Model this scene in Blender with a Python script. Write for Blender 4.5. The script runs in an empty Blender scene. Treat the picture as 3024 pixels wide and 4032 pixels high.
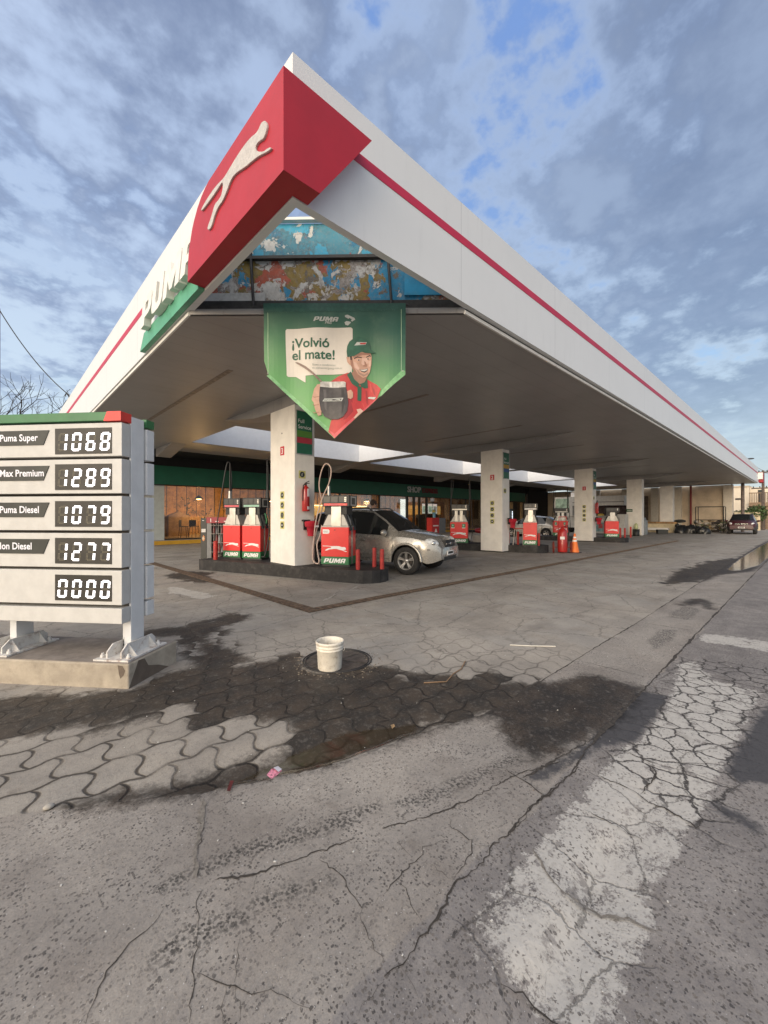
import bpy, bmesh, math, random
import numpy as np
from mathutils import Vector, Matrix
from mathutils.geometry import tessellate_polygon

RND = random.Random(11)
SC = bpy.context.scene
COL = SC.collection
rad = math.radians
AL = math.atan(1684 / 1612.0)
CA, SA = math.cos(AL), math.sin(AL)

# ------------------------------------------------------------------ camera
cam = bpy.data.cameras.new("camera")
cam.sensor_fit = 'HORIZONTAL'
cam.sensor_width = 24.0
cam.lens = 1612.0 / 3024.0 * 24.0
cam.shift_y = 14.0 / 3024.0
cam.clip_start = 0.05
cam.clip_end = 2000
cam_o = bpy.data.objects.new("camera", cam)
cam_o.location = (0, 0, 1.5)
cam_o.rotation_euler = (rad(90), 0, AL - rad(90))
COL.objects.link(cam_o)
SC.camera = cam_o

# ------------------------------------------------------------------ node helper
class NT:
    def __init__(self, nt):
        self.nt = nt
    def n(self, t, **kw):
        nd = self.nt.nodes.new(t)
        for k, v in kw.items():
            setattr(nd, k, v)
        return nd
    def put(self, sock, v):
        if v is None:
            return
        if isinstance(v, bpy.types.NodeSocket):
            self.nt.links.new(v, sock)
        elif isinstance(v, (tuple, list)):
            v = tuple(v)
            if len(sock.default_value) == 4 and len(v) == 3:
                v = v + (1,)
            sock.default_value = v
        else:
            try:
                sock.default_value = v
            except TypeError:
                sock.default_value = (v, v, v)
    def m(self, op, a, b=None, c=None, clamp=False):
        nd = self.n('ShaderNodeMath', operation=op, use_clamp=clamp)
        self.put(nd.inputs[0], a); self.put(nd.inputs[1], b)
        if c is not None:
            self.put(nd.inputs[2], c)
        return nd.outputs[0]
    def mix(self, f, a, b, bt='MIX'):
        nd = self.n('ShaderNodeMix', data_type='RGBA', blend_type=bt)
        self.put(nd.inputs[0], f); self.put(nd.inputs[6], a); self.put(nd.inputs[7], b)
        return nd.outputs[2]
    def noise(self, vec, scale, detail=4, rough=0.55, dist=0.0):
        nd = self.n('ShaderNodeTexNoise')
        if vec is not None:
            self.put(nd.inputs['Vector'], vec)
        nd.inputs['Scale'].default_value = scale
        nd.inputs['Detail'].default_value = detail
        nd.inputs['Roughness'].default_value = rough
        nd.inputs['Distortion'].default_value = dist
        return nd.outputs[0]
    def vor(self, vec, scale, feature='F1', dims='3D', rnd=1.0):
        nd = self.n('ShaderNodeTexVoronoi', feature=feature, voronoi_dimensions=dims)
        self.put(nd.inputs['Vector'], vec)
        nd.inputs['Scale'].default_value = scale
        nd.inputs['Randomness'].default_value = rnd
        return nd.outputs
    def ss(self, lo, hi, v):
        nd = self.n('ShaderNodeMapRange', interpolation_type='SMOOTHSTEP')
        self.put(nd.inputs[0], v); nd.inputs[1].default_value = lo; nd.inputs[2].default_value = hi
        return nd.outputs[0]
    def comb(self, x, y, z=0.0):
        nd = self.n('ShaderNodeCombineXYZ')
        self.put(nd.inputs[0], x); self.put(nd.inputs[1], y); self.put(nd.inputs[2], z)
        return nd.outputs[0]
    def vm(self, op, a, b):
        nd = self.n('ShaderNodeVectorMath', operation=op)
        self.put(nd.inputs[0], a); self.put(nd.inputs[1], b)
        return nd.outputs[1] if op == 'DOT_PRODUCT' else nd.outputs[0]

# ------------------------------------------------------------------ world: broken evening cloud
SUN_DIR = Vector((-0.95, -0.24, 0.135)).normalized()      # towards the sun
w = bpy.data.worlds.new("World")
SC.world = w
w.use_nodes = True
w.node_tree.nodes.clear()
N = NT(w.node_tree)
tc = N.n('ShaderNodeTexCoord').outputs['Generated']
sx = N.n('ShaderNodeSeparateXYZ'); N.put(sx.inputs[0], tc)
zc = N.m('MAXIMUM', sx.outputs[2], 0.0)
zz_ = N.m('ADD', zc, 0.22)
px = N.m('DIVIDE', sx.outputs[0], zz_)
py = N.m('DIVIDE', sx.outputs[1], zz_)
pp = N.comb(px, py, 0.3)
pw = pp
c1 = N.noise(pp, 1.5, 8, 0.60, 0.0)
c2 = N.noise(N.vm('ADD', pw, (5.2, 1.7, 3.1)), 3.3, 7, 0.58, 0.0)
c3 = N.noise(N.vm('ADD', pp, (9.2, 4.7, 1.1)), 0.55, 3, 0.5, 0.0)
c4 = N.noise(N.vm('ADD', pw, (2.2, 7.7, 4.1)), 9.0, 5, 0.55, 0.0)
dens = N.m('ADD', N.m('MULTIPLY', c1, 0.36), N.m('ADD', N.m('MULTIPLY', c2, 0.40), N.m('ADD', N.m('MULTIPLY', c4, 0.24), N.m('MULTIPLY', c3, 0.28))))
blue = N.mix(N.ss(0.0, 0.75, zc), (0.44, 0.62, 0.82), (0.19, 0.33, 0.70))
cloud = N.mix(N.ss(0.36, 0.64, N.m('ADD', N.m('MULTIPLY', c2, 0.6), N.m('MULTIPLY', c4, 0.4))), (0.175, 0.228, 0.385), (0.45, 0.55, 0.76))
bright = N.mix(N.ss(0.1, 0.7, zc), (0.66, 0.78, 0.90), (0.50, 0.62, 0.86))
sk = N.mix(N.ss(0.515, 0.650, dens), blue, cloud)
edge = N.m('MULTIPLY', N.ss(0.515, 0.57, dens), N.m('SUBTRACT', 1.0, N.ss(0.58, 0.635, dens)))
sk = N.mix(N.m('MULTIPLY', edge, 0.80), sk, bright)
lft = N.m('MULTIPLY', N.ss(-0.3, 0.8, N.vm('DOT_PRODUCT', tc, (-0.35, 0.90, 0.25))), 0.055)
hl = N.ss(0.53, 0.66, N.m('ADD', lft, N.m('ADD', N.m('MULTIPLY', c2, 0.55), N.m('MULTIPLY', c4, 0.45))))
sk = N.mix(N.m('MULTIPLY', hl, 0.85), sk, bright)
dkn = N.ss(0.0, 0.9, N.vm('DOT_PRODUCT', tc, (0.80, -0.25, 0.30)))
sk = N.mix(N.m('MULTIPLY', N.m('MULTIPLY', dkn, N.ss(0.50, 0.62, dens)), 0.62), sk, (0.145, 0.19, 0.31))
hz = N.m('SUBTRACT', 1.0, N.ss(0.0, 0.30, zc))
sk = N.mix(N.m('MULTIPLY', hz, 0.58), sk, (0.62, 0.74, 0.85))
# the afterglow round the low sun, behind the photographer
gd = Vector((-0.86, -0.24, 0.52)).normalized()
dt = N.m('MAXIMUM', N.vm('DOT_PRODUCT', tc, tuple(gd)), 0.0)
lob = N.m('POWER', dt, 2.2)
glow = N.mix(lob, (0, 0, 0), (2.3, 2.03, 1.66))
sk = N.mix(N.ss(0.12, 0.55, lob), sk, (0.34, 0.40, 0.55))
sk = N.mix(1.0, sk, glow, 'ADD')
nish = N.n('ShaderNodeTexSky', sky_type='NISHITA', sun_disc=False)
nish.sun_elevation = math.asin(SUN_DIR.z)
nish.sun_rotation = math.atan2(SUN_DIR.x, SUN_DIR.y)
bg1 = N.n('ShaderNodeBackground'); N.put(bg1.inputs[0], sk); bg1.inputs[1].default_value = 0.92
bg2 = N.n('ShaderNodeBackground'); N.put(bg2.inputs[0], nish.outputs[0]); bg2.inputs[1].default_value = 0.05
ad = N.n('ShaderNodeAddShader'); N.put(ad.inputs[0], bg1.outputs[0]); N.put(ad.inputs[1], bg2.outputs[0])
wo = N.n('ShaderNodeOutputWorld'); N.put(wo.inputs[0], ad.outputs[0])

sun = bpy.data.lights.new("sun", 'SUN')
sun.energy = 2.1
sun.angle = rad(30)
sun.color = (1.0, 0.83, 0.62)
sun_o = bpy.data.objects.new("sun", sun)
sun_o.rotation_euler = (-SUN_DIR).to_track_quat('-Z', 'Y').to_euler()
sun_o.location = (-20, -20, 20)
COL.objects.link(sun_o)

SC.view_settings.view_transform = 'Standard'
SC.view_settings.look = 'None'
SC.view_settings.gamma = 1.0
SC.view_settings.exposure = 0.0

# ------------------------------------------------------------------ materials
MATS = {}
def mat(name, col, rough=0.6, metal=0.0, var=0.10, scale=6.0, bump=0.0, bscale=60.0, spec=0.5,
        emit=0.0, dirt=0.0, dcol=(0.12, 0.10, 0.08), streak=False, coat=0.0, alpha=1.0):
    if name in MATS:
        return MATS[name]
    m = bpy.data.materials.new(name)
    m.use_nodes = True
    m.node_tree.nodes.clear()
    n = NT(m.node_tree)
    b = n.n('ShaderNodeBsdfPrincipled')
    o = n.n('ShaderNodeOutputMaterial')
    n.put(o.inputs[0], b.outputs[0])
    pos = n.n('ShaderNodeNewGeometry').outputs['Position']
    c = col
    if var > 0:
        f = n.noise(pos, scale, 5, 0.6)
        lo = tuple(x * (1 - var) for x in col); hi = tuple(min(1, x * (1 + var)) for x in col)
        c = n.mix(n.ss(0.3, 0.7, f), lo, hi)
    if dirt > 0:
        v = pos
        if streak:
            mp = n.n('ShaderNodeMapping'); n.put(mp.inputs[0], pos); mp.inputs[3].default_value = (1, 1, 0.16); v = mp.outputs[0]
        d = n.m('MULTIPLY', n.ss(0.48, 0.75, n.noise(v, scale * 1.3, 8, 0.68)), dirt)
        c = n.mix(d, c, dcol)
    n.put(b.inputs['Base Color'], c)
    b.inputs['Roughness'].default_value = rough
    b.inputs['Metallic'].default_value = metal
    b.inputs['Specular IOR Level'].default_value = spec
    b.inputs['Coat Weight'].default_value = coat
    b.inputs['Coat Roughness'].default_value = 0.06
    if var > 0 and rough > 0.1:
        n.put(b.inputs['Roughness'], n.m('ADD', rough - 0.06, n.m('MULTIPLY', n.noise(pos, scale * 2.7, 4, 0.6), 0.12)))
    if emit > 0:
        n.put(b.inputs['Emission Color'], col)
        b.inputs['Emission Strength'].default_value = emit
    if bump > 0:
        bp = n.n('ShaderNodeBump'); bp.inputs['Strength'].default_value = bump; bp.inputs['Distance'].default_value = 0.01
        n.put(bp.inputs['Height'], n.noise(pos, bscale, 4, 0.6)); n.put(b.inputs['Normal'], bp.outputs[0])
    MATS[name] = m
    return m

def glass_mat(name, tint=(1, 1, 1), refl=0.12):
    if name in MATS:
        return MATS[name]
    m = bpy.data.materials.new(name); m.use_nodes = True; m.node_tree.nodes.clear()
    n = NT(m.node_tree)
    t = n.n('ShaderNodeBsdfTransparent'); n.put(t.inputs[0], tint)
    g = n.n('ShaderNodeBsdfGlossy'); g.inputs['Roughness'].default_value = 0.02
    lw = n.n('ShaderNodeLayerWeight'); lw.inputs[0].default_value = 0.35
    f = n.m('ADD', refl, n.m('MULTIPLY', lw.outputs['Fresnel'], 0.32), clamp=True)
    mx = n.n('ShaderNodeMixShader'); n.put(mx.inputs[0], f); n.put(mx.inputs[1], t.outputs[0]); n.put(mx.inputs[2], g.outputs[0])
    o = n.n('ShaderNodeOutputMaterial'); n.put(o.inputs[0], mx.outputs[0])
    MATS[name] = m
    return m

# ------------------------------------------------------------------ mesh builder
class MB:
    def __init__(self):
        self.v = []; self.f = []; self.mi = []; self.mats = []; self.sm = []
    def _m(self, m):
        if m not in self.mats:
            self.mats.append(m)
        return self.mats.index(m)
    def add(self, vs, fs, m, smooth=False, M=None):
        k = len(self.v); i = self._m(m)
        for p in vs:
            p = Vector(p)
            self.v.append(tuple(M @ p if M else p))
        for f in fs:
            self.f.append(tuple(k + j for j in f)); self.mi.append(i); self.sm.append(smooth)
        return self
    def box(self, x0, y0, z0, x1, y1, z1, m, M=None):
        x0, x1 = min(x0, x1), max(x0, x1); y0, y1 = min(y0, y1), max(y0, y1); z0, z1 = min(z0, z1), max(z0, z1)
        vs = [(x0, y0, z0), (x1, y0, z0), (x1, y1, z0), (x0, y1, z0), (x0, y0, z1), (x1, y0, z1), (x1, y1, z1), (x0, y1, z1)]
        fs = [(0, 3, 2, 1), (4, 5, 6, 7), (0, 1, 5, 4), (1, 2, 6, 5), (2, 3, 7, 6), (3, 0, 4, 7)]
        return self.add(vs, fs, m, False, M)
    def prism(self, pts, vec, m, M=None, smooth=False):
        n = len(pts); vec = Vector(vec)
        pts = [Vector(p) for p in pts]
        nrm = Vector((0, 0, 0))
        for i in range(n):
            nrm += pts[i].cross(pts[(i + 1) % n])
        if nrm.dot(vec) > 0:
            pts = pts[::-1]
        vs = [tuple(p) for p in pts] + [tuple(p + vec) for p in pts]
        self.add(vs, [tuple(range(n)), tuple(range(2 * n - 1, n - 1, -1))], m, False, M)
        self.add(vs, [(i, n + i, n + (i + 1) % n, (i + 1) % n)[::-1] if False else ((i + 1) % n, i, n + i, n + (i + 1) % n) for i in range(n)], m, smooth, M)
        return self
    def poly(self, pts, m, M=None):
        return self.add(pts, [tuple(range(len(pts)))], m, False, M)
    def tube(self, pts, r, m, seg=8, M=None, cap=True):
        pts = [Vector(p) for p in pts]; n = len(pts)
        rs = r if isinstance(r, (list, tuple)) else [r] * n
        vs = []; fs = []; prev = None
        for i, p in enumerate(pts):
            d = (pts[min(i + 1, n - 1)] - pts[max(i - 1, 0)])
            if d.length < 1e-9: d = Vector((0, 0, 1))
            d.normalize()
            if prev is None:
                a = Vector((0, 0, 1)) if abs(d.z) < 0.9 else Vector((1, 0, 0))
                u = d.cross(a).normalized()
            else:
                u = (prev - d * prev.dot(d))
                if u.length < 1e-6:
                    u = d.cross(Vector((0, 0, 1)))
                u.normalize()
            prev = u; q = d.cross(u)
            for k in range(seg):
                t = 2 * math.pi * k / seg
                vs.append(tuple(p + (u * math.cos(t) + q * math.sin(t)) * rs[i]))
        for i in range(n - 1):
            for k in range(seg):
                a = i * seg + k; b = i * seg + (k + 1) % seg
                fs.append((a, b, b + seg, a + seg))
        self.add(vs, fs, m, True, M)
        if cap:
            self.add(vs, [tuple(range(seg))[::-1], tuple(range((n - 1) * seg, n * seg))], m, False, M)
        return self
    def lathe(self, prof, m, seg=24, M=None, cap=True, smooth=True):
        vs = []; fs = []; n = len(prof)
        for r, z in prof:
            for k in range(seg):
                t = 2 * math.pi * k / seg
                vs.append((r * math.cos(t), r * math.sin(t), z))
        for i in range(n - 1):
            for k in range(seg):
                a = i * seg + k; b = i * seg + (k + 1) % seg
                fs.append((a, b, b + seg, a + seg))
        self.add(vs, fs, m, smooth, M)
        if cap:
            self.add(vs, [tuple(range(seg))[::-1], tuple(range((n - 1) * seg, n * seg))], m, False, M)
        return self
    def ball(self, c, s, m, seg=12, rings=8, M=None):
        vs = []; fs = []
        for i in range(rings + 1):
            ph = math.pi * i / rings
            for k in range(seg):
                t = 2 * math.pi * k / seg
                vs.append((c[0] + s[0] * math.sin(ph) * math.cos(t), c[1] + s[1] * math.sin(ph) * math.sin(t), c[2] + s[2] * math.cos(ph)))
        for i in range(rings):
            for k in range(seg):
                a = i * seg + k; b = i * seg + (k + 1) % seg
                fs.append((a, a + seg, b + seg, b))
        return self.add(vs, fs, m, True, M)
    def mesh(self, name):
        me = bpy.data.meshes.new(name)
        me.from_pydata(self.v, [], self.f)
        for m in self.mats:
            me.materials.append(m)
        me.polygons.foreach_set('material_index', self.mi)
        me.polygons.foreach_set('use_smooth', self.sm)
        me.update()
        return me

def T(x=0, y=0, z=0, rz=0, rx=0, ry=0, s=1):
    return Matrix.Translation((x, y, z)) @ Matrix.Rotation(rz, 4, 'Z') @ Matrix.Rotation(ry, 4, 'Y') @ Matrix.Rotation(rx, 4, 'X') @ Matrix.Scale(s, 4)
def frame(o, ux, uy):
    """matrix taking (x, y, z) to o + x*ux + y*uy + z*(ux x uy)"""
    ux = Vector(ux).normalized(); uy = Vector(uy).normalized(); uz = ux.cross(uy)
    return Matrix(((ux.x, uy.x, uz.x, o[0]), (ux.y, uy.y, uz.y, o[1]), (ux.z, uy.z, uz.z, o[2]), (0, 0, 0, 1)))

def tag(o, label=None, cat=None, group=None, kind=None):
    if label: o['label'] = label
    if cat: o['category'] = cat
    if group: o['group'] = group
    if kind: o['kind'] = kind
    return o
def bevel(o, wd, seg=2, ang=35):
    b = o.modifiers.new('bevel', 'BEVEL'); b.width = wd; b.segments = seg; b.limit_method = 'ANGLE'; b.angle_limit = rad(ang)
    b.harden_normals = False
    return o
def part(mb, name, parent, bev=0.0, label=None, world=True):
    o = bpy.data.objects.new(name, mb.mesh(name)); COL.objects.link(o)
    o.parent = parent
    if world:
        b = parent.get('_base', None)
        mm = parent.matrix_basis.copy()
        q = parent
        while q.parent:
            mm = q.parent.matrix_basis @ q.matrix_parent_inverse @ mm; q = q.parent
        o.matrix_parent_inverse = mm.inverted()
    if bev: bevel(o, bev)
    if label: o['label'] = label
    return o
def lpart(mb, name, parent, bev=0.0, label=None):
    return part(mb, name, parent, bev, label, world=False)
def thing(name, label, cat, loc=(0, 0, 0), rz=0.0, group=None):
    o = bpy.data.objects.new(name, None); COL.objects.link(o)
    o.location = loc; o.rotation_euler = (0, 0, rz); o.empty_display_size = 0.1
    return tag(o, label, cat, group)
def solo(mb, name, label, cat, group=None, bev=0.0, kind=None):
    o = bpy.data.objects.new(name, mb.mesh(name)); COL.objects.link(o)
    if bev: bevel(o, bev)
    return tag(o, label, cat, group, kind)
def struct(mb, name, bev=0.0):
    o = bpy.data.objects.new(name, mb.mesh(name)); COL.objects.link(o)
    if bev: bevel(o, bev)
    o['kind'] = 'structure'
    return o
def copy_tree(o, parent=None):
    c = o.copy(); COL.objects.link(c)
    if parent: c.parent = parent
    for ch in list(o.children):
        copy_tree(ch, c)
    return c
def dup(root, loc, rz=None, label=None):
    c = copy_tree(root); c.location = loc
    if rz is not None: c.rotation_euler = (0, 0, rz)
    if label: c['label'] = label
    return c

# flat lettering / outlines with holes, as (verts, faces)
def _curve_mesh(cu):
    ob = bpy.data.objects.new('tmp', cu); COL.objects.link(ob)
    dg = bpy.context.evaluated_depsgraph_get()
    me = bpy.data.meshes.new_from_object(ob.evaluated_get(dg))
    vs = [tuple(v.co) for v in me.vertices]; fs = [tuple(p.vertices) for p in me.polygons]
    bpy.data.objects.remove(ob); bpy.data.curves.remove(cu); bpy.data.meshes.remove(me)
    return vs, fs
_tc = {}
def text_geo(s, size=1.0, ext=0.0, bold=0.0, align='LEFT', shear=0.0, space=1.0):
    k = (s, size, ext, bold, align, shear, space)
    if k not in _tc:
        cu = bpy.data.curves.new('tmp', 'FONT')
        cu.body = s; cu.size = size; cu.extrude = ext; cu.offset = bold; cu.align_x = align; cu.shear = shear
        cu.resolution_u = 3; cu.space_character = space
        _tc[k] = _curve_mesh(cu)
    return _tc[k]
def outline_geo(loops, ext=0.0, bev=0.0, off=0.0):
    cu = bpy.data.curves.new('tmp', 'CURVE'); cu.dimensions = '2D'; cu.fill_mode = 'BOTH'; cu.extrude = ext
    cu.bevel_depth = bev; cu.offset = off; cu.bevel_resolution = 2
    for lp in loops:
        sp = cu.splines.new('POLY'); sp.points.add(len(lp) - 1); sp.use_cyclic_u = True
        for p, q in zip(sp.points, lp):
            p.co = (q[0], q[1], 0, 1)
    return _curve_mesh(cu)

GL = {
 'P': (0.85, [[(0,0),(0,.9),(.1,1),(.62,1),(.78,.95),(.85,.8),(.85,.5),(.78,.35),(.6,.28),(.3,.28),(.3,0)], [(.3,.5),(.3,.78),(.52,.78),(.56,.74),(.56,.54),(.52,.5)]]),
 'U': (0.86, [[(0,1),(.3,1),(.3,.34),(.34,.25),(.52,.25),(.56,.34),(.56,1),(.86,1),(.86,.22),(.78,.06),(.6,0),(.26,0),(.08,.06),(0,.22)]]),
 'M': (1.12, [[(0,0),(0,.85),(.08,1),(.36,1),(.56,.55),(.76,1),(1.04,1),(1.12,.85),(1.12,0),(.84,0),(.84,.5),(.64,.1),(.48,.1),(.28,.5),(.28,0)]]),
 'A': (0.86, [[(0,0),(0,.78),(.08,.94),(.26,1),(.62,1),(.8,.94),(.86,.78),(.86,0),(.56,0),(.56,.28),(.3,.28),(.3,0)], [(.3,.5),(.3,.7),(.34,.76),(.52,.76),(.56,.7),(.56,.5)]]),
}
def puma_word(shear=0.28, ext=0.0, gap=0.1, sx=1.0):
    vs = []; fs = []; x = 0
    for ch in 'PUMA':
        wd, loops = GL[ch]
        loops = [[(sx * (x + a) + shear * b, b) for a, b in lp] for lp in loops]
        v, f = outline_geo(loops, ext)
        k = len(vs); vs += v; fs += [tuple(k + i for i in q) for q in f]
        x += wd + gap
    return vs, fs, sx * (x - gap) + shear
CAT = [(325,1612),(345,1605),(420,1606),(480,1615),(520,1612),(580,1608),(630,1612),(680,1632),(700,1628),(725,1630),(745,1650),(750,1680),(735,1695),(712,1700),(690,1688),(720,1715),(765,1732),(762,1745),(735,1740),(680,1712),(640,1700),(580,1678),(540,1680),(500,1690),(455,1692),(425,1712),(400,1725),(372,1722),(385,1705),(412,1680),(440,1662),(470,1662),(490,1640),(470,1625),(420,1618),(345,1622)]
CAT = [((x - 325) / 440.0, (1745 - y) / 440.0) for x, y in CAT]
G_WORD = puma_word()
G_CAT = outline_geo([CAT])
# ================================================================== GROUND
def sdf_poly(px, py, poly):
    """signed distance to a polygon, positive inside"""
    P = np.array(poly, float); Q = np.roll(P, -1, axis=0)
    d = np.full(px.shape, 1e9); ins = np.zeros(px.shape, bool)
    for (ax, ay), (bx, by) in zip(P, Q):
        ex, ey = bx - ax, by - ay
        t = np.clip(((px - ax) * ex + (py - ay) * ey) / (ex * ex + ey * ey + 1e-12), 0, 1)
        d = np.minimum(d, np.hypot(px - ax - t * ex, py - ay - t * ey))
        c = (ay > py) != (by > py)
        with np.errstate(divide='ignore', invalid='ignore'):
            xi = ax + (py - ay) * ex / (by - ay if by != ay else 1e-12)
        ins ^= c & (px < xi)
    return np.where(ins, d, -d)
BORDER = [(0.03,2.81),(0.16,2.73),(0.28,2.64),(0.56,2.45),(0.83,2.29),(1.07,2.18),(1.44,2.03),(1.83,1.91),(2.27,1.83),(2.66,1.72),(3.1,1.70),(3.48,1.72),(4.54,1.68),(6.56,1.68),(8.55,1.7),(12.8,1.74),(33.5,1.85)]
PAINT = [
 [(5.04,.94),(5.25,.84),(4.79,.61),(4.78,.34),(4.71,.28),(4.25,.32),(3.71,.33),(3.22,.36),(2.97,.37),(2.66,.38),(2.33,.40),(2.04,.44),(1.90,.45),(1.77,.40),(1.67,.41),(1.53,.42),(1.44,.40),(1.34,.39),(1.25,.48),(1.22,.56),(1.20,.63),(1.21,.67),(1.19,.73),(1.19,.81),(1.23,.87),(1.37,.87),(1.5,.88),(1.75,.89),(1.93,.86),(2.23,.86),(2.4,.86),(2.87,.86),(3.17,.80),(3.59,.80),(4.27,.83)],
 [(6.55,.98),(6.70,.57),(6.65,.36),(6.4,-.2),(6.0,-.2),(6.19,.33),(6.18,.56),(6.11,.93)],
 [(2.30,8.60),(2.67,9.32),(3.09,8.97),(2.86,8.78),(3.1,7.69),(2.66,7.54),(2.62,8.5)],
 [(1.4,-0.35),(5.0,-0.35),(5.0,-0.85),(1.4,-0.85)]]
DARK = [
 [(4.5,.24),(4.07,.29),(3.6,.32),(3.23,.35),(3.1,.35),(3.04,.28),(3.22,.10),(4.4,.05)],
 [(2.69,.37),(2.76,.35),(2.69,.16),(2.6,.17)],
 [(4.0,1.02),(4.08,.82),(3.54,.80),(3.09,.81),(2.83,.96),(2.61,.98),(2.26,1.04),(2.19,1.14),(2.85,1.03),(3.37,1.01)]]
WET = [
 [(-.6,5.2),(.05,4.68),(.33,4.5),(.6,4.1),(.84,4.05),(1.13,4.12),(1.54,4.12),(1.84,4.0),(2.42,3.79),(2.28,3.41),(2.75,2.88),(2.79,2.6),(3.15,2.26),(3.5,1.92),(3.6,1.61),(4.09,1.43),(4.09,1.14),(4.08,1.01),(3.33,1.0),(2.92,1.05),(2.62,1.11),(2.39,1.19),(2.48,1.35),(2.69,1.62),(2.59,1.71),(2.27,1.83),(1.85,1.93),(1.44,2.03),(1.21,2.17),(.98,2.27),(.83,2.29),(.56,2.45),(.32,2.61),(.55,2.61),(.82,2.44),(1.08,2.44),(1.3,2.44),(1.49,2.51),(1.5,2.75),(1.26,2.93),(1.06,2.95),(1.13,3.25),(1.01,3.47),(.8,3.52),(.54,3.53),(.29,3.56),(.04,3.76),(-.6,4.2)],
 [(1.38,6.07),(1.9,5.89),(2.6,6.03),(2.86,5.88),(2.6,5.64),(2.21,5.43),(2.0,5.06),(1.91,4.43),(1.96,3.98),(1.54,4.12),(1.61,4.77),(1.63,5.16),(1.79,5.39),(1.51,5.53),(1.32,5.78)],
 [(11.65,2.41),(13.26,2.47),(14.33,2.4),(16.79,2.38),(18.04,2.1),(18.93,1.8),(26.1,1.83),(44,1.66),(44,1.04),(20.2,1.05),(15.7,1.07),(14.06,1.13),(13.85,1.61),(12.43,1.66),(11.45,1.7),(10.98,1.94),(10.38,2.13),(10.44,2.26)],
 [(8.34,1.54),(9.18,1.49),(9.36,1.32),(8.34,1.08),(8.28,1.14),(8.7,1.31),(8.29,1.47)],
 [(3.2,9.9),(3.5,9.4),(3.9,10.3),(4.3,11.2),(4.0,11.6),(3.0,11.4)]]
PUD = [[(1.88,1.96),(2.10,1.89),(2.25,2.0),(1.79,2.25),(1.37,2.3),(1.07,2.32),(.84,2.33),(1.14,2.15),(1.46,2.03)],
       [(13.9,1.6),(15.7,1.08),(20.2,1.06),(44,1.05),(44,1.62),(26,1.75),(18.9,1.74),(15.5,1.66)]]
TRACK = [[(.44,1.84),(.56,1.86),(.79,1.82),(1.08,1.72),(1.31,1.65),(1.51,1.58),(1.44,1.5),(1.25,1.53),(.97,1.63),(.74,1.72),(.58,1.76),(.48,1.76)],
         [(.35,1.55),(.48,1.61),(.67,1.54),(.88,1.48),(1.05,1.39),(1.02,1.32),(.83,1.39),(.62,1.44),(.49,1.46),(.37,1.47)],
         [(5.63,1.36),(6.36,1.39),(6.55,1.21),(5.93,1.14),(5.29,1.2)],
         [(7.2,1.5),(8.3,1.5),(8.3,1.2),(7.2,1.2)],
         [(1.5,1.52),(1.9,1.42),(2.4,1.3),(2.35,1.22),(1.8,1.33),(1.45,1.43)]]
WORN = [(2.35,.25),(2.75,.95),(5.4,1.0),(5.6,.2)]            # where the painted bar has broken up into blocks

def axis(lo, a, b, hi, step, grow=1.25):
    xs = list(np.arange(a, b + 1e-6, step)); s = step; x = b
    while x < hi:
        s *= grow; x += s; xs.append(x)
    s = step; x = a; left = []
    while x > lo:
        s *= grow; x -= s; left.append(x)
    return np.array(left[::-1] + xs)
gx = axis(-300, -0.6, 7.2, 700, 0.035)
gy = axis(-400, -0.6, 6.2, 400, 0.035)
X, Y = np.meshgrid(gx, gy); X = X.ravel(); Y = Y.ravel()
nx, ny = len(gx), len(gy)
con_poly = [(-9, 6.5)] + [(-2.5, 4.3)] + BORDER + [(600, 4.0), (600, 0.7), (-9, 0.7)]
wob = 0.018 * (np.sin(X * 9.1) + np.sin(X * 23.7 + 1) * .6 + np.sin(X * 4.3 + 2) * 1.2)
wob[(X > 7.5)] *= 0.4
sd_con = sdf_poly(X, Y + wob * .5, con_poly)
sd_road = (0.995 + wob * 0.7) - Y
def multi(polys):
    d = np.full(X.shape, -9.0)
    for p in polys:
        d = np.maximum(d, sdf_poly(X, Y, p))
    return np.clip(d, -1, 1)
attrs = dict(con=np.clip(sd_con, -1, 1), road=np.clip(sd_road, -1, 1), paint=multi(PAINT), dark=multi(DARK),
             wet=multi(WET), pud=multi(PUD), track=multi(TRACK), worn=multi([WORN]))
inpav = np.clip(-sd_con, 0, 9)
ramp = np.clip((X - 0.25) / 0.7, 0, 1) * np.clip((3.0 - X) / 1.2, 0, 1)
Zg = -0.05 * np.clip(inpav / 0.09, 0, 1) * np.clip(1 - (inpav - 0.09) / 0.34, 0, 1) * ramp
Zg += np.where((sd_road > 0.0), -0.005 * np.clip(sd_road / 0.08, 0, 1), 0)
Zg += 0.004 * np.sin(X * 2.1) * np.sin(Y * 1.7 + 1)
Zg[(np.abs(X) > 60) | (np.abs(Y) > 60)] -= 0.02

gm = bpy.data.materials.new("ground_surface"); gm.use_nodes = True; gm.node_tree.nodes.clear()
n = NT(gm.node_tree)
pos = n.n('ShaderNodeNewGeometry').outputs['Position']
s_ = n.n('ShaderNodeSeparateXYZ'); n.put(s_.inputs[0], pos)
gX, gY = s_.outputs[0], s_.outputs[1]
p2 = n.comb(gX, gY, 0)
def at(nm):
    return n.n('ShaderNodeAttribute', attribute_name=nm).outputs['Fac']
nb = n.noise(p2, 0.55, 5, 0.6); nm_ = n.noise(p2, 4.5, 6, 0.62); nf = n.noise(p2, 38, 5, 0.65); nv = n.noise(p2, 260, 3, 0.6); n14 = n.noise(p2, 13, 7, 0.7)
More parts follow.
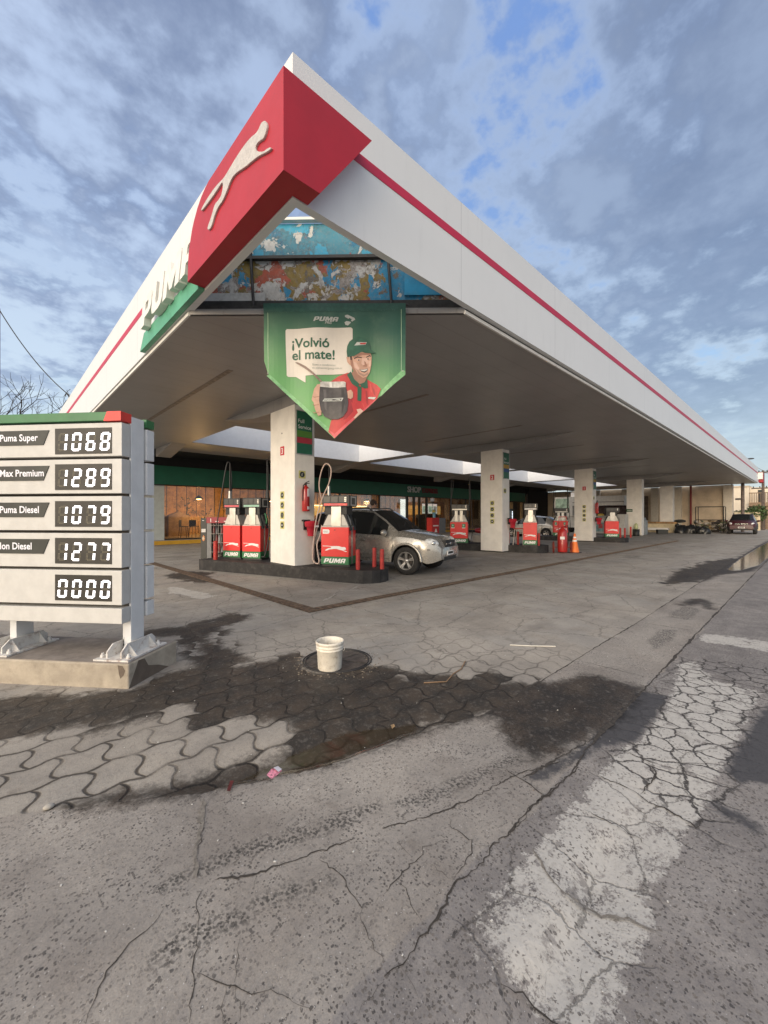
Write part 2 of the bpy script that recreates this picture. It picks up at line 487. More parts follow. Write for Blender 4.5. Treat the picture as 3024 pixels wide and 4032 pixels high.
# --- interlocking wavy pavers
W_, L_ = 0.262, 0.25
gu = n.m('ADD', gX, n.m('MULTIPLY', n.m('SUBTRACT', n14, 0.5), 0.022)); gv = n.m('ADD', gY, n.m('MULTIPLY', n.m('SUBTRACT', nm_, 0.5), 0.055))
wav = n.m('MULTIPLY', n.m('SINE', n.m('MULTIPLY', n.m('SUBTRACT', gu, 0.35), 2 * math.pi / (L_ / 1.0))), 0.016)
v1 = n.m('DIVIDE', n.m('SUBTRACT', n.m('ADD', gv, wav), 3.22), W_)
row = n.m('FLOOR', v1); fv = n.m('FRACT', v1)
u1 = n.m('ADD', n.m('ADD', n.m('DIVIDE', n.m('SUBTRACT', gu, 0.41), L_), n.m('MULTIPLY', row, 0.48)), n.m('MULTIPLY', n.m('SINE', n.m('MULTIPLY', fv, 2 * math.pi)), 0.13))
fu = n.m('FRACT', u1)
dv = n.m('MULTIPLY', n.m('MINIMUM', fv, n.m('SUBTRACT', 1.0, fv)), W_)
du = n.m('MULTIPLY', n.m('MINIMUM', fu, n.m('SUBTRACT', 1.0, fu)), L_)
dj = n.m('ADD', n.m('MINIMUM', du, dv), n.m('MULTIPLY', n.m('SUBTRACT', nf, 0.5), 0.008))
jn = n.m('SUBTRACT', 1.0, n.ss(0.0035, 0.0145, dj))
gdist = n.m('SQRT', n.m('ADD', n.m('MULTIPLY', gX, gX), n.m('MULTIPLY', gY, gY)))
jfar = n.m('SUBTRACT', 1.0, n.m('MULTIPLY', n.ss(3.0, 5.6, gdist), 0.80))
jfade = n.m('MULTIPLY', jn, n.ss(0.35, 0.54, n.m('ADD', n.m('MULTIPLY', nb, 0.55), n.m('MULTIPLY', nm_, 0.45))))
jn = n.m('MULTIPLY', n.m('MAXIMUM', n.m('MULTIPLY', jn, 0.28), jfade), jfar)
wn = n.n('ShaderNodeTexWhiteNoise', noise_dimensions='2D'); n.put(wn.inputs['Vector'], n.comb(n.m('FLOOR', u1), row, 0))
pv = n.mix(n.ss(0.25, 0.75, nb), (0.315, 0.280, 0.235), (0.395, 0.357, 0.305))
pv = n.mix(n.m('MULTIPLY', n.m('MULTIPLY', n.m('SUBTRACT', 1.0, n.ss(0.006, 0.045, dj)), n.m('MULTIPLY', jfar, jfar)), 0.25), pv, (0.15, 0.13, 0.105))
pv = n.mix(n.m('MULTIPLY', n.m('MULTIPLY', wn.outputs[0], jfar), 0.42), pv, (0.245, 0.215, 0.178))
pv = n.mix(n.m('MULTIPLY', n.ss(0.5, 0.72, nf), 0.35), pv, (0.16, 0.145, 0.13))
pv = n.mix(n.m('MULTIPLY', n.ss(0.52, 0.75, n14), 0.45), pv, (0.19, 0.17, 0.15))
patch = n.ss(0.50, 0.56, n.noise(n.vm('ADD', p2, (21, 5, 0)), 0.9, 5, 0.6))
pv = n.mix(n.m('MULTIPLY', patch, n.m('MULTIPLY', n.ss(3.4, 4.6, gdist), 0.55)), pv, (0.36, 0.335, 0.295))
jn = n.m('MULTIPLY', jn, n.m('SUBTRACT', 1.0, n.m('MULTIPLY', n.m('MULTIPLY', patch, n.ss(3.4, 4.6, gdist)), 0.8)))
ckv = n.vor(n.vm('ADD', p2, n.comb(n.m('MULTIPLY', nm_, .3), n.m('MULTIPLY', n14, .2), 0)), 1.1, feature='DISTANCE_TO_EDGE', dims='2D')[0]
pv = n.mix(n.m('MULTIPLY', n.m('SUBTRACT', 1.0, n.ss(0.004, 0.014, ckv)), n.m('MULTIPLY', n.ss(3.2, 4.5, gdist), 0.55)), pv, (0.09, 0.08, 0.07))
pv = n.mix(n.m('MULTIPLY', jn, 0.88), pv, (0.045, 0.036, 0.028))
# --- concrete and asphalt with exposed stones
wr1 = n.noise(p2, 120, 3, 0.6)
ag = n.vor(n.vm('ADD', p2, n.comb(n.m('MULTIPLY', n.m('ADD', nf, wr1), 0.012), n.m('MULTIPLY', n.m('SUBTRACT', wr1, nf), 0.014), 0)), 84, dims='2D')
spk = n.m('MULTIPLY', n.ss(0.585, 0.66, n.noise(n.vm('ADD', p2, (3.3, 1.1, 0)), 75, 5, 0.75)), 0.9)
ags = n.n('ShaderNodeSeparateColor'); n.put(ags.inputs[0], ag[1])
thr = n.m('MULTIPLY', n.m('POWER', n.ss(0.45, 1.0, ags.outputs[0]), 1.7), 0.47)
stone = n.m('SUBTRACT', 1.0, n.ss(0.0, 0.10, n.m('SUBTRACT', ag[0], thr)))
stone = n.m('MULTIPLY', stone, n.ss(0.5, 0.55, ags.outputs[0]))
ag2 = n.vor(n.vm('ADD', p2, n.comb(n.m('MULTIPLY', wr1, 0.03), n.m('MULTIPLY', nf, 0.03), 0)), 34, dims='2D')
ags2 = n.n('ShaderNodeSeparateColor'); n.put(ags2.inputs[0], ag2[1])
st2 = n.m('MULTIPLY', n.m('SUBTRACT', 1.0, n.ss(0.08, 0.2, n.m('ADD', ag2[0], n.m('MULTIPLY', n.m('SUBTRACT', nf, .5), .35)))), n.ss(0.72, 0.75, ags2.outputs[1]))
wh = n.m('MULTIPLY', n.m('SUBTRACT', 1.0, n.ss(0.10, 0.20, ag[0])), n.m('LESS_THAN', ags.outputs[1], 0.035))
scol = n.mix(ags.outputs[2], (0.050, 0.046, 0.046), (0.165, 0.145, 0.125))
cc = n.mix(n.ss(0.28, 0.72, n.m('ADD', n.m('MULTIPLY', nb, .5), n.m('MULTIPLY', nm_, .5))), (0.275, 0.244, 0.208), (0.365, 0.328, 0.284))
cc = n.mix(n.m('MULTIPLY', n.ss(0.45, 0.7, nf), 0.4), cc, (0.20, 0.185, 0.17))
cc = n.mix(n.m('MULTIPLY', n.m('SUBTRACT', nv, .3), .35), cc, (0.40, 0.38, 0.35))
cc = n.mix(n.m('MULTIPLY', n.ss(0.42, 0.66, n.noise(p2, 1.7, 4, 0.6)), 0.35), cc, (0.21, 0.175, 0.145))
cc = n.mix(n.m('MULTIPLY', spk, n.ss(0.25, 0.65, n14)), cc, (0.085, 0.075, 0.072))
ccs = n.mix(n.m('MULTIPLY', n.m('MAXIMUM', n.m('MULTIPLY', stone, n.ss(0.36, 0.60, nm_)), n.m('MULTIPLY', st2, n.ss(0.35, 0.54, n14))), 0.85), cc, scol)
ccs = n.mix(wh, ccs, (0.55, 0.52, 0.48))
rc = n.mix(n.ss(0.3, 0.7, nm_), (0.205, 0.185, 0.170), (0.285, 0.260, 0.236))
rc = n.mix(n.m('MULTIPLY', n.ss(0.45, 0.7, nf), 0.45), rc, (0.15, 0.14, 0.14))
rc = n.mix(n.m('MULTIPLY', spk, 0.9), rc, (0.065, 0.06, 0.062))
rc = n.mix(n.m('MULTIPLY', n.m('MAXIMUM', n.m('MULTIPLY', stone, 0.95), st2), 0.88), rc, scol)
rc = n.mix(wh, rc, (0.45, 0.43, 0.41))
grn = n.m('ADD', 0.43, n.m('ADD', n.m('MULTIPLY', n.noise(p2, 140, 3, 0.8), 0.80), n.m('MULTIPLY', n.noise(p2, 24, 5, 0.75), 0.34)))
tone = n.mix(n.ss(0.3, 0.7, n.noise(n.vm('ADD', p2, (11, 3, 0)), 1.3, 5, 0.65)), (0.81, 0.815, 0.835), (1.10, 1.10, 1.10))
tone = n.mix(1.0, tone, n.comb(grn, grn, grn), 'MULTIPLY')
ccs = n.mix(1.0, ccs, tone, 'MULTIPLY'); rc = n.mix(1.0, rc, tone, 'MULTIPLY'); pv = n.mix(1.0, pv, tone, 'MULTIPLY')
a_con, a_road = at('con'), at('road')
col = n.mix(n.ss(-0.012, 0.012, n.m('ADD', a_con, n.m('MULTIPLY', n.m('SUBTRACT', nf, 0.5), 0.03))), pv, ccs)
isr = n.ss(-0.01, 0.01, a_road)
col = n.mix(isr, col, rc)
# --- worn white paint, broken into blocks where the road has crazed
pd = n.vm('ADD', p2, n.comb(n.m('MULTIPLY', n.m('SUBTRACT', nm_, .5), .16), n.m('MULTIPLY', n.m('SUBTRACT', n14, .5), .10), 0))
ve = n.vor(pd, 6.2, feature='DISTANCE_TO_EDGE', dims='2D')[0]
craze = n.m('SUBTRACT', 1.0, n.ss(0.016, 0.062, n.m('ADD', ve, n.m('MULTIPLY', n.m('SUBTRACT', nf, .5), .05))))
ve2 = n.vor(n.vm('ADD', pd, (3.7, 2.2, 0)), 2.9, feature='DISTANCE_TO_EDGE', dims='2D')[0]
lowx = n.m('SUBTRACT', 1.0, n.ss(1.9, 3.0, gX))
big = n.m('SUBTRACT', 1.0, n.ss(0.004, 0.020, n.m('ADD', ve2, n.m('MULTIPLY', n.m('SUBTRACT', nf, .5), .03))))
craze = n.m('MAXIMUM', n.m('MULTIPLY', craze, n.ss(-0.05, 0.10, at('worn'))), n.m('MULTIPLY', big, n.m('MULTIPLY', n.ss(-0.10, 0.0, at('paint')), 0.55)))
pm = n.ss(-0.012, 0.012, n.m('ADD', at('paint'), n.m('ADD', n.m('MULTIPLY', n.m('SUBTRACT', n14, 0.55), 0.22), n.m('MULTIPLY', n.m('SUBTRACT', nf, 0.5), 0.08))))
wear = n.ss(0.445, 0.505, n.m('SUBTRACT', n.m('ADD', n.m('MULTIPLY', n14, 0.34), n.m('ADD', n.m('MULTIPLY', n.noise(p2, 70, 4, 0.75), 0.33), n.m('ADD', n.m('MULTIPLY', nm_, 0.33), n.m('MULTIPLY', n.ss(-0.02, 0.13, at('paint')), 0.055)))), n.m('MULTIPLY', lowx, 0.022)))
far_ = n.ss(5.0, 7.0, gY)
wear = n.m('MAXIMUM', wear, n.m('MULTIPLY', far_, 0.95))
pm = n.m('MULTIPLY', n.m('MULTIPLY', pm, wear), n.m('SUBTRACT', 1.0, n.m('MULTIPLY', n.m('MAXIMUM', n.m('MULTIPLY', stone, n.ss(0.5, 0.62, nm_)), st2), 0.85)))
pcol = n.mix(nf, (0.40, 0.375, 0.335), (0.58, 0.55, 0.50))
pm = n.m('MULTIPLY', pm, n.m('SUBTRACT', 1.0, n.m('MULTIPLY', n.ss(0.56, 0.62, n.noise(n.vm('ADD', p2, (4.0, 9.0, 0)), 7.0, 6, 0.7)), 0.8)))
col = n.mix(n.m('MULTIPLY', pm, 0.92), col, pcol)
col = n.mix(n.m('MULTIPLY', craze, 0.93), col, (0.045, 0.040, 0.038))
# --- tar patches, tyre prints
dk = n.ss(-0.02, 0.03, n.m('ADD', at('dark'), n.m('MULTIPLY', n.m('SUBTRACT', n14, 0.5), 0.16)))
col = n.mix(n.m('MULTIPLY', dk, 0.9), col, n.mix(nf, (0.032, 0.032, 0.036), (0.075, 0.073, 0.078)))
tk = n.ss(-0.02, 0.05, n.m('ADD', at('track'), n.m('MULTIPLY', n.m('SUBTRACT', n14, 0.5), 0.10)))
tv = n.vor(n.vm('ADD', p2, n.comb(n.m('MULTIPLY', nf, 0.03), n.m('MULTIPLY', wr1, 0.03), 0)), 58, dims='2D')[0]
col = n.mix(n.m('MULTIPLY', tk, n.m('MULTIPLY', n.m('SUBTRACT', 1.0, n.ss(0.26, 0.56, tv)), n.m('MULTIPLY', n.ss(0.30, 0.52, n14), 0.85))), col, (0.040, 0.037, 0.034))
# --- stains and water
wa = n.m('ADD', at('wet'), n.m('ADD', n.m('MULTIPLY', n.m('SUBTRACT', nm_, 0.5), 0.26), n.m('MULTIPLY', n.m('SUBTRACT', n14, 0.5), 0.30)))
wa = n.m('ADD', wa, n.m('MULTIPLY', n.m('SUBTRACT', nf, 0.5), 0.14))
wa = n.m('ADD', wa, n.m('MULTIPLY', n.m('MULTIPLY', n.m('SUBTRACT', wn.outputs[0], 0.52), 0.24), n.m('SUBTRACT', 1.0, n.ss(-.01, .01, a_con))))
wt = n.ss(-0.075, 0.095, n.m('ADD', wa, 0.035))
wt = n.m('MULTIPLY', wt, n.m('SUBTRACT', 1.0, n.m('MULTIPLY', n.ss(0.54, 0.66, n14), 0.25)))
wt = n.m('MULTIPLY', wt, n.m('SUBTRACT', 1.0, n.m('MULTIPLY', n.ss(0.52, 0.68, nf), 0.22)))
col = n.mix(wt, col, n.mix(1.0, col, n.mix(n.ss(.35, .65, nm_), (0.105, 0.100, 0.098), (0.20, 0.17, 0.145)), 'MULTIPLY'))
pu = n.ss(-0.02, 0.03, n.m('ADD', at('pud'), n.m('MULTIPLY', n.m('SUBTRACT', nm_, 0.5), 0.12)))
col = n.mix(n.m('MULTIPLY', pu, 0.6), col, (0.045, 0.034, 0.022))
spots = n.m('MULTIPLY', n.ss(0.63, 0.72, n.noise(p2, 2.6, 4, 0.55)), 0.45)
col = n.mix(spots, col, n.mix(1.0, col, (0.55, 0.52, 0.5), 'MULTIPLY'))
oil = n.m('MULTIPLY', n.ss(0.60, 0.70, n.noise(n.comb(n.m('MULTIPLY', gX, 0.35), gY, 7.0), 1.1, 5, 0.6)), 0.5)
col = n.mix(oil, col, n.mix(1.0, col, (0.5, 0.48, 0.47), 'MULTIPLY'))
bs = n.n('ShaderNodeBsdfPrincipled'); n.put(bs.inputs['Base Color'], col)
ro = n.m('SUBTRACT', 0.90, n.m('MULTIPLY', wt, 0.20))
ro = n.m('MULTIPLY', ro, n.m('SUBTRACT', 1.0, n.m('MULTIPLY', pu, 0.86)))
n.put(bs.inputs['Roughness'], ro)
bs.inputs['Specular IOR Level'].default_value = 0.4
hgt = n.m('ADD', n.m('MULTIPLY', n.m('MULTIPLY', n.m('MULTIPLY', jn, n.m('SUBTRACT', 1.0, isr)), n.m('SUBTRACT', 1.0, n.ss(-.01, .01, a_con))), -1.0),
          n.m('ADD', n.m('MULTIPLY', nf, 0.45), n.m('ADD', n.m('MULTIPLY', stone, 0.30), n.m('MULTIPLY', craze, -0.8))))
hgt = n.m('MULTIPLY', hgt, n.m('SUBTRACT', 1.0, n.m('MULTIPLY', pu, 0.97)))
bp = n.n('ShaderNodeBump'); bp.inputs['Strength'].default_value = 0.8; bp.inputs['Distance'].default_value = 0.008
n.put(bp.inputs['Height'], hgt); n.put(bs.inputs['Normal'], bp.outputs[0])
n.put(n.n('ShaderNodeOutputMaterial').inputs[0], bs.outputs[0])

II, JJ = np.meshgrid(np.arange(nx - 1), np.arange(ny - 1)); II = II.ravel(); JJ = JJ.ravel()
quad = np.stack([JJ * nx + II, JJ * nx + II + 1, (JJ + 1) * nx + II + 1, (JJ + 1) * nx + II], 1)
fc = quad.mean(axis=1)
q_road = sd_road[quad].mean(axis=1) > 0
q_con = (sd_con[quad].mean(axis=1) > 0) & ~q_road
def ground_piece(name, mask):
    q = quad[mask]
    used, inv = np.unique(q.ravel(), return_inverse=True)
    me = bpy.data.meshes.new(name)
    me.vertices.add(len(used)); me.vertices.foreach_set('co', np.stack([X[used], Y[used], Zg[used]], 1).ravel())
    me.loops.add(len(q) * 4); me.loops.foreach_set('vertex_index', inv.astype(np.int32))
    me.polygons.add(len(q)); me.polygons.foreach_set('loop_start', np.arange(len(q), dtype=np.int32) * 4)
    me.polygons.foreach_set('loop_total', np.full(len(q), 4, dtype=np.int32))
    me.update(calc_edges=True)
    for k, a in attrs.items():
        me.attributes.new(k, 'FLOAT', 'POINT').data.foreach_set('value', a[used].astype(np.float32))
    me.materials.append(gm)
    o = bpy.data.objects.new(name, me); COL.objects.link(o); o['kind'] = 'structure'
    return o
ground_piece('road', q_road)
ground_piece('pavement', q_con)
ground_piece('forecourt', ~q_road & ~q_con)

# --- cracks and slab joints as dark ribbons lying in the surface
def gz(x, y):
    i = int(np.clip(np.searchsorted(gx, x) - 1, 0, nx - 2)); j = int(np.clip(np.searchsorted(gy, y) - 1, 0, ny - 2))
    a = Zg[[j * nx + i, j * nx + i + 1, (j + 1) * nx + i, (j + 1) * nx + i + 1]]
    return float(a.max())
m_crack = mat('crack_dirt', (0.050, 0.042, 0.035), 0.95, var=0.4, scale=40)
m_fill = mat('joint_sand', (0.185, 0.165, 0.14), 0.95, var=0.3, scale=40)
crk = MB()
def ribbon(pts, wd, m, jit=0.0085, step=0.022, zoff=0.0025, mb=crk):
    P = [Vector((a, b)) for a, b in pts]; Q = []
    for a, b in zip(P, P[1:]):
        k = max(1, int((b - a).length / step))
        for i in range(k):
            Q.append(a.lerp(b, i / k))
    Q.append(P[-1])
    for i in range(1, len(Q) - 1):
        Q[i] = Q[i] + Vector((RND.uniform(-jit, jit), RND.uniform(-jit, jit)))
    vs = []; nq = len(Q)
    for i, p in enumerate(Q):
        d = (Q[min(i + 1, nq - 1)] - Q[max(i - 1, 0)]); d.normalize()
        q = Vector((-d.y, d.x)); t = min(1, i / 3.0, (nq - 1 - i) / 3.0)
        w2 = wd * 0.5 * RND.uniform(0.5, 1.2) * (0.35 + 0.95 * abs(math.sin(i * 0.17 + len(P)) * math.sin(i * 0.061 + 1.3))) * (0.25 + 0.75 * t)
        z = gz(p.x, p.y) + zoff
        vs += [(p.x + q.x * w2, p.y + q.y * w2, z), (p.x - q.x * w2, p.y - q.y * w2, z)]
    mb.add(vs, [(2 * i, 2 * i + 1, 2 * i + 3, 2 * i + 2) for i in range(nq - 1)], m)
CRACKS = [
 ('f',0.022,[(0.81,2.23),(0.74,2.06),(0.65,1.89),(0.61,1.76)]),
 ('c',0.0043,[(0.82,2.24),(0.74,2.06),(0.66,1.88)]),
 ('c',0.0086,[(0.66,1.7),(0.79,1.61),(0.8,1.61),(0.93,1.57),(0.98,1.55),(1.11,1.5),(1.22,1.46)]),
 ('c',0.0043,[(0.61,1.69),(0.58,1.65),(0.53,1.51),(0.48,1.41),(0.42,1.27)]),
 ('c',0.0036,[(0.51,1.73),(0.41,1.67),(0.32,1.64),(0.26,1.59),(0.22,1.52),(0.2,1.48)]),
 ('c',0.0036,[(0.8,1.61),(0.78,1.57),(0.76,1.55)]),
 ('c',0.0036,[(1.03,1.49),(1.05,1.38),(1.04,1.3),(1.01,1.19),(0.97,1.11),(0.95,1.01),(0.95,0.99)]),
 ('c',0.0029,[(1.01,1.19),(1.07,1.17),(1.12,1.17)]),
 ('c',0.0029,[(0.48,1.4),(0.53,1.32),(0.56,1.27),(0.59,1.21),(0.63,1.18),(0.67,1.1),(0.7,1.04)]),
 ('c',0.0022,[(0.54,1.3),(0.49,1.2)]),
 ('c',0.0022,[(0.56,1.27),(0.53,1.17)]),
 ('c',0.0029,[(0.64,1.41),(0.59,1.33),(0.56,1.28)]),
 ('c',0.0036,[(0.79,0.94),(0.85,0.95),(0.91,0.95)]),
 ('c',0.0086,[(2.53,0.96),(2.15,0.99),(1.97,1.0),(1.89,0.98),(1.65,1.0),(1.53,0.98),(1.36,1.01),(1.24,0.97),(1.15,0.96),(0.99,0.95),(0.92,0.96)]),
 ('c',0.0036,[(1.66,1.27),(1.59,1.19),(1.6,1.08),(1.56,1.05),(1.46,1.03),(1.37,1.02)]),
 ('c',0.0036,[(1.59,1.06),(1.63,1.0)]),
 ('c',0.0029,[(1.36,1.14),(1.37,1.02)]),
 ('c',0.0036,[(1.12,1.17),(1.2,1.18),(1.32,1.19),(1.35,1.18),(1.41,1.21),(1.51,1.17),(1.55,1.15)]),
 ('c',0.0036,[(1.2,1.18),(1.2,1.12),(1.17,1.06),(1.14,1.0),(1.14,0.96)]),
 ('c',0.0029,[(1.32,1.19),(1.33,1.25),(1.36,1.33)]),
 ('c',0.0043,[(0.98,0.95),(0.98,0.91),(0.96,0.85)]),
 ('c',0.0101,[(1.35,1.42),(1.65,1.29),(1.9,1.23),(2.17,1.19),(2.5,1.06)]),
 ('c',0.0094,[(2.54,0.85),(2.53,0.65),(2.52,0.51),(2.47,0.39),(2.5,0.35)]),
 ('c',0.0079,[(2.53,0.65),(2.76,0.62),(2.9,0.67)]),
 ('f',0.013,[(1.76,0.87),(1.64,0.69),(1.69,0.59),(1.74,0.48),(1.76,0.38)]),
 ('c',0.0043,[(2.19,0.81),(2.2,0.66),(2.23,0.58),(2.16,0.49)]),
 ('c',0.0086,[(1.18,0.69),(1.23,0.64),(1.22,0.6),(1.23,0.55),(1.24,0.5)]),
 ('c',0.0029,[(1.39,0.61),(1.35,0.61),(1.28,0.59)]),
 ('c',0.0029,[(1.45,0.54),(1.37,0.51)]),
 ('c',0.0144,[(1.72,0.99),(1.98,1.0),(2.14,0.98),(2.42,0.97),(2.73,0.99)]),
 ('c',0.0144,[(2.17,1.15),(2.42,1.1),(2.95,1.01)]),
 ('c',0.0086,[(2.19,1.27),(2.17,1.14),(2.14,0.99)]),
 ('c',0.0072,[(2.92,0.86),(2.91,0.71),(2.91,0.64)]),
 ('c',0.0072,[(4.39,1.59),(4.38,1.36),(4.38,1.07)]),
]
for k, wd, pl in CRACKS:
    ribbon(pl, wd, m_crack if k == 'c' else m_fill, zoff=0.0025 if k == 'c' else 0.0045)
ribbon([(2.7, 1.0), (4.5, 1.0), (7, 1.01), (12, 1.02), (20, 1.02), (40, 1.02)], 0.028, m_crack, 0.008, 0.05)
ribbon([(3.1, 1.70), (6.5, 1.69), (12, 1.73), (33, 1.85)], 0.016, m_crack, 0.006, 0.05)
for x in (3.62, 6.6, 9.6, 12.6, 15.6):
    ribbon([(x, 1.04), (x - .03, 1.68)], 0.012, m_crack, 0.005)
o = solo(crk, 'pavement_crack', None, None); o['kind'] = 'structure'
# drainage channel with its rusty grate, round the pump court
m_rust = mat('drain_rust', (0.105, 0.070, 0.045), 0.85, var=0.55, scale=14, bump=0.4)
dr = MB()
dr.box(3.53, 5.36, 0.004, 29.0, 5.56, 0.014, m_rust)
dr.box(3.53, 5.56, 0.004, 3.75, 19.0, 0.014, m_rust)
for i in range(170):
    x = 3.8 + i * 0.15
    dr.box(x, 5.375, 0.014, x + 0.03, 5.545, 0.019, mat('drain_bar', (0.16, 0.11, 0.075), 0.8, var=0.4, scale=20))
for i in range(88):
    y = 5.62 + i * 0.15
    dr.box(3.55, y, 0.014, 3.73, y + 0.03, 0.019, MATS['drain_bar'])
solo(dr, 'drain_channel', 'long rusty drain channel with grating set in the paving around the pump court', 'drain')

# ================================================================== CANOPY
def white_paint(name, col, seam):
    m = bpy.data.materials.new(name); m.use_nodes = True; m.node_tree.nodes.clear(); n = NT(m.node_tree)
    pos = n.n('ShaderNodeNewGeometry').outputs['Position']
    s = n.n('ShaderNodeSeparateXYZ'); n.put(s.inputs[0], pos)
    u = n.m('ADD', s.outputs[0], s.outputs[1])
    fr = n.m('FRACT', n.m('DIVIDE', n.m('ADD', u, 0.95), 3.05))
    ln = n.m('LESS_THAN', fr, 0.0022)
    st = n.noise(n.comb(n.m('MULTIPLY', u, 3.0), n.m('MULTIPLY', s.outputs[2], 0.35), 0), 2.2, 6, 0.65)
    c = n.mix(n.m('MULTIPLY', n.ss(0.52, 0.78, st), 0.22), col, tuple(x * 0.72 for x in col))
    c = n.mix(n.m('MULTIPLY', n.ss(0.4, 0.7, n.noise(pos, 1.1, 5, 0.6)), 0.12), c, tuple(x * 0.8 for x in col))
    if seam: c = n.mix(n.m('MULTIPLY', ln, 0.6), c, (0.2, 0.2, 0.2))
    b = n.n('ShaderNodeBsdfPrincipled'); n.put(b.inputs['Base Color'], c); b.inputs['Roughness'].default_value = 0.42
    bp = n.n('ShaderNodeBump'); bp.inputs['Strength'].default_value = 0.12; bp.inputs['Distance'].default_value = 0.01
    n.put(bp.inputs['Height'], n.noise(pos, 45, 3, 0.6)); n.put(b.inputs['Normal'], bp.outputs[0])
    n.put(n.n('ShaderNodeOutputMaterial').inputs[0], b.outputs[0]); MATS[name] = m
    return m
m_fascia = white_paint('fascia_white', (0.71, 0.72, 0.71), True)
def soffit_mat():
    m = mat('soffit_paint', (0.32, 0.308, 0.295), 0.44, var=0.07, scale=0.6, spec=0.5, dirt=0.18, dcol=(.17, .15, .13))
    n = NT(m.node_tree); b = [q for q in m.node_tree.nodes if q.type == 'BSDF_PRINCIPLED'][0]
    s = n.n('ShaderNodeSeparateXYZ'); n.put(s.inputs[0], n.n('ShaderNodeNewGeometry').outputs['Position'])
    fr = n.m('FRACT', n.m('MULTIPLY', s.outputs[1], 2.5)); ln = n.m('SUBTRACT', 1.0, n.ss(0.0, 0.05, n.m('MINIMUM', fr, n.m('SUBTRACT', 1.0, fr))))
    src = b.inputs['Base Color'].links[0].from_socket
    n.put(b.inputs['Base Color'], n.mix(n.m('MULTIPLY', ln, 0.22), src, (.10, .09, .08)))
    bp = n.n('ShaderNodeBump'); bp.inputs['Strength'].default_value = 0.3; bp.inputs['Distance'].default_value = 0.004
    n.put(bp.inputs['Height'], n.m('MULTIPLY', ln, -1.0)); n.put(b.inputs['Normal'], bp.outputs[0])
    return m
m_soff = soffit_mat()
m_red = mat('sign_red', (0.40, 0.009, 0.021), 0.5, var=0.06, scale=2.5, dirt=0.12, dcol=(0.35, 0.03, 0.05), streak=True)
m_redline = mat('stripe_red', (0.50, 0.018, 0.055), 0.45, var=0.08, scale=3)
m_wall_cream = mat('pillar_cream', (0.82, 0.785, 0.72), 0.75, var=0.06, scale=3, bump=0.25, bscale=45, dirt=0.12, dcol=(0.45, 0.38, 0.28), streak=True)
m_black = mat('black_rubber', (0.018, 0.018, 0.018), 0.6, var=0.2)
m_dkmetal = mat('dark_steel', (0.035, 0.032, 0.030), 0.55, var=0.3, scale=12)
m_trim = mat('trim_white', (0.78, 0.76, 0.70), 0.5, var=0.08)
ZS, ZF, ZT = 4.47, 4.53, 5.92
XE = 50.9
cn = thing('fuel_canopy', 'huge flat white fuel station canopy with a thin red line along its fascia', 'canopy', (5.5, 9.2, 0))
b = MB(); b.box(2.07, 3.42, ZF, XE, 3.51, ZT, m_fascia); part(b, 'fascia', cn)
b = MB(); b.box(2.07, 3.51, ZF, 2.16, 24.0, ZT, m_fascia); part(b, 'fascia', cn)
b = MB(); b.box(2.235 + 0.58, 3.414, 5.343, XE, 3.42, 5.457, m_redline); part(b, 'red_stripe', cn)
b = MB(); b.box(2.064, 8.75, 5.343, 2.07, 24.0, 5.457, m_redline); part(b, 'red_stripe', cn)
b = MB()
for pl in ([(2.12, 6.37), (5.02, 3.53), (XE, 3.53), (XE, 13.2), (2.12, 13.2)],
           [(2.12, 13.2), (5.83, 13.2), (5.83, 17.4), (2.12, 17.4)],
           [(14.75, 13.2), (15.43, 13.2), (15.43, 17.4), (14.75, 17.4)],
           [(24.55, 13.2), (25.2, 13.2), (25.2, 17.4), (24.55, 17.4)],
           [(34.3, 13.2), (34.95, 13.2), (34.95, 17.4), (34.3, 17.4)],
           [(44.7, 13.2), (XE, 13.2), (XE, 17.4), (44.7, 17.4)],
           [(2.12, 17.4), (XE, 17.4), (XE, 20.15), (2.12, 20.15)]):
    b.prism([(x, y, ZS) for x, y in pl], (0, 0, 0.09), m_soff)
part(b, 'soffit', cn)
m_well = mat('skylight_white', (0.68, 0.70, 0.73), 0.6, var=0.03)
b = MB()
for xa, xb in ((5.83, 14.75), (15.43, 24.55), (25.2, 34.3), (34.95, 44.7)):
    z0, z1 = ZS + 0.012, 5.6
    b.box(xa + .004, 17.37, z0, xb - .004, 17.396, z1, m_well); b.box(xb - .03, 13.204, z0, xb - .004, 17.37, z1, m_well)
    b.box(xa + .004, 13.204, z0, xa + .03, 17.37, z1, m_well); b.box(xa + .03, 13.204, z0, xb - .03, 13.23, z1, m_well)
part(b, 'skylight_lining', cn)
b = MB()
b.box(5.0, 3.50, 4.455, XE, 3.53, 4.505, m_trim); b.box(2.09, 6.36, 4.455, 2.12, 24, 4.505, m_trim)
b.box(5.04, 3.525, 4.506, XE, 3.6, 4.60, m_black); b.box(2.125, 3.6, 4.506, 2.2, 24, 4.60, m_black) if False else None
part(b, 'edge_trim', cn)
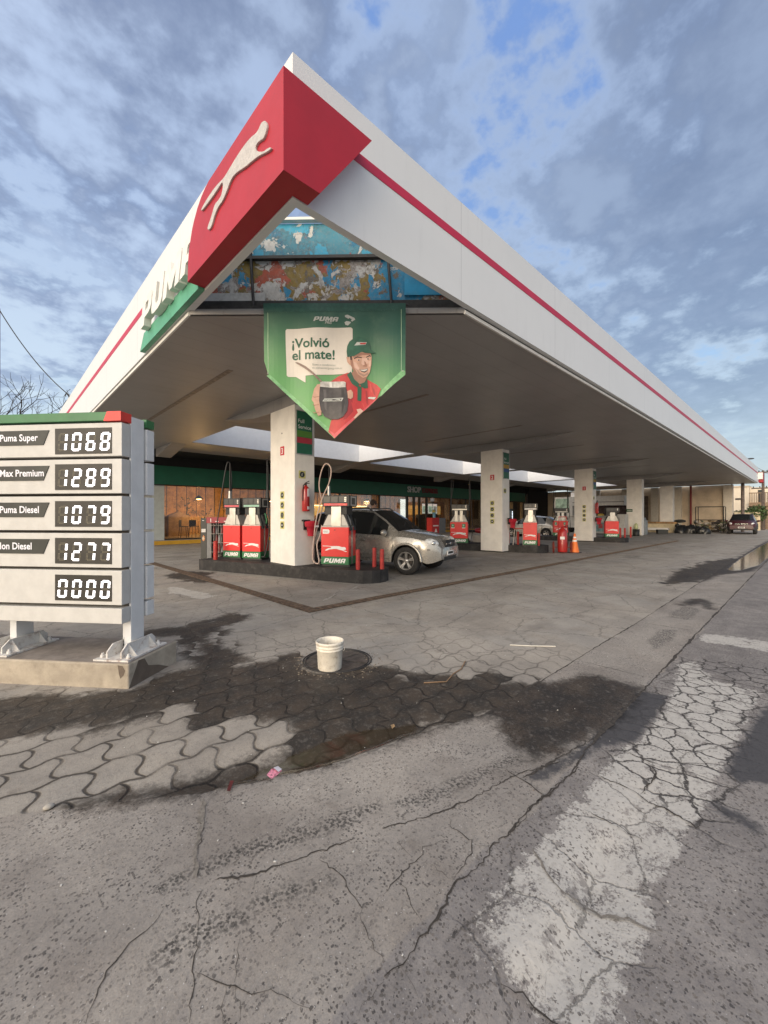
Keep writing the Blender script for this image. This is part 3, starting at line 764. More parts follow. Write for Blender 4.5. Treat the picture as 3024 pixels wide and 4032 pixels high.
# tapering beams carried by the pillars
PX_ = [5.25, 14.8, 24.6, 34.35, 44.1]
for i, x in enumerate(PX_):
    b = MB(); x1 = x + 0.58
    pf = [(5.75, ZS), (8.0, 4.19), (9.9, 4.17), (10.7, 4.19), (12.7, ZS)]
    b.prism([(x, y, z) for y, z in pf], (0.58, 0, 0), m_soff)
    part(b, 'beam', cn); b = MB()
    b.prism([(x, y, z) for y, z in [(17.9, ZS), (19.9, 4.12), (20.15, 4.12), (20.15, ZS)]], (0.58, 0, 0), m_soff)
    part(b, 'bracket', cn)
    b = MB(); b.box(x + .004, 8.6, 0.05, x1 - .004, 9.78 if i == 0 else 9.6, 4.185, m_wall_cream); part(b, 'pillar', cn, 0.012)
m_slot = mat('slot_dark', (0.20, 0.165, 0.135), 0.5, var=0.3, scale=9)
for xa, ya, yb in ((3.46, 8.2, 16.0), (7.66, 6.5, 10.4), (12.55, 6.6, 10.8), (17.9, 6.6, 10.8), (22.6, 6.6, 10.8), (28.0, 6.6, 10.8)):
    b = MB(); b.box(xa, ya, ZS - 0.006, xa + 0.11, yb, ZS - 0.001, m_slot); part(b, 'ceiling_slot', cn)
b = MB()
d = Vector((1, -0.98, 0)).normalized(); q = Vector((0.7, 0.714, 0))
o_ = Vector((2.12, 6.37, 0))
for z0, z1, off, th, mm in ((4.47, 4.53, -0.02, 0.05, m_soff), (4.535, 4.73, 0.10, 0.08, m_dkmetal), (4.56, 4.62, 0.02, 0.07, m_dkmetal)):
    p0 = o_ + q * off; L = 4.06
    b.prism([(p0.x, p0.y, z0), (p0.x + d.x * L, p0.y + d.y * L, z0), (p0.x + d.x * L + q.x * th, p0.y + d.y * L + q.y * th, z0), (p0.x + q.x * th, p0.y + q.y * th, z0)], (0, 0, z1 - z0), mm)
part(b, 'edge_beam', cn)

# ------------------------------------------------------------------ corner sign, puma relief and letters
cs = thing('corner_sign', 'red corner sign box with a white leaping cat relief wrapped round the canopy corner', 'sign', (1.95, 3.3, 4.53))
RL = [(3.21, 4.54), (5.652, 4.56), (5.64, 4.80), (5.60, 4.96), (5.50, 5.15), (5.42, 5.24), (5.30, 5.335), (5.175, 5.40), (5.05, 5.44), (4.93, 5.457), (3.21, 5.457)]
b = MB(); b.prism([(1.85, y, z) for y, z in RL], (0.216, 0, 0), m_red)
b.prism([(x, 3.21, z) for x, z in [(2.066, 4.54), (2.235, 4.54), (2.897, 5.457), (2.066, 5.457)]], (0, 0.204, 0), m_red)
part(b, 'red_box', cs)
PUMA_Y = [(3.504,5.173),(3.541,5.192),(3.586,5.206),(3.633,5.181),(3.688,5.178),(3.801,5.214),(3.937,5.229),(4.116,5.229),(4.248,5.216),(4.386,5.203),(4.468,5.203),(4.639,5.236),(4.82,5.245),(5.011,5.236),(5.136,5.213),(5.111,5.176),(4.962,5.164),(4.774,5.157),(4.596,5.16),(4.479,5.167),(4.479,5.1),(4.51,5.051),(4.574,5.037),(4.695,5.052),(4.751,5.005),(4.831,4.942),(4.926,4.893),(4.914,4.851),(4.843,4.824),(4.774,4.842),(4.706,4.911),(4.606,4.952),(4.479,4.95),(4.376,4.991),(4.248,5.063),(4.116,5.047),(3.937,4.984),(3.785,4.95),(3.64,4.911),(3.519,4.861),(3.416,4.824),(3.381,4.832),(3.402,4.861),(3.46,4.887),(3.533,4.903),(3.64,4.972),(3.696,5.026),(3.688,5.05),(3.625,5.045),(3.526,5.004),(3.46,5.076),(3.474,5.135)]
def smooth_loop(pts, it=2):
    for _ in range(it):
        q = []
        for i in range(len(pts)):
            a = pts[i]; c = pts[(i + 1) % len(pts)]
            q.append((a[0] * .75 + c[0] * .25, a[1] * .75 + c[1] * .25)); q.append((a[0] * .25 + c[0] * .75, a[1] * .25 + c[1] * .75))
        pts = q
    return pts
m_relief = mat('relief_white', (0.50, 0.48, 0.465), 0.8, var=0.10, scale=26, bump=0.5, bscale=55)
v, f = outline_geo([smooth_loop([(-y, z) for y, z in PUMA_Y])], 0.008, 0.004, -0.012)
b = MB(); b.add(v, f, m_relief, True, frame((1.840, 0, 0), (0, -1, 0), (0, 0, 1)))
o = part(b, 'cat_relief', cs); o.data.set_sharp_from_angle(angle=rad(50))
m_green_sign = mat('sign_green', (0.10, 0.36, 0.22), 0.5, var=0.12, scale=4, dirt=0.25, dcol=(0.05, 0.22, 0.13))
gs = thing('canopy_lettering', 'green sign strip with raised white PUMA letters under the left canopy fascia', 'sign', (1.98, 7, 4.53))
b = MB(); b.prism([(1.985, y, z) for y, z in [(5.66, 4.53), (8.63, 4.54), (8.36, 4.80), (5.66, 4.78)]], (0.08, 0, 0), m_green_sign); part(b, 'green_strip', gs)
m_letter = mat('letter_white', (0.76, 0.75, 0.70), 0.55, var=0.06, dirt=0.2, dcol=(0.5, 0.47, 0.42))
x = 0
for ch in 'PUMA':
    wd, loops = GL[ch]
    v, f = outline_geo([[(0.50 * 1.35 * (x + a) + 0.16 * bb, 0.43 * bb) for a, bb in lp] for lp in loops], 0.055)
    b = MB(); b.add(v, f, m_letter, False, frame((1.925, 8.09, 4.75), (0, -1, 0), (0, 0, 1))); part(b, 'letter', gs)
    x += wd + 0.07

# ------------------------------------------------------------------ old peeling sign behind the banner
def peel_mat(name, base, patches):
    m = bpy.data.materials.new(name); m.use_nodes = True; m.node_tree.nodes.clear(); n = NT(m.node_tree)
    pos = n.n('ShaderNodeNewGeometry').outputs['Position']
    c = n.mix(n.noise(pos, 2.0, 5, 0.6), tuple(x * .7 for x in base), tuple(min(1, x * 1.25) for x in base))
    for i, (sc, lo, hi, colr, off) in enumerate(patches):
        nn = n.noise(n.vm('ADD', pos, off), sc, 7, 0.62, 0.4)
        cc_ = n.mix(n.noise(pos, sc * 5, 4, 0.6), tuple(x * .6 for x in colr), tuple(min(1, x * 1.3) for x in colr))
        ed = n.m('MULTIPLY', n.ss(lo - 0.035, lo - 0.02, nn), n.m('SUBTRACT', 1.0, n.ss(lo - .02, lo, nn)))
        c = n.mix(n.m('MULTIPLY', ed, 0.35), c, (0.06, 0.05, 0.045))
        c = n.mix(n.ss(lo, hi, nn), c, cc_)
    c = n.mix(n.m('MULTIPLY', n.ss(0.45, 0.72, n.noise(pos, 16, 8, 0.75)), 0.5), c, (0.30, 0.26, 0.21))
    c = n.mix(n.m('MULTIPLY', n.ss(0.55, 0.8, n.noise(pos, 5, 8, 0.7)), 0.55), c, (0.10, 0.08, 0.065))
    b = n.n('ShaderNodeBsdfPrincipled'); n.put(b.inputs['Base Color'], c); b.inputs['Roughness'].default_value = 0.6
    bp = n.n('ShaderNodeBump'); bp.inputs['Strength'].default_value = 0.5; bp.inputs['Distance'].default_value = 0.02
    n.put(bp.inputs['Height'], n.noise(pos, 6, 7, 0.65)); n.put(b.inputs['Normal'], bp.outputs[0])
    n.put(n.n('ShaderNodeOutputMaterial').inputs[0], b.outputs[0]); return m
m_peel1 = peel_mat('peel_teal', (0.07, 0.29, 0.38), [(4.2, 0.60, 0.62, (0.03, 0.22, 0.36), (2, 2, 8)), (3.2, 0.585, 0.60, (0.70, 0.68, 0.62), (5, 9, 1)), (1.6, 0.56, 0.57, (0.05, 0.42, 0.62), (3, 1, 2)), (2.2, 0.60, 0.61, (0.72, 0.70, 0.64), (1.3, 4.2, 0.5)), (3.4, 0.66, 0.67, (0.45, 0.09, 0.08), (7, 2, 5))])
m_peel2 = peel_mat('peel_ochre', (0.42, 0.37, 0.33), [(2.4, 0.47, 0.49, (0.30, 0.20, 0.035), (2, 8, 1)), (2.1, 0.54, 0.56, (0.50, 0.10, 0.05), (4, 1, 9)), (3.0, 0.53, 0.545, (0.62, 0.60, 0.56), (0, 5, 3)), (1.6, 0.545, 0.555, (0.02, 0.28, 0.50), (6.5, 3, 2.2)), (6.0, 0.60, 0.62, (0.16, 0.13, 0.10), (1, 1, 4)), (5.0, 0.60, 0.61, (0.66, 0.62, 0.56), (9, 1, 4))])
op = thing('old_sign_panel', 'old billboard with peeling blue, red and ochre paint exposed in the canopy corner', 'sign', (3.6, 4.95, 4.6))
PD = Vector((0.7071, -0.7071, 0)); PN = Vector((0.7071, 0.7071, 0)); P0 = Vector((2.24, 6.31, 0))
def panel(x0, x1, z0, z1, off, th, m, name):
    b = MB(); a = P0 + PD * x0 + PN * off; c = P0 + PD * x1 + PN * off
    b.prism([(a.x, a.y, z0), (c.x, c.y, z0), (c.x, c.y, z1), (a.x, a.y, z1)], tuple(PN * th), m); part(b, name, op)
panel(0.0, 3.92, 5.40, 5.93, 0.14, 0.03, m_peel1, 'upper_panel')
panel(0.0, 3.92, 4.60, 5.37, 0.12, 0.03, m_peel2, 'lower_panel')
panel(0.0, 0.95, 4.62, 4.86, 0.085, 0.02, mat('old_white', (0.58, 0.58, 0.56), 0.6, dirt=0.4), 'torn_sheet')
panel(3.05, 3.9, 4.80, 5.34, 0.085, 0.02, mat('old_blue', (0.02, 0.27, 0.48), 0.5, var=0.25, scale=3, dirt=0.25, dcol=(0.3, 0.2, 0.05)), 'torn_sheet')
for x0, x1, z0, z1 in ((0.0, 3.92, 5.355, 5.40), (0.02, 3.9, 5.93, 5.97)):
    panel(x0, x1, z0, z1, 0.05, 0.08, m_dkmetal if z0 < 5.8 else m_trim, 'rail')
for x in (0.80, 2.86):
    b = MB(); a = P0 + PD * x + PN * 0.02; c = P0 + PD * (x - 0.10) + PN * 0.10
    b.tube([(a.x, a.y, 4.6), (c.x, c.y, 5.93)], 0.022, m_dkmetal, 6); part(b, 'upright', op)

# ------------------------------------------------------------------ banner
def grad_mat():
    m = bpy.data.materials.new('banner_green'); m.use_nodes = True; m.node_tree.nodes.clear(); n = NT(m.node_tree)
    tcn = n.n('ShaderNodeTexCoord').outputs['Object']
    s = n.n('ShaderNodeSeparateXYZ'); n.put(s.inputs[0], tcn)
    t = n.m('ADD', n.m('MULTIPLY', s.outputs[2], -0.72), n.m('MULTIPLY', s.outputs[0], -0.16))
    c = n.mix(n.ss(0.10, 1.15, t), (0.028, 0.105, 0.075), (0.135, 0.36, 0.115))
    c = n.mix(n.m('MULTIPLY', n.ss(0.45, 0.75, n.noise(tcn, 3.0, 5, 0.6)), 0.25), c, (0.16, 0.26, 0.17))
    b = n.n('ShaderNodeBsdfPrincipled'); n.put(b.inputs['Base Color'], c); b.inputs['Roughness'].default_value = 0.5
    n.put(n.n('ShaderNodeOutputMaterial').inputs[0], b.outputs[0]); return m
bn = thing('hanging_banner', 'green pointed vinyl banner with a smiling man holding a mate cup', 'banner', (0, 0, 0))
BS = 5.95 / 1612 / 2.5523
BO = Vector((CA * 5.95 + SA * (-0.716), SA * 5.95 + CA * 0.716, 4.585))     # top centre of the cloth
bn.location = BO
bn.rotation_euler = (0, 0, AL - rad(90))
def bp_(x, y, d=0.0):
    xx = (x - 812) * BS; zz = -(y - 113) * BS
    wv = 0.020 * math.sin(xx * 5.2 + zz * .8) + 0.014 * math.sin(xx * 11 + 1.0 - zz) + 0.008 * math.sin(zz * 9 + xx * 3)
    return (xx, wv * min(1.0, -zz * 2) - d, zz)
def flat(mb, pts, d, m, sub=40):
    """artwork polygon on the cloth, cut fine enough to follow its waves"""
    bm = bmesh.new()
    vs = [bm.verts.new((x, 0, y)) for x, y in pts]
    for tri in tessellate_polygon([[Vector((x, y, 0)) for x, y in pts]]):
        if len(set(tri)) == 3: bm.faces.new([vs[i] for i in tri])
    xs = [p[0] for p in pts]
    x = math.ceil(min(xs) / sub) * sub
    while x < max(xs):
        bmesh.ops.bisect_plane(bm, geom=bm.verts[:] + bm.edges[:] + bm.faces[:], plane_co=(x, 0, 0), plane_no=(1, 0, 0)); x += sub
    ys = [p[1] for p in pts]; y = math.ceil(min(ys) / sub) * sub
    while y < max(ys):
        bmesh.ops.bisect_plane(bm, geom=bm.verts[:] + bm.edges[:] + bm.faces[:], plane_co=(0, 0, y), plane_no=(0, 0, 1)); y += sub
    bm.verts.index_update()
    mb.add([bp_(v.co.x, v.co.z, d) for v in bm.verts], [tuple(v.index for v in q.verts) for q in bm.faces], m)
    bm.free()
m_bg = grad_mat()
cl = MB()
edge = [(95, 115), (1525, 113), (1521, 800), (812, 1475), (150, 850), (100, 690)]
flat(cl, edge, 0.0, m_bg)
m_hem = mat('banner_hem', (0.19, 0.42, 0.19), 0.5, var=0.2, scale=20)
m_hemd = mat('banner_hem_dark', (0.030, 0.11, 0.08), 0.5, var=0.15, scale=20)
flat(cl, [(95, 113), (1525, 113), (1525, 185), (95, 205)], 0.003, m_hemd)
flat(cl, [(128, 842), (160, 830), (830, 1440), (812, 1475)], 0.003, m_hem)
flat(cl, [(1521, 792), (1521, 835), (1270, 1050), (1285, 985), (1480, 795)], 0.003, m_hem)
lp_ = mat('banner_stitch', (0.42, 0.58, 0.38), 0.5)
for a, c in (((136, 205), (140, 820)), ((136, 203), (1478, 176)), ((1478, 176), (1478, 795))):
    flat(cl, [a, (a[0] + 5, a[1]), (c[0] + 5, c[1] + 5), (c[0], c[1] + 5)], 0.004, lp_)
bw = mat('print_white', (0.66, 0.61, 0.54), 0.5, var=0.04)
bgreen = mat('print_green', (0.022, 0.10, 0.055), 0.5)
bred = mat('print_red', (0.48, 0.035, 0.035), 0.5, var=0.12, scale=9)
bredd = mat('print_red_dark', (0.32, 0.02, 0.025), 0.5, var=0.12, scale=9)
skin = mat('print_skin', (0.56, 0.33, 0.235), 0.5, var=0.12, scale=7)
skind = mat('print_skin_shade', (0.36, 0.185, 0.125), 0.5, var=0.1)
skinl = mat('print_skin_light', (0.68, 0.45, 0.35), 0.5, var=0.08)
hair = mat('print_hair', (0.035, 0.025, 0.02), 0.5)
cup = mat('print_cup', (0.048, 0.042, 0.042), 0.45, var=0.3, scale=10)
cupm = mat('print_steel', (0.46, 0.44, 0.41), 0.4, var=0.3, scale=14)
# bubble
flat(cl, [(316, 385), (330, 370), (975, 357), (992, 372), (992, 560), (985, 815), (960, 826), (520, 842), (519, 912), (420, 848), (340, 846), (325, 832)], 0.006, bw)
def word(s, x, y, size, m, d=0.009, bold=0.0, shear=0.0):
    v, f = text_geo(s, 1.0, 0, bold, 'LEFT', shear)
    cl.add([bp_(x + p[0] * size, y - p[1] * size, d) for p in v], f, m)
word('¡Volvió', 375, 560, 135, bgreen, bold=0.022); word('el mate!', 380, 680, 135, bgreen, bold=0.022)
word('Bases y condiciones', 590, 748, 29, mat('print_grey', (0.33, 0.36, 0.31), 0.5)); word('en pumaenergyarg.com.ar', 588, 778, 29, MATS['print_grey'])
v, f, wdt = G_WORD
m_bl = mat('print_logo', (0.50, 0.52, 0.48), 0.5)
cl.add([bp_(598 + p[0] * 60, 298 - p[1] * 46, 0.006) for p in v], f, m_bl)
flat(cl, [(560, 470), (562, 700), (564, 700), (563, 470)], 0.0031, m_hem)
word('PRIS', 714, 322, 36, m_bl, 0.006, 0.02, 0.3)
flat(cl, [(915, 235), (940, 228), (1010, 262), (1018, 280), (985, 300), (975, 285), (985, 275), (960, 262), (950, 270), (915, 250)], 0.006, m_bl)
flat(cl, [(910, 305), (930, 292), (970, 300), (975, 310), (945, 338), (920, 330)], 0.006, m_bl)
# shirt, neck, head
flat(cl, [(775, 900), (850, 850), (945, 815), (1130, 870), (1235, 930), (1275, 975), (1240, 1060), (860, 1425), (812, 1470), (748, 1405), (775, 1300), (900, 1100)], 0.008, bred)
flat(cl, [(752, 1385), (812, 1428), (1225, 1070), (1245, 1062), (812, 1473)], 0.012, mat('print_hem_red', (0.60, 0.10, 0.11), 0.5, var=.1))
flat(cl, [(930, 1000), (970, 1080), (1000, 1200), (930, 1280), (900, 1290), (940, 1160)], 0.010, bredd)
flat(cl, [(1000, 800), (1135, 850), (1110, 905), (1065, 925), (1010, 885), (975, 830)], 0.010, skind)
flat(cl, [(935, 835), (975, 805), (1010, 880), (1062, 925), (1040, 960), (985, 925)], 0.013, bgreen)
flat(cl, [(1062, 925), (1110, 905), (1138, 862), (1145, 960), (1110, 965), (1080, 950)], 0.013, bgreen)
flat(cl, [(1040, 940), (1082, 950), (1078, 1095), (1040, 1090)], 0.013, bgreen)
flat(cl, [(930, 660), (950, 650), (975, 690), (985, 745), (962, 738), (940, 710)], 0.012, skin)          # ear
flat(cl, [(965, 640), (1060, 600), (1165, 595), (1182, 640), (1180, 720), (1165, 800), (1140, 845), (1095, 862), (1040, 840), (1000, 790), (975, 740)], 0.013, skin)
flat(cl, [(965, 640), (990, 660), (1005, 760), (1045, 830), (1095, 862), (1040, 842), (998, 792), (975, 742)], 0.0145, skind)
flat(cl, [(1085, 660), (1130, 655), (1150, 700), (1120, 740), (1080, 720)], 0.0145, skinl)
flat(cl, [(960, 630), (985, 640), (985, 690), (972, 690)], 0.0145, hair)
flat(cl, [(1005, 668), (1040, 650), (1085, 652), (1085, 660), (1040, 660), (1008, 678)], 0.016, hair)     # brows
flat(cl, [(1125, 648), (1160, 628), (1178, 636), (1178, 644), (1160, 640), (1128, 656)], 0.016, hair)
flat(cl, [(1035, 685), (1052, 678), (1072, 684), (1055, 692)], 0.016, bw); flat(cl, [(1048, 680), (1060, 680), (1060, 691), (1048, 691)], 0.0175, hair)
flat(cl, [(1128, 668), (1145, 660), (1162, 666), (1146, 675)], 0.016, bw); flat(cl, [(1140, 662), (1152, 662), (1152, 674), (1140, 674)], 0.0175, hair)
flat(cl, [(1108, 690), (1122, 700), (1140, 735), (1130, 750), (1098, 748), (1095, 738), (1112, 730)], 0.016, skind)
flat(cl, [(1062, 782), (1100, 778), (1145, 765), (1138, 792), (1112, 808), (1082, 802)], 0.016, hair)
flat(cl, [(1066, 784), (1100, 781), (1142, 769), (1134, 786), (1110, 797), (1084, 795)], 0.0175, bw)
flat(cl, [(1030, 770), (1050, 820), (1100, 850), (1145, 825), (1150, 800), (1110, 830), (1062, 812)], 0.0155, mat('print_stubble', (0.40, 0.25, 0.185), 0.5))
flat(cl, [(1000, 700), (1030, 715), (1060, 770), (1045, 790), (1015, 760)], 0.0150, skinl)
flat(cl, [(1150, 690), (1178, 680), (1172, 740), (1155, 750)], 0.0150, skinl)
flat(cl, [(985, 640), (1080, 606), (1165, 600), (1178, 622), (1090, 632), (1000, 662)], 0.0150, skind)
flat(cl, [(1092, 690), (1104, 690), (1100, 735), (1090, 735)], 0.0158, skinl)
for q in ((880, 900, 910, 1010), (1190, 960, 1215, 1040), (1120, 980, 1140, 1130), (960, 990, 985, 1120)): flat(cl, [(q[0], q[1]), (q[0] + 18, q[1] + 10), (q[2] + 8, q[3]), (q[2] - 12, q[3] - 20)], 0.0095, bredd)
for q in ((850, 880, 870, 980), (1160, 910, 1180, 1010), (1085, 1110, 1110, 1180)): flat(cl, [(q[0], q[1]), (q[0] + 14, q[1] + 6), (q[2] + 10, q[3]), (q[2] - 8, q[3] - 16)], 0.0096, mat('print_red_light', (.62, .07, .06), .5, var=.1))
flat(cl, [(932, 600), (938, 545), (960, 500), (1010, 462), (1060, 450), (1120, 462), (1160, 500), (1172, 570), (1215, 598), (1218, 612), (1150, 600), (1080, 600), (1010, 645), (940, 658)], 0.018, mat('print_cap', (0.030, 0.115, 0.072), 0.5, var=0.2, scale=12))
flat(cl, [(1080, 596), (1150, 575), (1218, 608), (1180, 612), (1110, 606)], 0.0195, bgreen)
flat(cl, [(1008, 540), (1035, 505), (1135, 502), (1122, 525)], 0.0195, m_bl); flat(cl, [(1062, 512), (1130, 507), (1120, 522), (1070, 526)], 0.021, bred)
flat(cl, [(1145, 1055), (1160, 1048), (1225, 1052), (1210, 1075), (1150, 1066)], 0.012, m_bl)
# cup, straw and hand
flat(cl, [(595, 1040), (610, 980), (640, 935), (670, 930), (690, 1000), (680, 1240), (650, 1250), (620, 1190), (605, 1120), (585, 1090)], 0.018, skin)
for yy in (1010, 1090, 1165):
    flat(cl, [(590, yy + 40), (612, yy + 52), (660, yy + 45), (660, yy + 50), (610, yy + 60)], 0.0195, skind)
flat(cl, [(940, 1000), (975, 985), (996, 1010), (997, 1060), (975, 1080), (945, 1070)], 0.018, skin)
flat(cl, [(668, 950), (925, 950), (940, 1030), (950, 1120), (940, 1200), (900, 1260), (850, 1285), (770, 1285), (710, 1255), (675, 1190), (660, 1100), (662, 1010)], 0.021, cup)
flat(cl, [(670, 918), (690, 906), (905, 905), (925, 915), (922, 962), (800, 968), (668, 958)], 0.024, cupm)
flat(cl, [(760, 912), (785, 911), (790, 964), (765, 964)], 0.0255, mat('print_steel_light', (0.75, 0.73, 0.68), 0.4))
flat(cl, [(412, 708), (440, 706), (520, 750), (600, 815), (690, 905), (672, 915), (600, 840), (505, 768)], 0.024, mat('print_straw', (0.22, 0.15, 0.12), 0.5, var=.3, scale=20))
flat(cl, [(700, 985), (730, 985), (735, 1200), (715, 1180)], 0.0225, mat('print_cup_light', (.10, .09, .088), .5, var=.2))
flat(cl, [(880, 985), (905, 985), (915, 1120), (890, 1230)], 0.0225, mat('print_cup_deep', (.022, .02, .02), .5))
flat(cl, [(693, 1106), (712, 1078), (902, 1070), (885, 1104)], 0.026, m_bl); flat(cl, [(708, 1099), (718, 1084), (886, 1078), (878, 1098)], 0.0275, cup)
v, f, wdt = G_WORD
cl.add([bp_(716 + p[0] * 18, 1098 - p[1] * 13, 0.029) for p in v], f, m_bl)
v, f = G_CAT
cl.add([bp_(812 + p[0] * 62, 1098 - p[1] * 50, 0.029) for p in v], f, m_bl)
flat(cl, [(1032, 1182), (1070, 1172), (1100, 1195), (1020, 1275), (1002, 1270), (1045, 1215)], 0.021, skinl)
lpart(cl, 'printed_cloth', bn)
b = MB(); b.tube([bp_(70, 128, -0.01), bp_(1550, 125, -0.01)], 0.012, m_dkmetal, 6); lpart(b, 'hanging_rod', bn)
b = MB()
for xx, yy in ((142, 820), (1497, 797)):
    p = bp_(xx, yy, 0.006); b.ball(p, (.010, .004, .010), mat('eyelet', (0.5, 0.55, 0.45), 0.4), 8, 4)
lpart(b, 'eyelet', bn)
# ================================================================== PRICE SIGN
PO = (0.85, 4.073, 0)
PA = math.atan2(-0.765, 0.644)
m_conc = mat('plinth_concrete', (0.40, 0.345, 0.27), 0.9, var=0.16, scale=5, bump=0.5, bscale=70, dirt=0.5, dcol=(0.17, 0.14, 0.10))
m_conct = mat('plinth_top', (0.25, 0.215, 0.185), 0.9, var=0.2, scale=7, bump=0.4, dirt=0.3)
pl = thing('sign_plinth', 'weathered concrete plinth under the white price sign', 'plinth', PO, PA)
b = MB(); b.box(-3.4, 0, -0.08, 0, 0.68, 0.216, m_conc); lpart(b, 'plinth_block', pl, 0.014)
b = MB(); b.box(-3.39, 0.012, 0.216, -0.012, 0.668, 0.2195, m_conct); lpart(b, 'plinth_surface', pl)
b = MB()
for pl_ in ([(-.10, .205), (-.055, .20), (-.03, .16), (-.045, .12), (-.075, .09), (-.09, .13)],):
    b.poly([(x, -0.0012, z) for x, z in pl_], mat('damp_stain', (0.13, 0.10, 0.075), 0.8, var=.2))
b.poly([(0.0012, y, z) for y, z in [(0.0, 0.0), (0.12, .21), (.2, .2), (.25, .12), (.4, .07), (.55, 0.0)]], MATS['damp_stain'])
lpart(b, 'damp_patch', pl)
m_pan = mat('panel_white', (0.56, 0.55, 0.52), 0.6, var=0.05, scale=9, bump=0.15, bscale=80, dirt=0.22, dcol=(0.5, 0.46, 0.4))
m_post = mat('post_white', (0.68, 0.69, 0.69), 0.5, var=0.05, dirt=0.08, dcol=(0.4, 0.35, 0.3), streak=True)
m_capg = mat('cap_green', (0.028, 0.155, 0.052), 0.45, var=0.1)
m_capr = mat('cap_red', (0.66, 0.040, 0.030), 0.45, var=0.08)
m_lab = mat('label_black', (0.020, 0.023, 0.019), 0.5, var=0.4, scale=5)
m_disp = mat('display_black', (0.015, 0.013, 0.009), 0.5, var=0.3, scale=5)
m_on = mat('led_white', (1.0, 0.97, 1.0), 0.5, var=0, emit=2.0)
m_off = mat('led_off', (0.20, 0.18, 0.12), 0.5, var=0)
m_ltext = mat('label_text', (0.80, 0.80, 0.86), 0.5, var=0)
ps = thing('price_sign', 'white fuel price sign with black labels and glowing white numbers', 'sign', PO, PA)
XR, XL, YF = -0.16, -2.6, 0.12
ZP = [(2.335, 2.035), (2.01, 1.70), (1.675, 1.365), (1.34, 1.03), (1.005, 0.695), (0.665, 0.527)]
NM = ['Puma Super', 'Max Premium', 'Puma Diesel', 'Ion Diesel', None]
DG = ['1068', '1289', '1079', '1277', '0000']
SEG = {'0': 'abcdef', '1': 'bc', '2': 'abged', '6': 'afgedc', '7': 'abc', '8': 'abcdefg', '9': 'abcdfg'}
def seg_dots(sg, w, h):
    r = []
    u = w / 2; k = h / 2
    for i in range(5):
        t = (i + 0.5) / 5
        for j in (0, 1):
            q = (j - 0.5) * 0.011
            if sg in 'agd':
                z = {'a': h, 'g': k, 'd': 0}[sg]; zq = z + (-0.006 - 0.011 * j if sg == 'a' else (0.006 + 0.011 * j if sg == 'd' else q))
                r.append((0.016 + t * (w - 0.032), zq))
            else:
                x = (w - 0.006 - 0.011 * j) if sg in 'bc' else (0.006 + 0.011 * j)
                z0 = k if sg in 'bf' else 0
                r.append((x, z0 + 0.012 + t * (k - 0.024)))
    return r
for i, (z1, z0) in enumerate(ZP):
    b = MB(); b.box(XL, YF, z0, XR, YF + 0.105, z1, m_pan); pn = lpart(b, 'sign_panel', ps, 0.004)
    b = MB(); b.box(XL, 0.435, z0, XR + .012, 0.54, z1, m_post); lpart(b, 'back_panel', ps, 0.004)
    if i == 5: continue
    lz = z1 - 0.055
    if NM[i]:
        b = MB(); b.prism([(XL + .1, YF, lz), (-0.872, YF, lz), (-0.932, YF, lz - 0.135), (XL + .1, YF, lz - 0.135)], (0, -0.006, 0), m_lab); lb = lpart(b, 'fuel_label', ps)
        v, f = text_geo(NM[i], 0.088, 0.0, 0.0018)
        b = MB(); b.add([(-1.375 + p[0] * .92, YF - 0.0085, lz - 0.095 + p[1]) for p in v], f, m_ltext); lpart(b, 'label_lettering', lb)
    dx0, dx1 = (-0.815, -0.255); 
    b = MB(); b.box(dx0, YF - 0.004, lz + 0.012, dx1, YF, lz - 0.222, m_disp); dp = lpart(b, 'price_display', ps)
    of = MB(); cw = (dx1 - dx0) / 4.0
    for k, ch in enumerate(DG[i]):
        on = MB()
        for sg in 'abcdefg':
            lit = sg in SEG[ch]
            for (dx, dz) in seg_dots(sg, 0.092, 0.168):
                x = dx0 + 0.024 + k * cw + dx + dz * 0.10; z = lz - 0.197 + dz
                if lit:
                    hx, hz = (0.0080, 0.0047)
                    vs = [(x + hx * a, YF - 0.0065, z + hz * c) for a, c in ((-1, 0), (-.5, -1), (.5, -1), (1, 0), (.5, 1), (-.5, 1))]
                    on.add(vs, [(0, 1, 2, 3, 4, 5)], m_on)
                else:
                    of.add([(x - .0032, YF - .0055, z - .0028), (x + .0032, YF - .0055, z - .0028), (x + .0032, YF - .0055, z + .0028), (x - .0032, YF - .0055, z + .0028)], [(0, 1, 2, 3)], m_off)
        lpart(on, 'lit_digit', dp)
    lpart(of, 'unlit_dots', dp)
b = MB(); b.box(XL, YF - 0.01, 2.352, -0.275, YF + 0.12, 2.432, m_capg); b.box(XL, .43, 2.352, XR + .01, .545, 2.432, m_capg); lpart(b, 'green_cap', ps, 0.004)
b = MB(); b.prism([(-0.330, YF - .0125, 2.3495), (XR, YF - .0125, 2.3495), (XR, YF - .0125, 2.4345), (-0.295, YF - .0125, 2.4345)], (0, 0.135, 0), m_capr); lpart(b, 'red_cap', ps, 0.003)
b = MB(); b.box(XL, YF + .105, .53, XR - .02, .235, 2.33, mat('gap_dark', (0.05, 0.045, 0.04), 0.8)); lpart(b, 'inner_frame', ps)
m_rustw = mat('rusty_white', (0.66, 0.64, 0.60), 0.6, var=0.08, dirt=0.8, dcol=(0.20, 0.09, 0.04), scale=11)
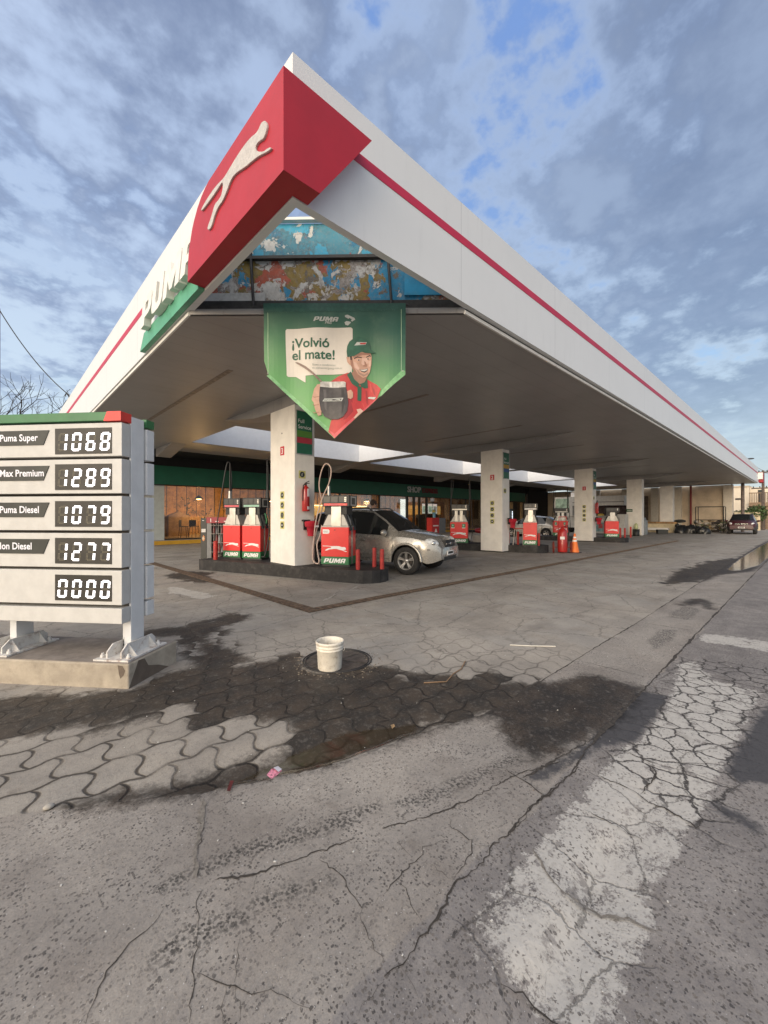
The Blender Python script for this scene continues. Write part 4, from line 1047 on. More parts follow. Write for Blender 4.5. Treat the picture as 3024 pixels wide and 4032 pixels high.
for xc in (-0.195, -1.375):
    b = MB()
    b.box(xc - 0.035, 0.236, 0.235, xc + 0.035, 0.41, 2.415 if xc > -1 else 2.33, m_post)
    b.box(xc - 0.10, 0.30, 0.24, xc - 0.035, 0.36, 0.60, m_post)
    po_ = lpart(b, 'post', ps, 0.004)
    b = MB(); b.box(xc - 0.165, 0.03, 0.221, xc + 0.165, 0.56, 0.236, m_rustw)
    for s in (-1, 1):
        xx = xc + s * 0.062
        b.prism([(xx, .07, .236), (xx, .52, .236), (xx, .52, .30), (xx, .47, .345), (xx, .14, .345), (xx, .07, .29)], (s * 0.012, 0, 0), m_rustw)
        for yy in (.16, .43):
            b.prism([(xx + s * .012, yy, .236), (xx + s * .09, yy, .236), (xx + s * .012, yy, .335)], (0, .010, 0), m_rustw)
    lpart(b, 'base_bracket', ps, label='white base bracket with rust streaks')
    for dx, yy in ((.125, .49), (-.125, .09), (.125, .09), (-.125, .49)):
        b = MB(); b.lathe([(.020, .236), (.020, .258), (.012, .258), (.012, .275)], m_rustw, 6, T(xc + dx, yy, 0)); lpart(b, 'bolt', ps)
b = MB(); b.tube([(-.245, .30, .52), (-.25, .29, .40), (-.255, .27, .30), (-.30, .24, .26), (-.36, .26, .235), (-.33, .33, .228)], 0.011, m_black, 6); lpart(b, 'power_cable', ps)

# ================================================================== PUMP ISLANDS
m_isl = mat('island_black', (0.022, 0.020, 0.019), 0.7, var=0.35, scale=5, bump=0.4, bscale=30, dirt=0.35, dcol=(0.14, 0.125, 0.11))
def island(pts, h, label):
    b = MB(); b.prism([(x, y, -0.05) for x, y in pts], (0, 0, h + 0.05), m_isl)
    return solo(b, 'pump_island', label, 'pump island', 'black kerbed pump islands', 0.035)
def isl_pts(fl, bl, wd, rnd=True):
    fl = Vector(fl); bl = Vector(bl); t = (fl - bl).normalized(); s = Vector((-t.y, t.x)); 
    if s.x < 0: s = -s
    c = fl + s * wd * 0.5; pts = [tuple(bl)]
    for k in range(0, 9):
        a = math.pi * (k / 8.0)
        pts.append(tuple(c - s * (wd * .5 * math.cos(a)) + t * (wd * 0.46 * math.sin(a))))
    pts.append(tuple(bl + s * wd))
    return pts
island(isl_pts((5.78, 6.98), (4.13, 11.75), 1.09), 0.29, 'black pump island nearest the camera, round nosed and carrying pillar 3')
island(isl_pts((15.55, 7.75), (14.35, 11.6), 1.25), 0.29, 'black pump island in the middle, carrying pillar 2 and a red stool')
island(isl_pts((25.0, 7.55), (24.2, 11.6), 1.3), 0.25, 'black pump island farthest back, carrying pillar 1')
m_drip = mat('paint_drip', (0.36, 0.33, 0.28), 0.9, var=0.2)
cr2 = MB()
ribbon([(5.69, 6.72), (5.35, 6.5), (5.1, 6.35), (4.75, 6.3), (4.5, 6.1), (4.2, 5.95)], 0.05, mat('paint_spill', (0.42, 0.39, 0.34), 0.9, var=.3, scale=30), 0.02, 0.03, 0.004, cr2)
ribbon([(5.0, 6.55), (5.25, 6.22)], 0.10, MATS['paint_spill'], 0.01, 0.03, 0.006, cr2)
solo(cr2, 'paint_spill', 'dried pale paint spill on the pavers in front of the nearest island', 'stain')

# ------------------------------------------------------------------ fuel pumps
m_pred = mat('pump_red', (0.74, 0.020, 0.018), 0.38, var=0.06, scale=4, coat=0.15)
m_pgreen = mat('pump_green', (0.02, 0.165, 0.055), 0.42, var=0.1)
m_steel = mat('brushed_steel', (0.42, 0.41, 0.38), 0.36, metal=0.75, var=0.15, scale=5)
m_pwhite = mat('pump_white', (0.60, 0.565, 0.50), 0.5, var=0.07, dirt=0.2, dcol=(0.35, 0.3, 0.25))
m_pdark = mat('pump_dark', (0.016, 0.016, 0.016), 0.5, var=0.3)
m_scr = mat('pump_screen', (0.030, 0.031, 0.029), 0.35, var=0.2)
m_wlog = mat('logo_white', (0.82, 0.80, 0.77), 0.5, var=0)
m_mint = mat('strip_mint', (0.30, 0.52, 0.40), 0.5, var=0.05)
m_pink = mat('strip_pink', (0.62, 0.10, 0.12), 0.5, var=0.05)
def pump(label, loc, rz, w, d, strip, cols=1, stickers=False, boots=True, red_d=0.18, sticker=True):
    """fuel dispenser: x along its front, y into its depth"""
    t = thing('fuel_pump', label, 'fuel pump', loc, rz, 'red fuel pumps')
    b = MB(); b.box(.02, .02, 0, w + .02, d - .02, .05, m_pdark); b.box(.03, red_d + .002, .05, w - .005, d - red_d - .002, .96, m_steel); lpart(b, 'chassis', t)
    for s in (0, 1):
        y0 = 0 if s == 0 else d - red_d
        b = MB(); b.box(0, y0, .235, w, y0 + red_d, .935, m_pred)
        b.box(.004, y0 + .004, .935, w - .004, y0 + red_d - .004, .962, m_pwhite)
        cb = lpart(b, 'red_cabinet', t, 0.006)
        b = MB(); b.box(-.003, y0 - .003, .05, w + .003, y0 + red_d + .003, .233, m_pgreen); gb = lpart(b, 'green_band', t, 0.004)
        if s == 0:
            v, f, wd = G_WORD; k = w * 0.82 / wd
            b = MB(); b.add([(w * .09 + p[0] * k, -.0062, .085 + p[1] * .108) for p in v], f, m_wlog); lpart(b, 'wordmark', gb)
            v, f = G_CAT
            b = MB(); b.add([(w * .04 + p[0] * w * .90, -.0032, .355 + p[1] * w * .62) for p in v], f, m_wlog)
            lpart(b, 'cat_emblem', cb)
            b = MB()
            if sticker:
                b.box(w * .48, -.0025, .86, w * .52, -.0006, .885, m_pdark)
                if w > .6:
                    b.prism([(.04, -.0005, .78), (.19, -.0005, .78), (.215, -.0005, .81), (.215, -.0005, .86), (.19, -.0005, .885), (.04, -.0005, .885)], (0, -.0025, 0), m_wlog)
                    b.box(.06, -.0042, .815, .17, -.0034, .822, m_scr); b.box(.06, -.0042, .84, .17, -.0034, .847, m_scr)
            if stickers:
                for xx in (w * .06, w * .68):
                    b.box(xx, -.0025, .70, xx + .14, -.0005, .86, m_pgreen); b.box(xx, -.0025, .675, xx + .14, -.0005, .70, m_wlog); b.box(xx + .03, -.004, .75, xx + .10, -.0027, .83, m_mint)
            if b.v: lpart(b, 'sticker', cb)
    b = MB()
    b.prism([(w * .05, .03, .972), (w * .97, .03, .972), (w * .80, .03, 1.235), (w * .24, .03, 1.235)], (0, d - .06, 0), m_pwhite); lpart(b, 'upper_cover', t, 0.004)
    for k in range(cols):
        x0 = w * (.36 if cols == 1 else (.26 + .29 * k)); ww = w * (.36 if cols == 1 else .17)
        b = MB(); b.box(x0, .012, .962, x0 + ww, d - .012, 1.44, m_steel); lpart(b, 'steel_column', t, 0.004)
    b = MB(); b.box(w * .10, .05, 1.24, w * .90, d - .05, 1.44, m_pdark); lpart(b, 'dark_core', t)
    b = MB(); b.box(w * .05, -.02, 1.43, w * 1.04, d + .01, 1.70, m_pdark); hd = lpart(b, 'display_head', t, 0.006)
    b = MB(); b.box(w * .11, -.024, 1.452, w * .96, -.0205, 1.505, strip)
    b.box(w * .36, -.0255, 1.458, w * .64, -.0245, 1.499, m_pink if strip is m_pred else strip); lpart(b, 'name_strip', hd)
    b = MB()
    for a, c in ((.10, .34), (.38, .62), (.67, .94)):
        b.box(w * a, -.023, 1.53, w * c, -.0205, 1.67, m_scr)
    for q in range(3):
        b.box(w * .86, -.0255, 1.545 + q * .04, w * .93, -.0235, 1.57 + q * .04, m_steel)
    lpart(b, 'display', hd)
    b = MB(); b.box(w * 1.04, .06, 1.45, w * 1.046, d - .06, 1.675, m_pwhite); b.box(w * 1.046, .12, 1.48, w * 1.05, d - .14, 1.64, m_scr); lpart(b, 'side_panel', hd)
    if boots:
        for yy in (.10, d - .12):
            b = MB(); b.tube([(w * .84, yy, 1.23), (w * 1.03, yy, .86)], .040, m_pdark, 8); b.tube([(w * 1.02, yy + .01, 1.15), (w * 1.06, yy + .01, .98), (w * 1.0, yy + .01, .95)], .014, m_pdark, 6); lpart(b, 'nozzle', t)
        b = MB(); b.tube([(w * .16, .12, 1.22), (w * -.03, .12, .86)], .035, m_pdark, 8); lpart(b, 'nozzle', t)
    return t
def hose(parent, pts, m, r=0.016, name='hose', smooth=3):
    P = [Vector(p) for p in pts]
    for _ in range(smooth):
        q = [P[0]]
        for a, c in zip(P, P[1:]):
            q += [a.lerp(c, .25), a.lerp(c, .75)]
        q.append(P[-1]); P = q
    b = MB(); b.tube(P, r, m, 8); return lpart(b, name, parent)
RZ = -rad(59)
m_hose = mat('hose_beige', (0.55, 0.42, 0.35), 0.55, var=0.12)
p1 = pump('red fuel pump right of pillar 3 with a looped beige hose', (5.72, 8.16, .285), RZ, .70, .50, m_pred)
hose(p1, [(.02, .1, 1.46), (-.10, .05, 1.9), (.0, 0, 2.3), (.12, 0, 2.5), (.28, 0, 2.36), (.22, 0, 2.0), (.06, -.02, 1.70), (-.10, -.02, 1.25), (-.17, 0, .9), (-.20, 0, .55), (-.24, .0, .2), (-.18, 0, .06), (-.03, .0, .05), (-.10, 0, .35), (-.12, 0, .55), (-.04, .05, .75), (-.03, .1, .98)], m_hose, .016)
hose(p1, [(.0, .1, 1.45), (-.14, .1, .95), (-.25, .05, .5), (-.22, .05, .06), (-.06, .05, .04)], m_hose, .015)
b = MB(); b.tube([(.07, .3, 1.69), (.07, .3, 1.95)], [.05, .03], m_steel, 8); b.tube([(.07, .3, 1.95), (.08, .3, 2.5)], .012, m_dkmetal, 6); lpart(b, 'hose_mast', p1)
pa = pump('red fuel pump with a pink strip, leftmost of the pair left of pillar 3', (4.70, 11.46, .285), RZ, .54, .44, m_pink, sticker=True, boots=False)
pb_ = pump('red fuel pump with a mint green strip, between the pink strip pump and pillar 3', (4.95, 10.79, .285), RZ, .56, .44, m_mint, sticker=True, boots=True)
m_blackh = mat('hose_black', (0.028, 0.026, 0.025), 0.5)
for p, xx in ((pa, .04), (pb_, .62)):
    b = MB(); b.tube([(xx, .25, 1.69), (xx, .25, 1.92)], [.055, .04], m_steel if p is pa else m_pdark, 8); b.tube([(xx, .25, 1.92), (xx, .25, 2.72)], [.022, .014], m_dkmetal, 6); lpart(b, 'hose_mast', p)
    hose(p, [(xx, .25, 2.72), (xx - .05, .2, 2.78), (xx - .12, .15, 2.3), (xx - .2, .1, 1.6), (xx - .28, .05, 1.0), (xx - .36, .02, .5), (xx - .3, 0, .15), (xx - .15, 0, .12), (xx - .08, .0, .4)] if p is pa else
         [(xx, .25, 2.72), (xx + .03, .2, 2.8), (xx + .06, .15, 2.2), (xx + .12, .1, 1.4), (xx + .2, .05, .8), (xx + .1, 0, .1), (xx - .02, 0, .1)], m_blackh, .017)
    hose(p, [(xx, .25, 2.70), (xx + .03, .3, 2.3), (xx + .0, .3, 1.9)], m_blackh, .015)
b = MB(); b.tube([(.64, .1, 1.28), (.70, .1, 1.1), (.68, .1, 1.0)], .02, m_pgreen, 8); lpart(b, 'nozzle', pb_, label='green nozzle')
p2a = pump('red fuel pump with two green stickers, left of pillar 2', (14.30, 10.80, .285), RZ, .74, .50, m_steel, 2, True, sticker=False)
p2b = pump('red fuel pump right of pillar 2, beside the red stool', (15.42, 8.02, .285), RZ + rad(-6), .52, .45, m_wlog, 1, sticker=True)
p3a = pump('red fuel pump with two green stickers, left of pillar 1 behind the wheeled extinguisher', (24.45, 10.75, .245), RZ, .80, .50, m_steel, 2, True, sticker=False)
p3b = pump('red fuel pump right of pillar 1, in front of the food kiosk', (25.15, 8.1, .245), RZ + rad(-4), .68, .50, m_pdark, 1, sticker=False)
for p in (p2a, p3a):
    b = MB(); b.tube([(.02, .25, 1.69), (.02, .25, 2.75)], [.03, .015], m_dkmetal, 6); lpart(b, 'hose_mast', p)
    b = MB(); b.tube([(.80, .25, 1.69), (.80, .25, 2.9)], [.03, .02], m_dkmetal, 6); lpart(b, 'hose_mast', p)
    hose(p, [(.02, .25, 2.74), (.12, .25, 2.8), (.1, .2, 2.3), (.0, .2, 1.9), (-.05, .1, 1.2)], m_blackh, .014)
    hose(p, [(.80, .25, 2.9), (.85, .2, 2.2), (.9, .1, 1.2), (.95, .1, .5), (.85, .1, .1)], m_blackh, .016)

# ------------------------------------------------------------------ red bollards
m_boll = mat('bollard_red', (0.40, 0.030, 0.022), 0.6, var=0.2, scale=9, dirt=0.3, dcol=(0.2, 0.04, 0.03))
def bollard(x, y, z, h, label, r=.048):
    b = MB(); b.lathe([(r, 0), (r, h - .02), (r * .85, h), (0.001, h + .004)], m_boll, 16)
    o = solo(b, 'bollard', label, 'bollard', 'red steel bollards on the pump islands'); o.location = (x, y, z); return o
bollard(5.93, 7.04, .28, .46, 'short red bollard on the nearest island, just right of its pump')
bollard(6.52, 7.14, .28, .46, 'short red bollard on the nearest island, the one standing furthest back')
bollard(6.37, 6.72, .28, .46, 'short red bollard at the round nose of the nearest island')
bollard(4.43, 11.32, .28, .52, 'red bollard in front of the black drinks rack, left of the pumps', .055)
bollard(15.9, 7.6, .28, .5, 'red bollard beside the wheeled extinguisher')
bollard(16.4, 9.2, .28, .5, 'red bollard behind the pump right of pillar 2')
bollard(25.9, 7.55, .24, .55, 'left of two red bollards close together in front of the white shelf')
bollard(26.0, 7.35, .24, .55, 'right of two red bollards close together in front of the white shelf')
bollard(26.35, 7.15, .24, .62, 'red bollard at the tip of the farthest island')
bollard(15.9, 8.5, .28, .55, 'red bollard behind the stool legs')
# ================================================================== THINGS ON THE PILLARS
m_yel = mat('plate_yellow', (0.60, 0.56, 0.20), 0.5, var=0.05)
m_disc = mat('plate_black', (0.025, 0.028, 0.025), 0.5, var=0)
m_numr = mat('number_red', (0.56, 0.03, 0.04), 0.5, var=0.06)
FX = {'x': lambda X0, y, z: frame((X0, y, z), (0, -1, 0), (0, 0, 1)), 'y': lambda Y0, x, z: frame((x, Y0, z), (1, 0, 0), (0, 0, 1))}
def pictogram(M, label, size, kind):
    t = thing('pictogram_sign', label, 'sign', tuple(M.translation), 0, 'yellow and black pictogram plates')
    b = MB(); b.box(-size / 2, -size / 2, 0.001, size / 2, size / 2, .006, m_yel, M); part(b, 'plate', t)
    b = MB(); b.lathe([(size * .37, .0065), (size * .37, .0085)], m_disc, 20, M)
    w_ = m_wlog; s = size
    if kind == 0:   b.box(-s * .16, -s * .02, .009, s * .1, s * .05, .0105, w_, M); b.box(s * .1, -s * .07, .009, s * .15, s * .1, .0105, w_, M)
    elif kind == 1: b.box(-s * .1, -s * .13, .009, s * .06, s * .02, .0105, w_, M); b.box(-s * .02, s * .03, .009, s * .12, s * .08, .0105, w_, M)
    elif kind == 2: b.box(-s * .09, -s * .17, .009, s * .09, s * .16, .0105, mat('glyph_grey', (.4, .4, .38), .5), M); b.box(-s * .06, -s * .1, .0108, s * .06, s * .1, .0115, m_disc, M)
    elif kind == 3: b.lathe([(s * .12, .009), (s * .12, .0105)], w_, 10, M @ T(-s * .03, 0, 0)); b.box(s * .0, -s * .03, .009, s * .2, s * .02, .0102, w_, M)
    else:           b.box(-s * .1, -s * .2, .009, s * .02, s * .12, .0105, mat('glyph_grey', (.4, .4, .38), .5), M); b.box(s * .0, s * .12, .009, s * .12, s * .18, .0105, MATS['glyph_grey'], M)
    part(b, 'symbol_disc', t)
def number_plate(M, num, label, sz=.22):
    t = thing('number_plate', label, 'sign', tuple(M.translation))
    b = MB(); b.box(-sz * .42, -sz / 2, .001, sz * .42, sz / 2, .006, m_numr, M); part(b, 'plate', t)
    v, f = text_geo(num, 1, 0, .02, 'CENTER'); b = MB(); b.add([(p[0] * sz * .95, (p[1] - .36) * sz * .95, .0075) for p in v], f, m_wlog, False, M); part(b, 'numeral', t)
KN = ['top', 'second', 'third', 'bottom']
for i, (px, num, near) in enumerate(((5.254, '3', 'nearest'), (14.804, '2', 'middle'), (24.604, '1', 'farthest'))):
    yc = 9.17 if i == 0 else 9.05
    number_plate(FX['x'](px, yc, 3.12 if i == 0 else 3.06), num, 'small red plate with a white %s high on the %s cream pillar' % (num, near))
    for k, z in enumerate((2.01, 1.76, 1.51, 1.26)):
        pictogram(FX['x'](px, yc, z), '%s of four yellow pictogram plates on the pillar numbered %s' % (KN[k], num), .19, k)
    pictogram(FX['y'](8.6, px + .21, 2.50), 'yellow pictogram plate high on the right face of the pillar numbered %s' % num, .19, 4)
    t = thing('service_board', 'tall green service board on the pillar numbered %s' % num, 'sign', (px + .25, 8.6, 3.4), 0, 'green service boards on the pillars')
    M = FX['y'](8.6, px + .03, 2.99)
    b = MB(); b.box(0, 0, .001, .46, 1.06, .035, m_steel, M); part(b, 'metal_frame', t, .004)
    b = MB(); b.box(.015, .015, .0355, .445, 1.045, .038, mat('board_green', (.012, .12, .06), .4, var=.1), M)
    c1_, c2_ = ((.09, .24, .03), (.42, .03, .05)) if i == 0 else ((.45, .26, .03), (.03, .08, .22))
    b.box(.015, .42, .0385, .445, .57, .0395, mat('band_a%d' % i, c1_, .5, var=.05), M); b.box(.015, .27, .0385, .445, .41, .0395, mat('band_b%d' % i, c2_, .5, var=.05), M)
    face = part(b, 'board_face', t)
    b = MB()
    for s, yy in (('Full', .76), ('Service', .62)):
        v, f = text_geo(s, .13); b.add([(p[0] + .04, p[1] + yy, .0405) for p in v], f, m_wlog, False, M)
    part(b, 'lettering', t)
b = MB(); b.lathe([(.02, 0), (.02, .004)], m_black, 10, FX['x'](5.254, 9.19, 3.56)); solo(b, 'wall_socket', 'small dark round hole cover high on the nearest pillar', 'socket')
def sink(M, tt): pass
m_ext = mat('extinguisher_red', (0.42, 0.022, 0.018), 0.32, var=0.08, coat=.4)
def extinguisher(loc, label, s=1.0):
    t = thing('fire_extinguisher', label, 'extinguisher', loc, 0, 'wall mounted fire extinguishers')
    b = MB(); b.lathe([(.001, 0), (.085, .004), (.092, .02), (.092, .52), (.07, .585), (.035, .615), (.03, .64), (.001, .642)], m_ext, 20); lpart(b, 'cylinder', t)
    b = MB(); b.tube([(0, 0, .63), (0, 0, .69)], .022, m_pdark, 8); b.tube([(-.02, 0, .685), (.09, -.01, .74)], .012, m_pdark, 6); b.tube([(-.02, 0, .67), (.10, -.01, .69)], .010, m_pdark, 6); lpart(b, 'valve', t)
    b = MB(); b.tube([(-.03, 0, .67), (-.09, -.03, .62), (-.105, -.03, .45), (-.10, -.02, .25)], .013, m_pdark, 6); lpart(b, 'hose', t)
    b = MB()
    vs = []; fs = []
    for k in range(9):
        a = rad(-100 + 80 * k / 8); vs += [(.0935 * math.cos(a), .0935 * math.sin(a), .36), (.0935 * math.cos(a), .0935 * math.sin(a), .55)]
    b.add(vs, [(2 * k, 2 * k + 2, 2 * k + 3, 2 * k + 1) for k in range(8)], m_wlog)
    vs = [(x * 1.0, y, z - .31 if z < .5 else z - .43) for x, y, z in vs]
    b.add(vs, [(2 * k, 2 * k + 2, 2 * k + 3, 2 * k + 1) for k in range(8)], m_wlog); lpart(b, 'label', t)
    t.scale = (s, s, s); return t
extinguisher((5.50, 8.49, 1.60), 'red fire extinguisher hung on the nearest pillar, numbered 3')
extinguisher((24.86, 8.45, 1.62), 'red fire extinguisher hung on the farthest pillar, numbered 1')
m_bkt = mat('bucket_red', (0.52, 0.025, 0.045), 0.45, var=0.1)
def sand_bucket(loc, label):
    t = thing('fire_bucket', label, 'bucket', loc, 0, 'red wall buckets on the pillars')
    b = MB(); b.box(-.10, .06, .15, .0, .10, .40, m_pdark); lpart(b, 'wall_bracket', t)
    b = MB(); b.lathe([(.085, 0), (.09, .01), (.115, .22), (.15, .225), (.165, .33), (.17, .335)], m_bkt, 20, T(.03, -.05, 0)); lpart(b, 'pail', t)
    b = MB(); b.lathe([(.168, .335), (.15, .36), (.06, .372), (.001, .374)], m_bkt, 20, T(.03, -.05, 0)); b.box(-.16, -.03, .36, .02, .08, .40, m_pdark); lpart(b, 'lid', t)
    b = MB(); b.box(.02, -.222, .22, .13, -.216, .265, m_wlog); lpart(b, 'label', t)
sand_bucket((5.60, 8.50, 1.0), 'red lidded sand bucket on the nearest pillar, numbered 3')
sand_bucket((15.25, 8.45, 1.0), 'red lidded sand bucket on the middle pillar, numbered 2')
sand_bucket((24.9, 8.42, 1.0), 'red lidded sand bucket on the farthest pillar, numbered 1')

# ================================================================== DRINKS RACK AND AD POST
m_rackred = mat('rack_red', (0.30, 0.022, 0.035), 0.5, var=0.1)
m_rackgrey = mat('rack_grey', (0.16, 0.165, 0.17), 0.45, var=0.1)
dk_ = thing('drinks_rack', 'wire drinks rack with a red header and black advert post left of the pumps', 'rack', (4.64, 13.0, 0), rad(-45))
b = MB(); b.box(0, 0, 0, .17, .05, 1.42, m_disc); b.box(.005, -.003, 0.0, .165, -.001, .12, mat('ad_pink', (.70, .05, .10), .5)); po_ = lpart(b, 'advert_post', dk_)
b = MB(); 
for z, h in ((1.02, .018), (1.045, .018), (1.07, .018), (.99, .022)): b.box(.02, -.003, z, .15, -.001, z + h, m_wlog)
b.box(.05, -.003, 1.34, .10, -.001, 1.355, m_wlog)
b.prism([(.04, -.001, .80), (.08, -.001, .90), (.12, -.001, .86), (.13, -.001, .78), (.10, -.001, .72), (.06, -.001, .72)], (0, -.002, 0), mat('ad_orange', (.55, .20, .06), .5, var=.5, scale=40))
b.box(.05, -.0045, .76, .10, -.0031, .84, mat('ad_cream', (.6, .5, .35), .5, var=.5, scale=60)); lpart(b, 'advert_print', po_)
b = MB(); b.box(.175, .01, 0, .31, .42, 1.26, m_rackgrey); lpart(b, 'side_panel', dk_, .004)
b = MB(); b.box(.175, .0, 1.27, .95, .42, 1.45, m_rackred); b.box(.30, -.003, 1.30, .32, -.001, 1.41, m_wlog); b.box(.45, -.003, 1.31, .55, -.001, 1.33, m_wlog); b.box(.72, -.003, 1.31, .9, -.001, 1.335, m_wlog); lpart(b, 'header', dk_)
b = MB()
for k in range(9): b.tube([(.32 + .075 * k, .01, .05), (.32 + .075 * k, .01, 1.26)], .006, m_steel, 4)
for z in (.1, .38, .66, .94, 1.2): b.tube([(.31, .0, z), (.95, .0, z)], .007, m_steel, 4); b.box(.31, .02, z - .01, .95, .40, z, m_dkmetal)
lpart(b, 'wire_shelf', dk_)
b = MB(); b.box(.31, .41, .02, .95, .42, 1.27, m_dkmetal); lpart(b, 'back_panel', dk_)
for r_, z in enumerate((.1, .38, .66, .94)):
    for k in range(7):
        if (r_ * 7 + k) % 5 == 3: continue
        b = MB(); c = [mat('bottle_a', (.22, .02, .02), .3), mat('bottle_b', (.32, .33, .34), .25), mat('bottle_c', (.05, .03, .02), .2)][(k + r_) % 3]
        b.lathe([(.04, 0), (.042, .02), (.042, .15), (.015, .21), (.015, .24)], c, 8)
        o = solo(b, 'bottle', 'drink bottle standing on a shelf of the wire drinks rack', 'bottle', 'bottles in the drinks rack')
        p = T(4.64, 13.0, 0, rad(-45)) @ Vector((.36 + .085 * k, .12, z)); o.location = p

# ================================================================== SMALL THINGS ON THE FORECOURT
m_pail = mat('pail_white', (0.72, 0.67, 0.57), 0.55, var=0.10, scale=14, dirt=0.75, dcol=(0.33, 0.24, 0.14), bump=.2)
bk = thing('paint_bucket', 'dirty white plastic bucket standing on the iron cover', 'bucket', (2.388, 3.262, .008))
b = MB(); b.lathe([(.001, .0), (.112, .001), (.115, .008), (.125, .186), (.133, .192), (.133, .199), (.127, .203), (.127, .214), (.135, .219), (.135, .226), (.128, .230), (.129, .243), (.138, .248), (.138, .268), (.133, .273), (.126, .267), (.118, .20), (.106, .012), (.001, .012)], m_pail, 36, None, False); lpart(b, 'pail', bk)
b = MB(); pts = []
for k in range(13):
    a = math.pi * k / 12; pts.append((.137 * math.cos(a) * CA * 0 + .138 * math.cos(a) * .72, -.138 * math.cos(a) * .69 + .0, .235 - .0 - .11 * math.sin(a) * 0))
pts = [(.097, -.093, .205), (.104, -.099, .195), (.104, -.099, .18), (.094, -.090, .168)]
b.tube(pts, .0032, m_pail, 6); lpart(b, 'handle', bk)
mh = thing('manhole_cover', 'round iron cover with a raised rim under the white bucket', 'manhole', (2.585, 3.40, 0))
m_iron = mat('wet_iron', (0.085, 0.072, 0.060), 0.6, var=0.4, scale=12, bump=.5, bscale=50)
b = MB(); b.lathe([(.001, .002), (.32, .002), (.335, .004)], m_iron, 40, None, False); lpart(b, 'plate', mh)
b = MB()
for rr in (.325, .352):
    b.tube([(rr * math.cos(2 * math.pi * k / 48), rr * math.sin(2 * math.pi * k / 48), .006) for k in range(49)], .0065, m_dkmetal, 6, None, False)
for a in range(3): b.box(-.30, -.006, .003, .30, .006, .0065, m_iron, T(0, 0, 0, math.pi * a / 3))
lpart(b, 'rim', mh)
# wet grit round the cover
m_debris = mat('grit_debris', (0.20, 0.165, 0.125), 0.9, var=0.5, scale=60)
b = MB()
for k in range(260):
    a = RND.uniform(0, 6.28); r_ = abs(RND.gauss(.40, .07)); x, y = 2.585 + r_ * math.cos(a), 3.40 + r_ * math.sin(a)
    if x + y > 6.3 and RND.random() < .8: continue
    s = RND.uniform(.003, .009); b.box(-s, -s * .5, 0, s, s * .5, s * .6, m_debris, T(x, y, gz(x, y), RND.uniform(0, 3)))
o = solo(b, 'grit', 'crumbs of grit and dry leaves round the iron cover', 'grit', None, 0, 'stuff')
b = MB(); M = T(1.19, 2.17, gz(1.19, 2.17) + .012, .4, .25, .1)
b.poly([(-.05, -.022, 0), (.0, -.026, .006), (.05, -.018, .0), (.055, .02, .004), (.0, .028, .010), (-.045, .02, .002)], mat('wrapper_pink', (.68, .25, .32), .5, var=.5, scale=70), M)
b.poly([(.01, -.02, .013), (.05, -.015, .008), (.052, .018, .010), (.012, .022, .016)], mat('wrapper_white', (.75, .70, .72), .5, var=.2), M); solo(b, 'sweet_wrapper', 'crumpled pink and white wrapper in the gutter', 'litter')
b = MB(); M = T(.95, 2.22, gz(.95, 2.22) + .01, 1.0, .1, .1); b.poly([(-.05, -.008, 0), (.05, -.010, .004), (.045, .008, .006), (-.05, .010, .002)], mat('wrapper_dark', (.12, .02, .02), .5, var=.3), M); solo(b, 'wrapper_strip', 'dark red strip of wrapper in the gutter edge', 'litter')
def stick(a, c, r, name, label, m):
    b = MB(); P = [(x, y, gz(x, y) + r + .002) for x, y in a]; b.tube(P, r, m, 5); return solo(b, name, label, c)
m_straw2 = mat('straw_white', (0.66, 0.63, 0.55), 0.6)
stick([(4.32, 2.41), (4.45, 2.23), (4.64, 2.02)], 'litter', .006, 'white_stick', 'long thin white stick lying on the pavers right of the bucket', m_straw2)
stick([(.32, 4.74), (.42, 4.59)], 'litter', .005, 'drinking_straw', 'pale straw lying in front of the sign plinth', m_straw2)
m_twig = mat('twig_brown', (0.22, 0.14, 0.08), 0.9, var=.2)
stick([(2.78, 2.39), (2.95, 2.27), (3.15, 2.34), (3.30, 2.36), (3.51, 2.46)], 'twig', .006, 'dry_twig', 'crooked brown twig on the edge of the wet stain', m_twig)
b = MB(); b.ball((0, 0, .012), (.026, .018, .014), mat('pebble_grey', (.42, .39, .34), .9, var=.2), 8, 5, T(.21, 2.70, gz(.21, 2.7))); solo(b, 'pebble', 'single pale pebble at the edge of the pavers', 'stone')
b = MB(); b.poly([(-.03, 0, 0), (0, -.016, .006), (.035, 0, .002), (0, .018, .010)], mat('leaf_tan', (.40, .26, .13), .8, var=.2), T(2.07, 2.07, gz(2.07, 2.07) + .01, .6)); solo(b, 'dry_leaf', 'small tan leaf in the puddle', 'leaf')
b = MB()
for k in range(150):
    x, y = RND.uniform(.2, 6), RND.uniform(.2, 4.5); s = RND.uniform(.002, .005)
    b.box(-s, -s * .6, 0, s, s * .6, s * .5, mat('chip_white', (.62, .60, .55), .8), T(x, y, gz(x, y), RND.uniform(0, 3)))
solo(b, 'stone_chip', 'scattered white stone chips on the ground', 'grit', None, 0, 'stuff')

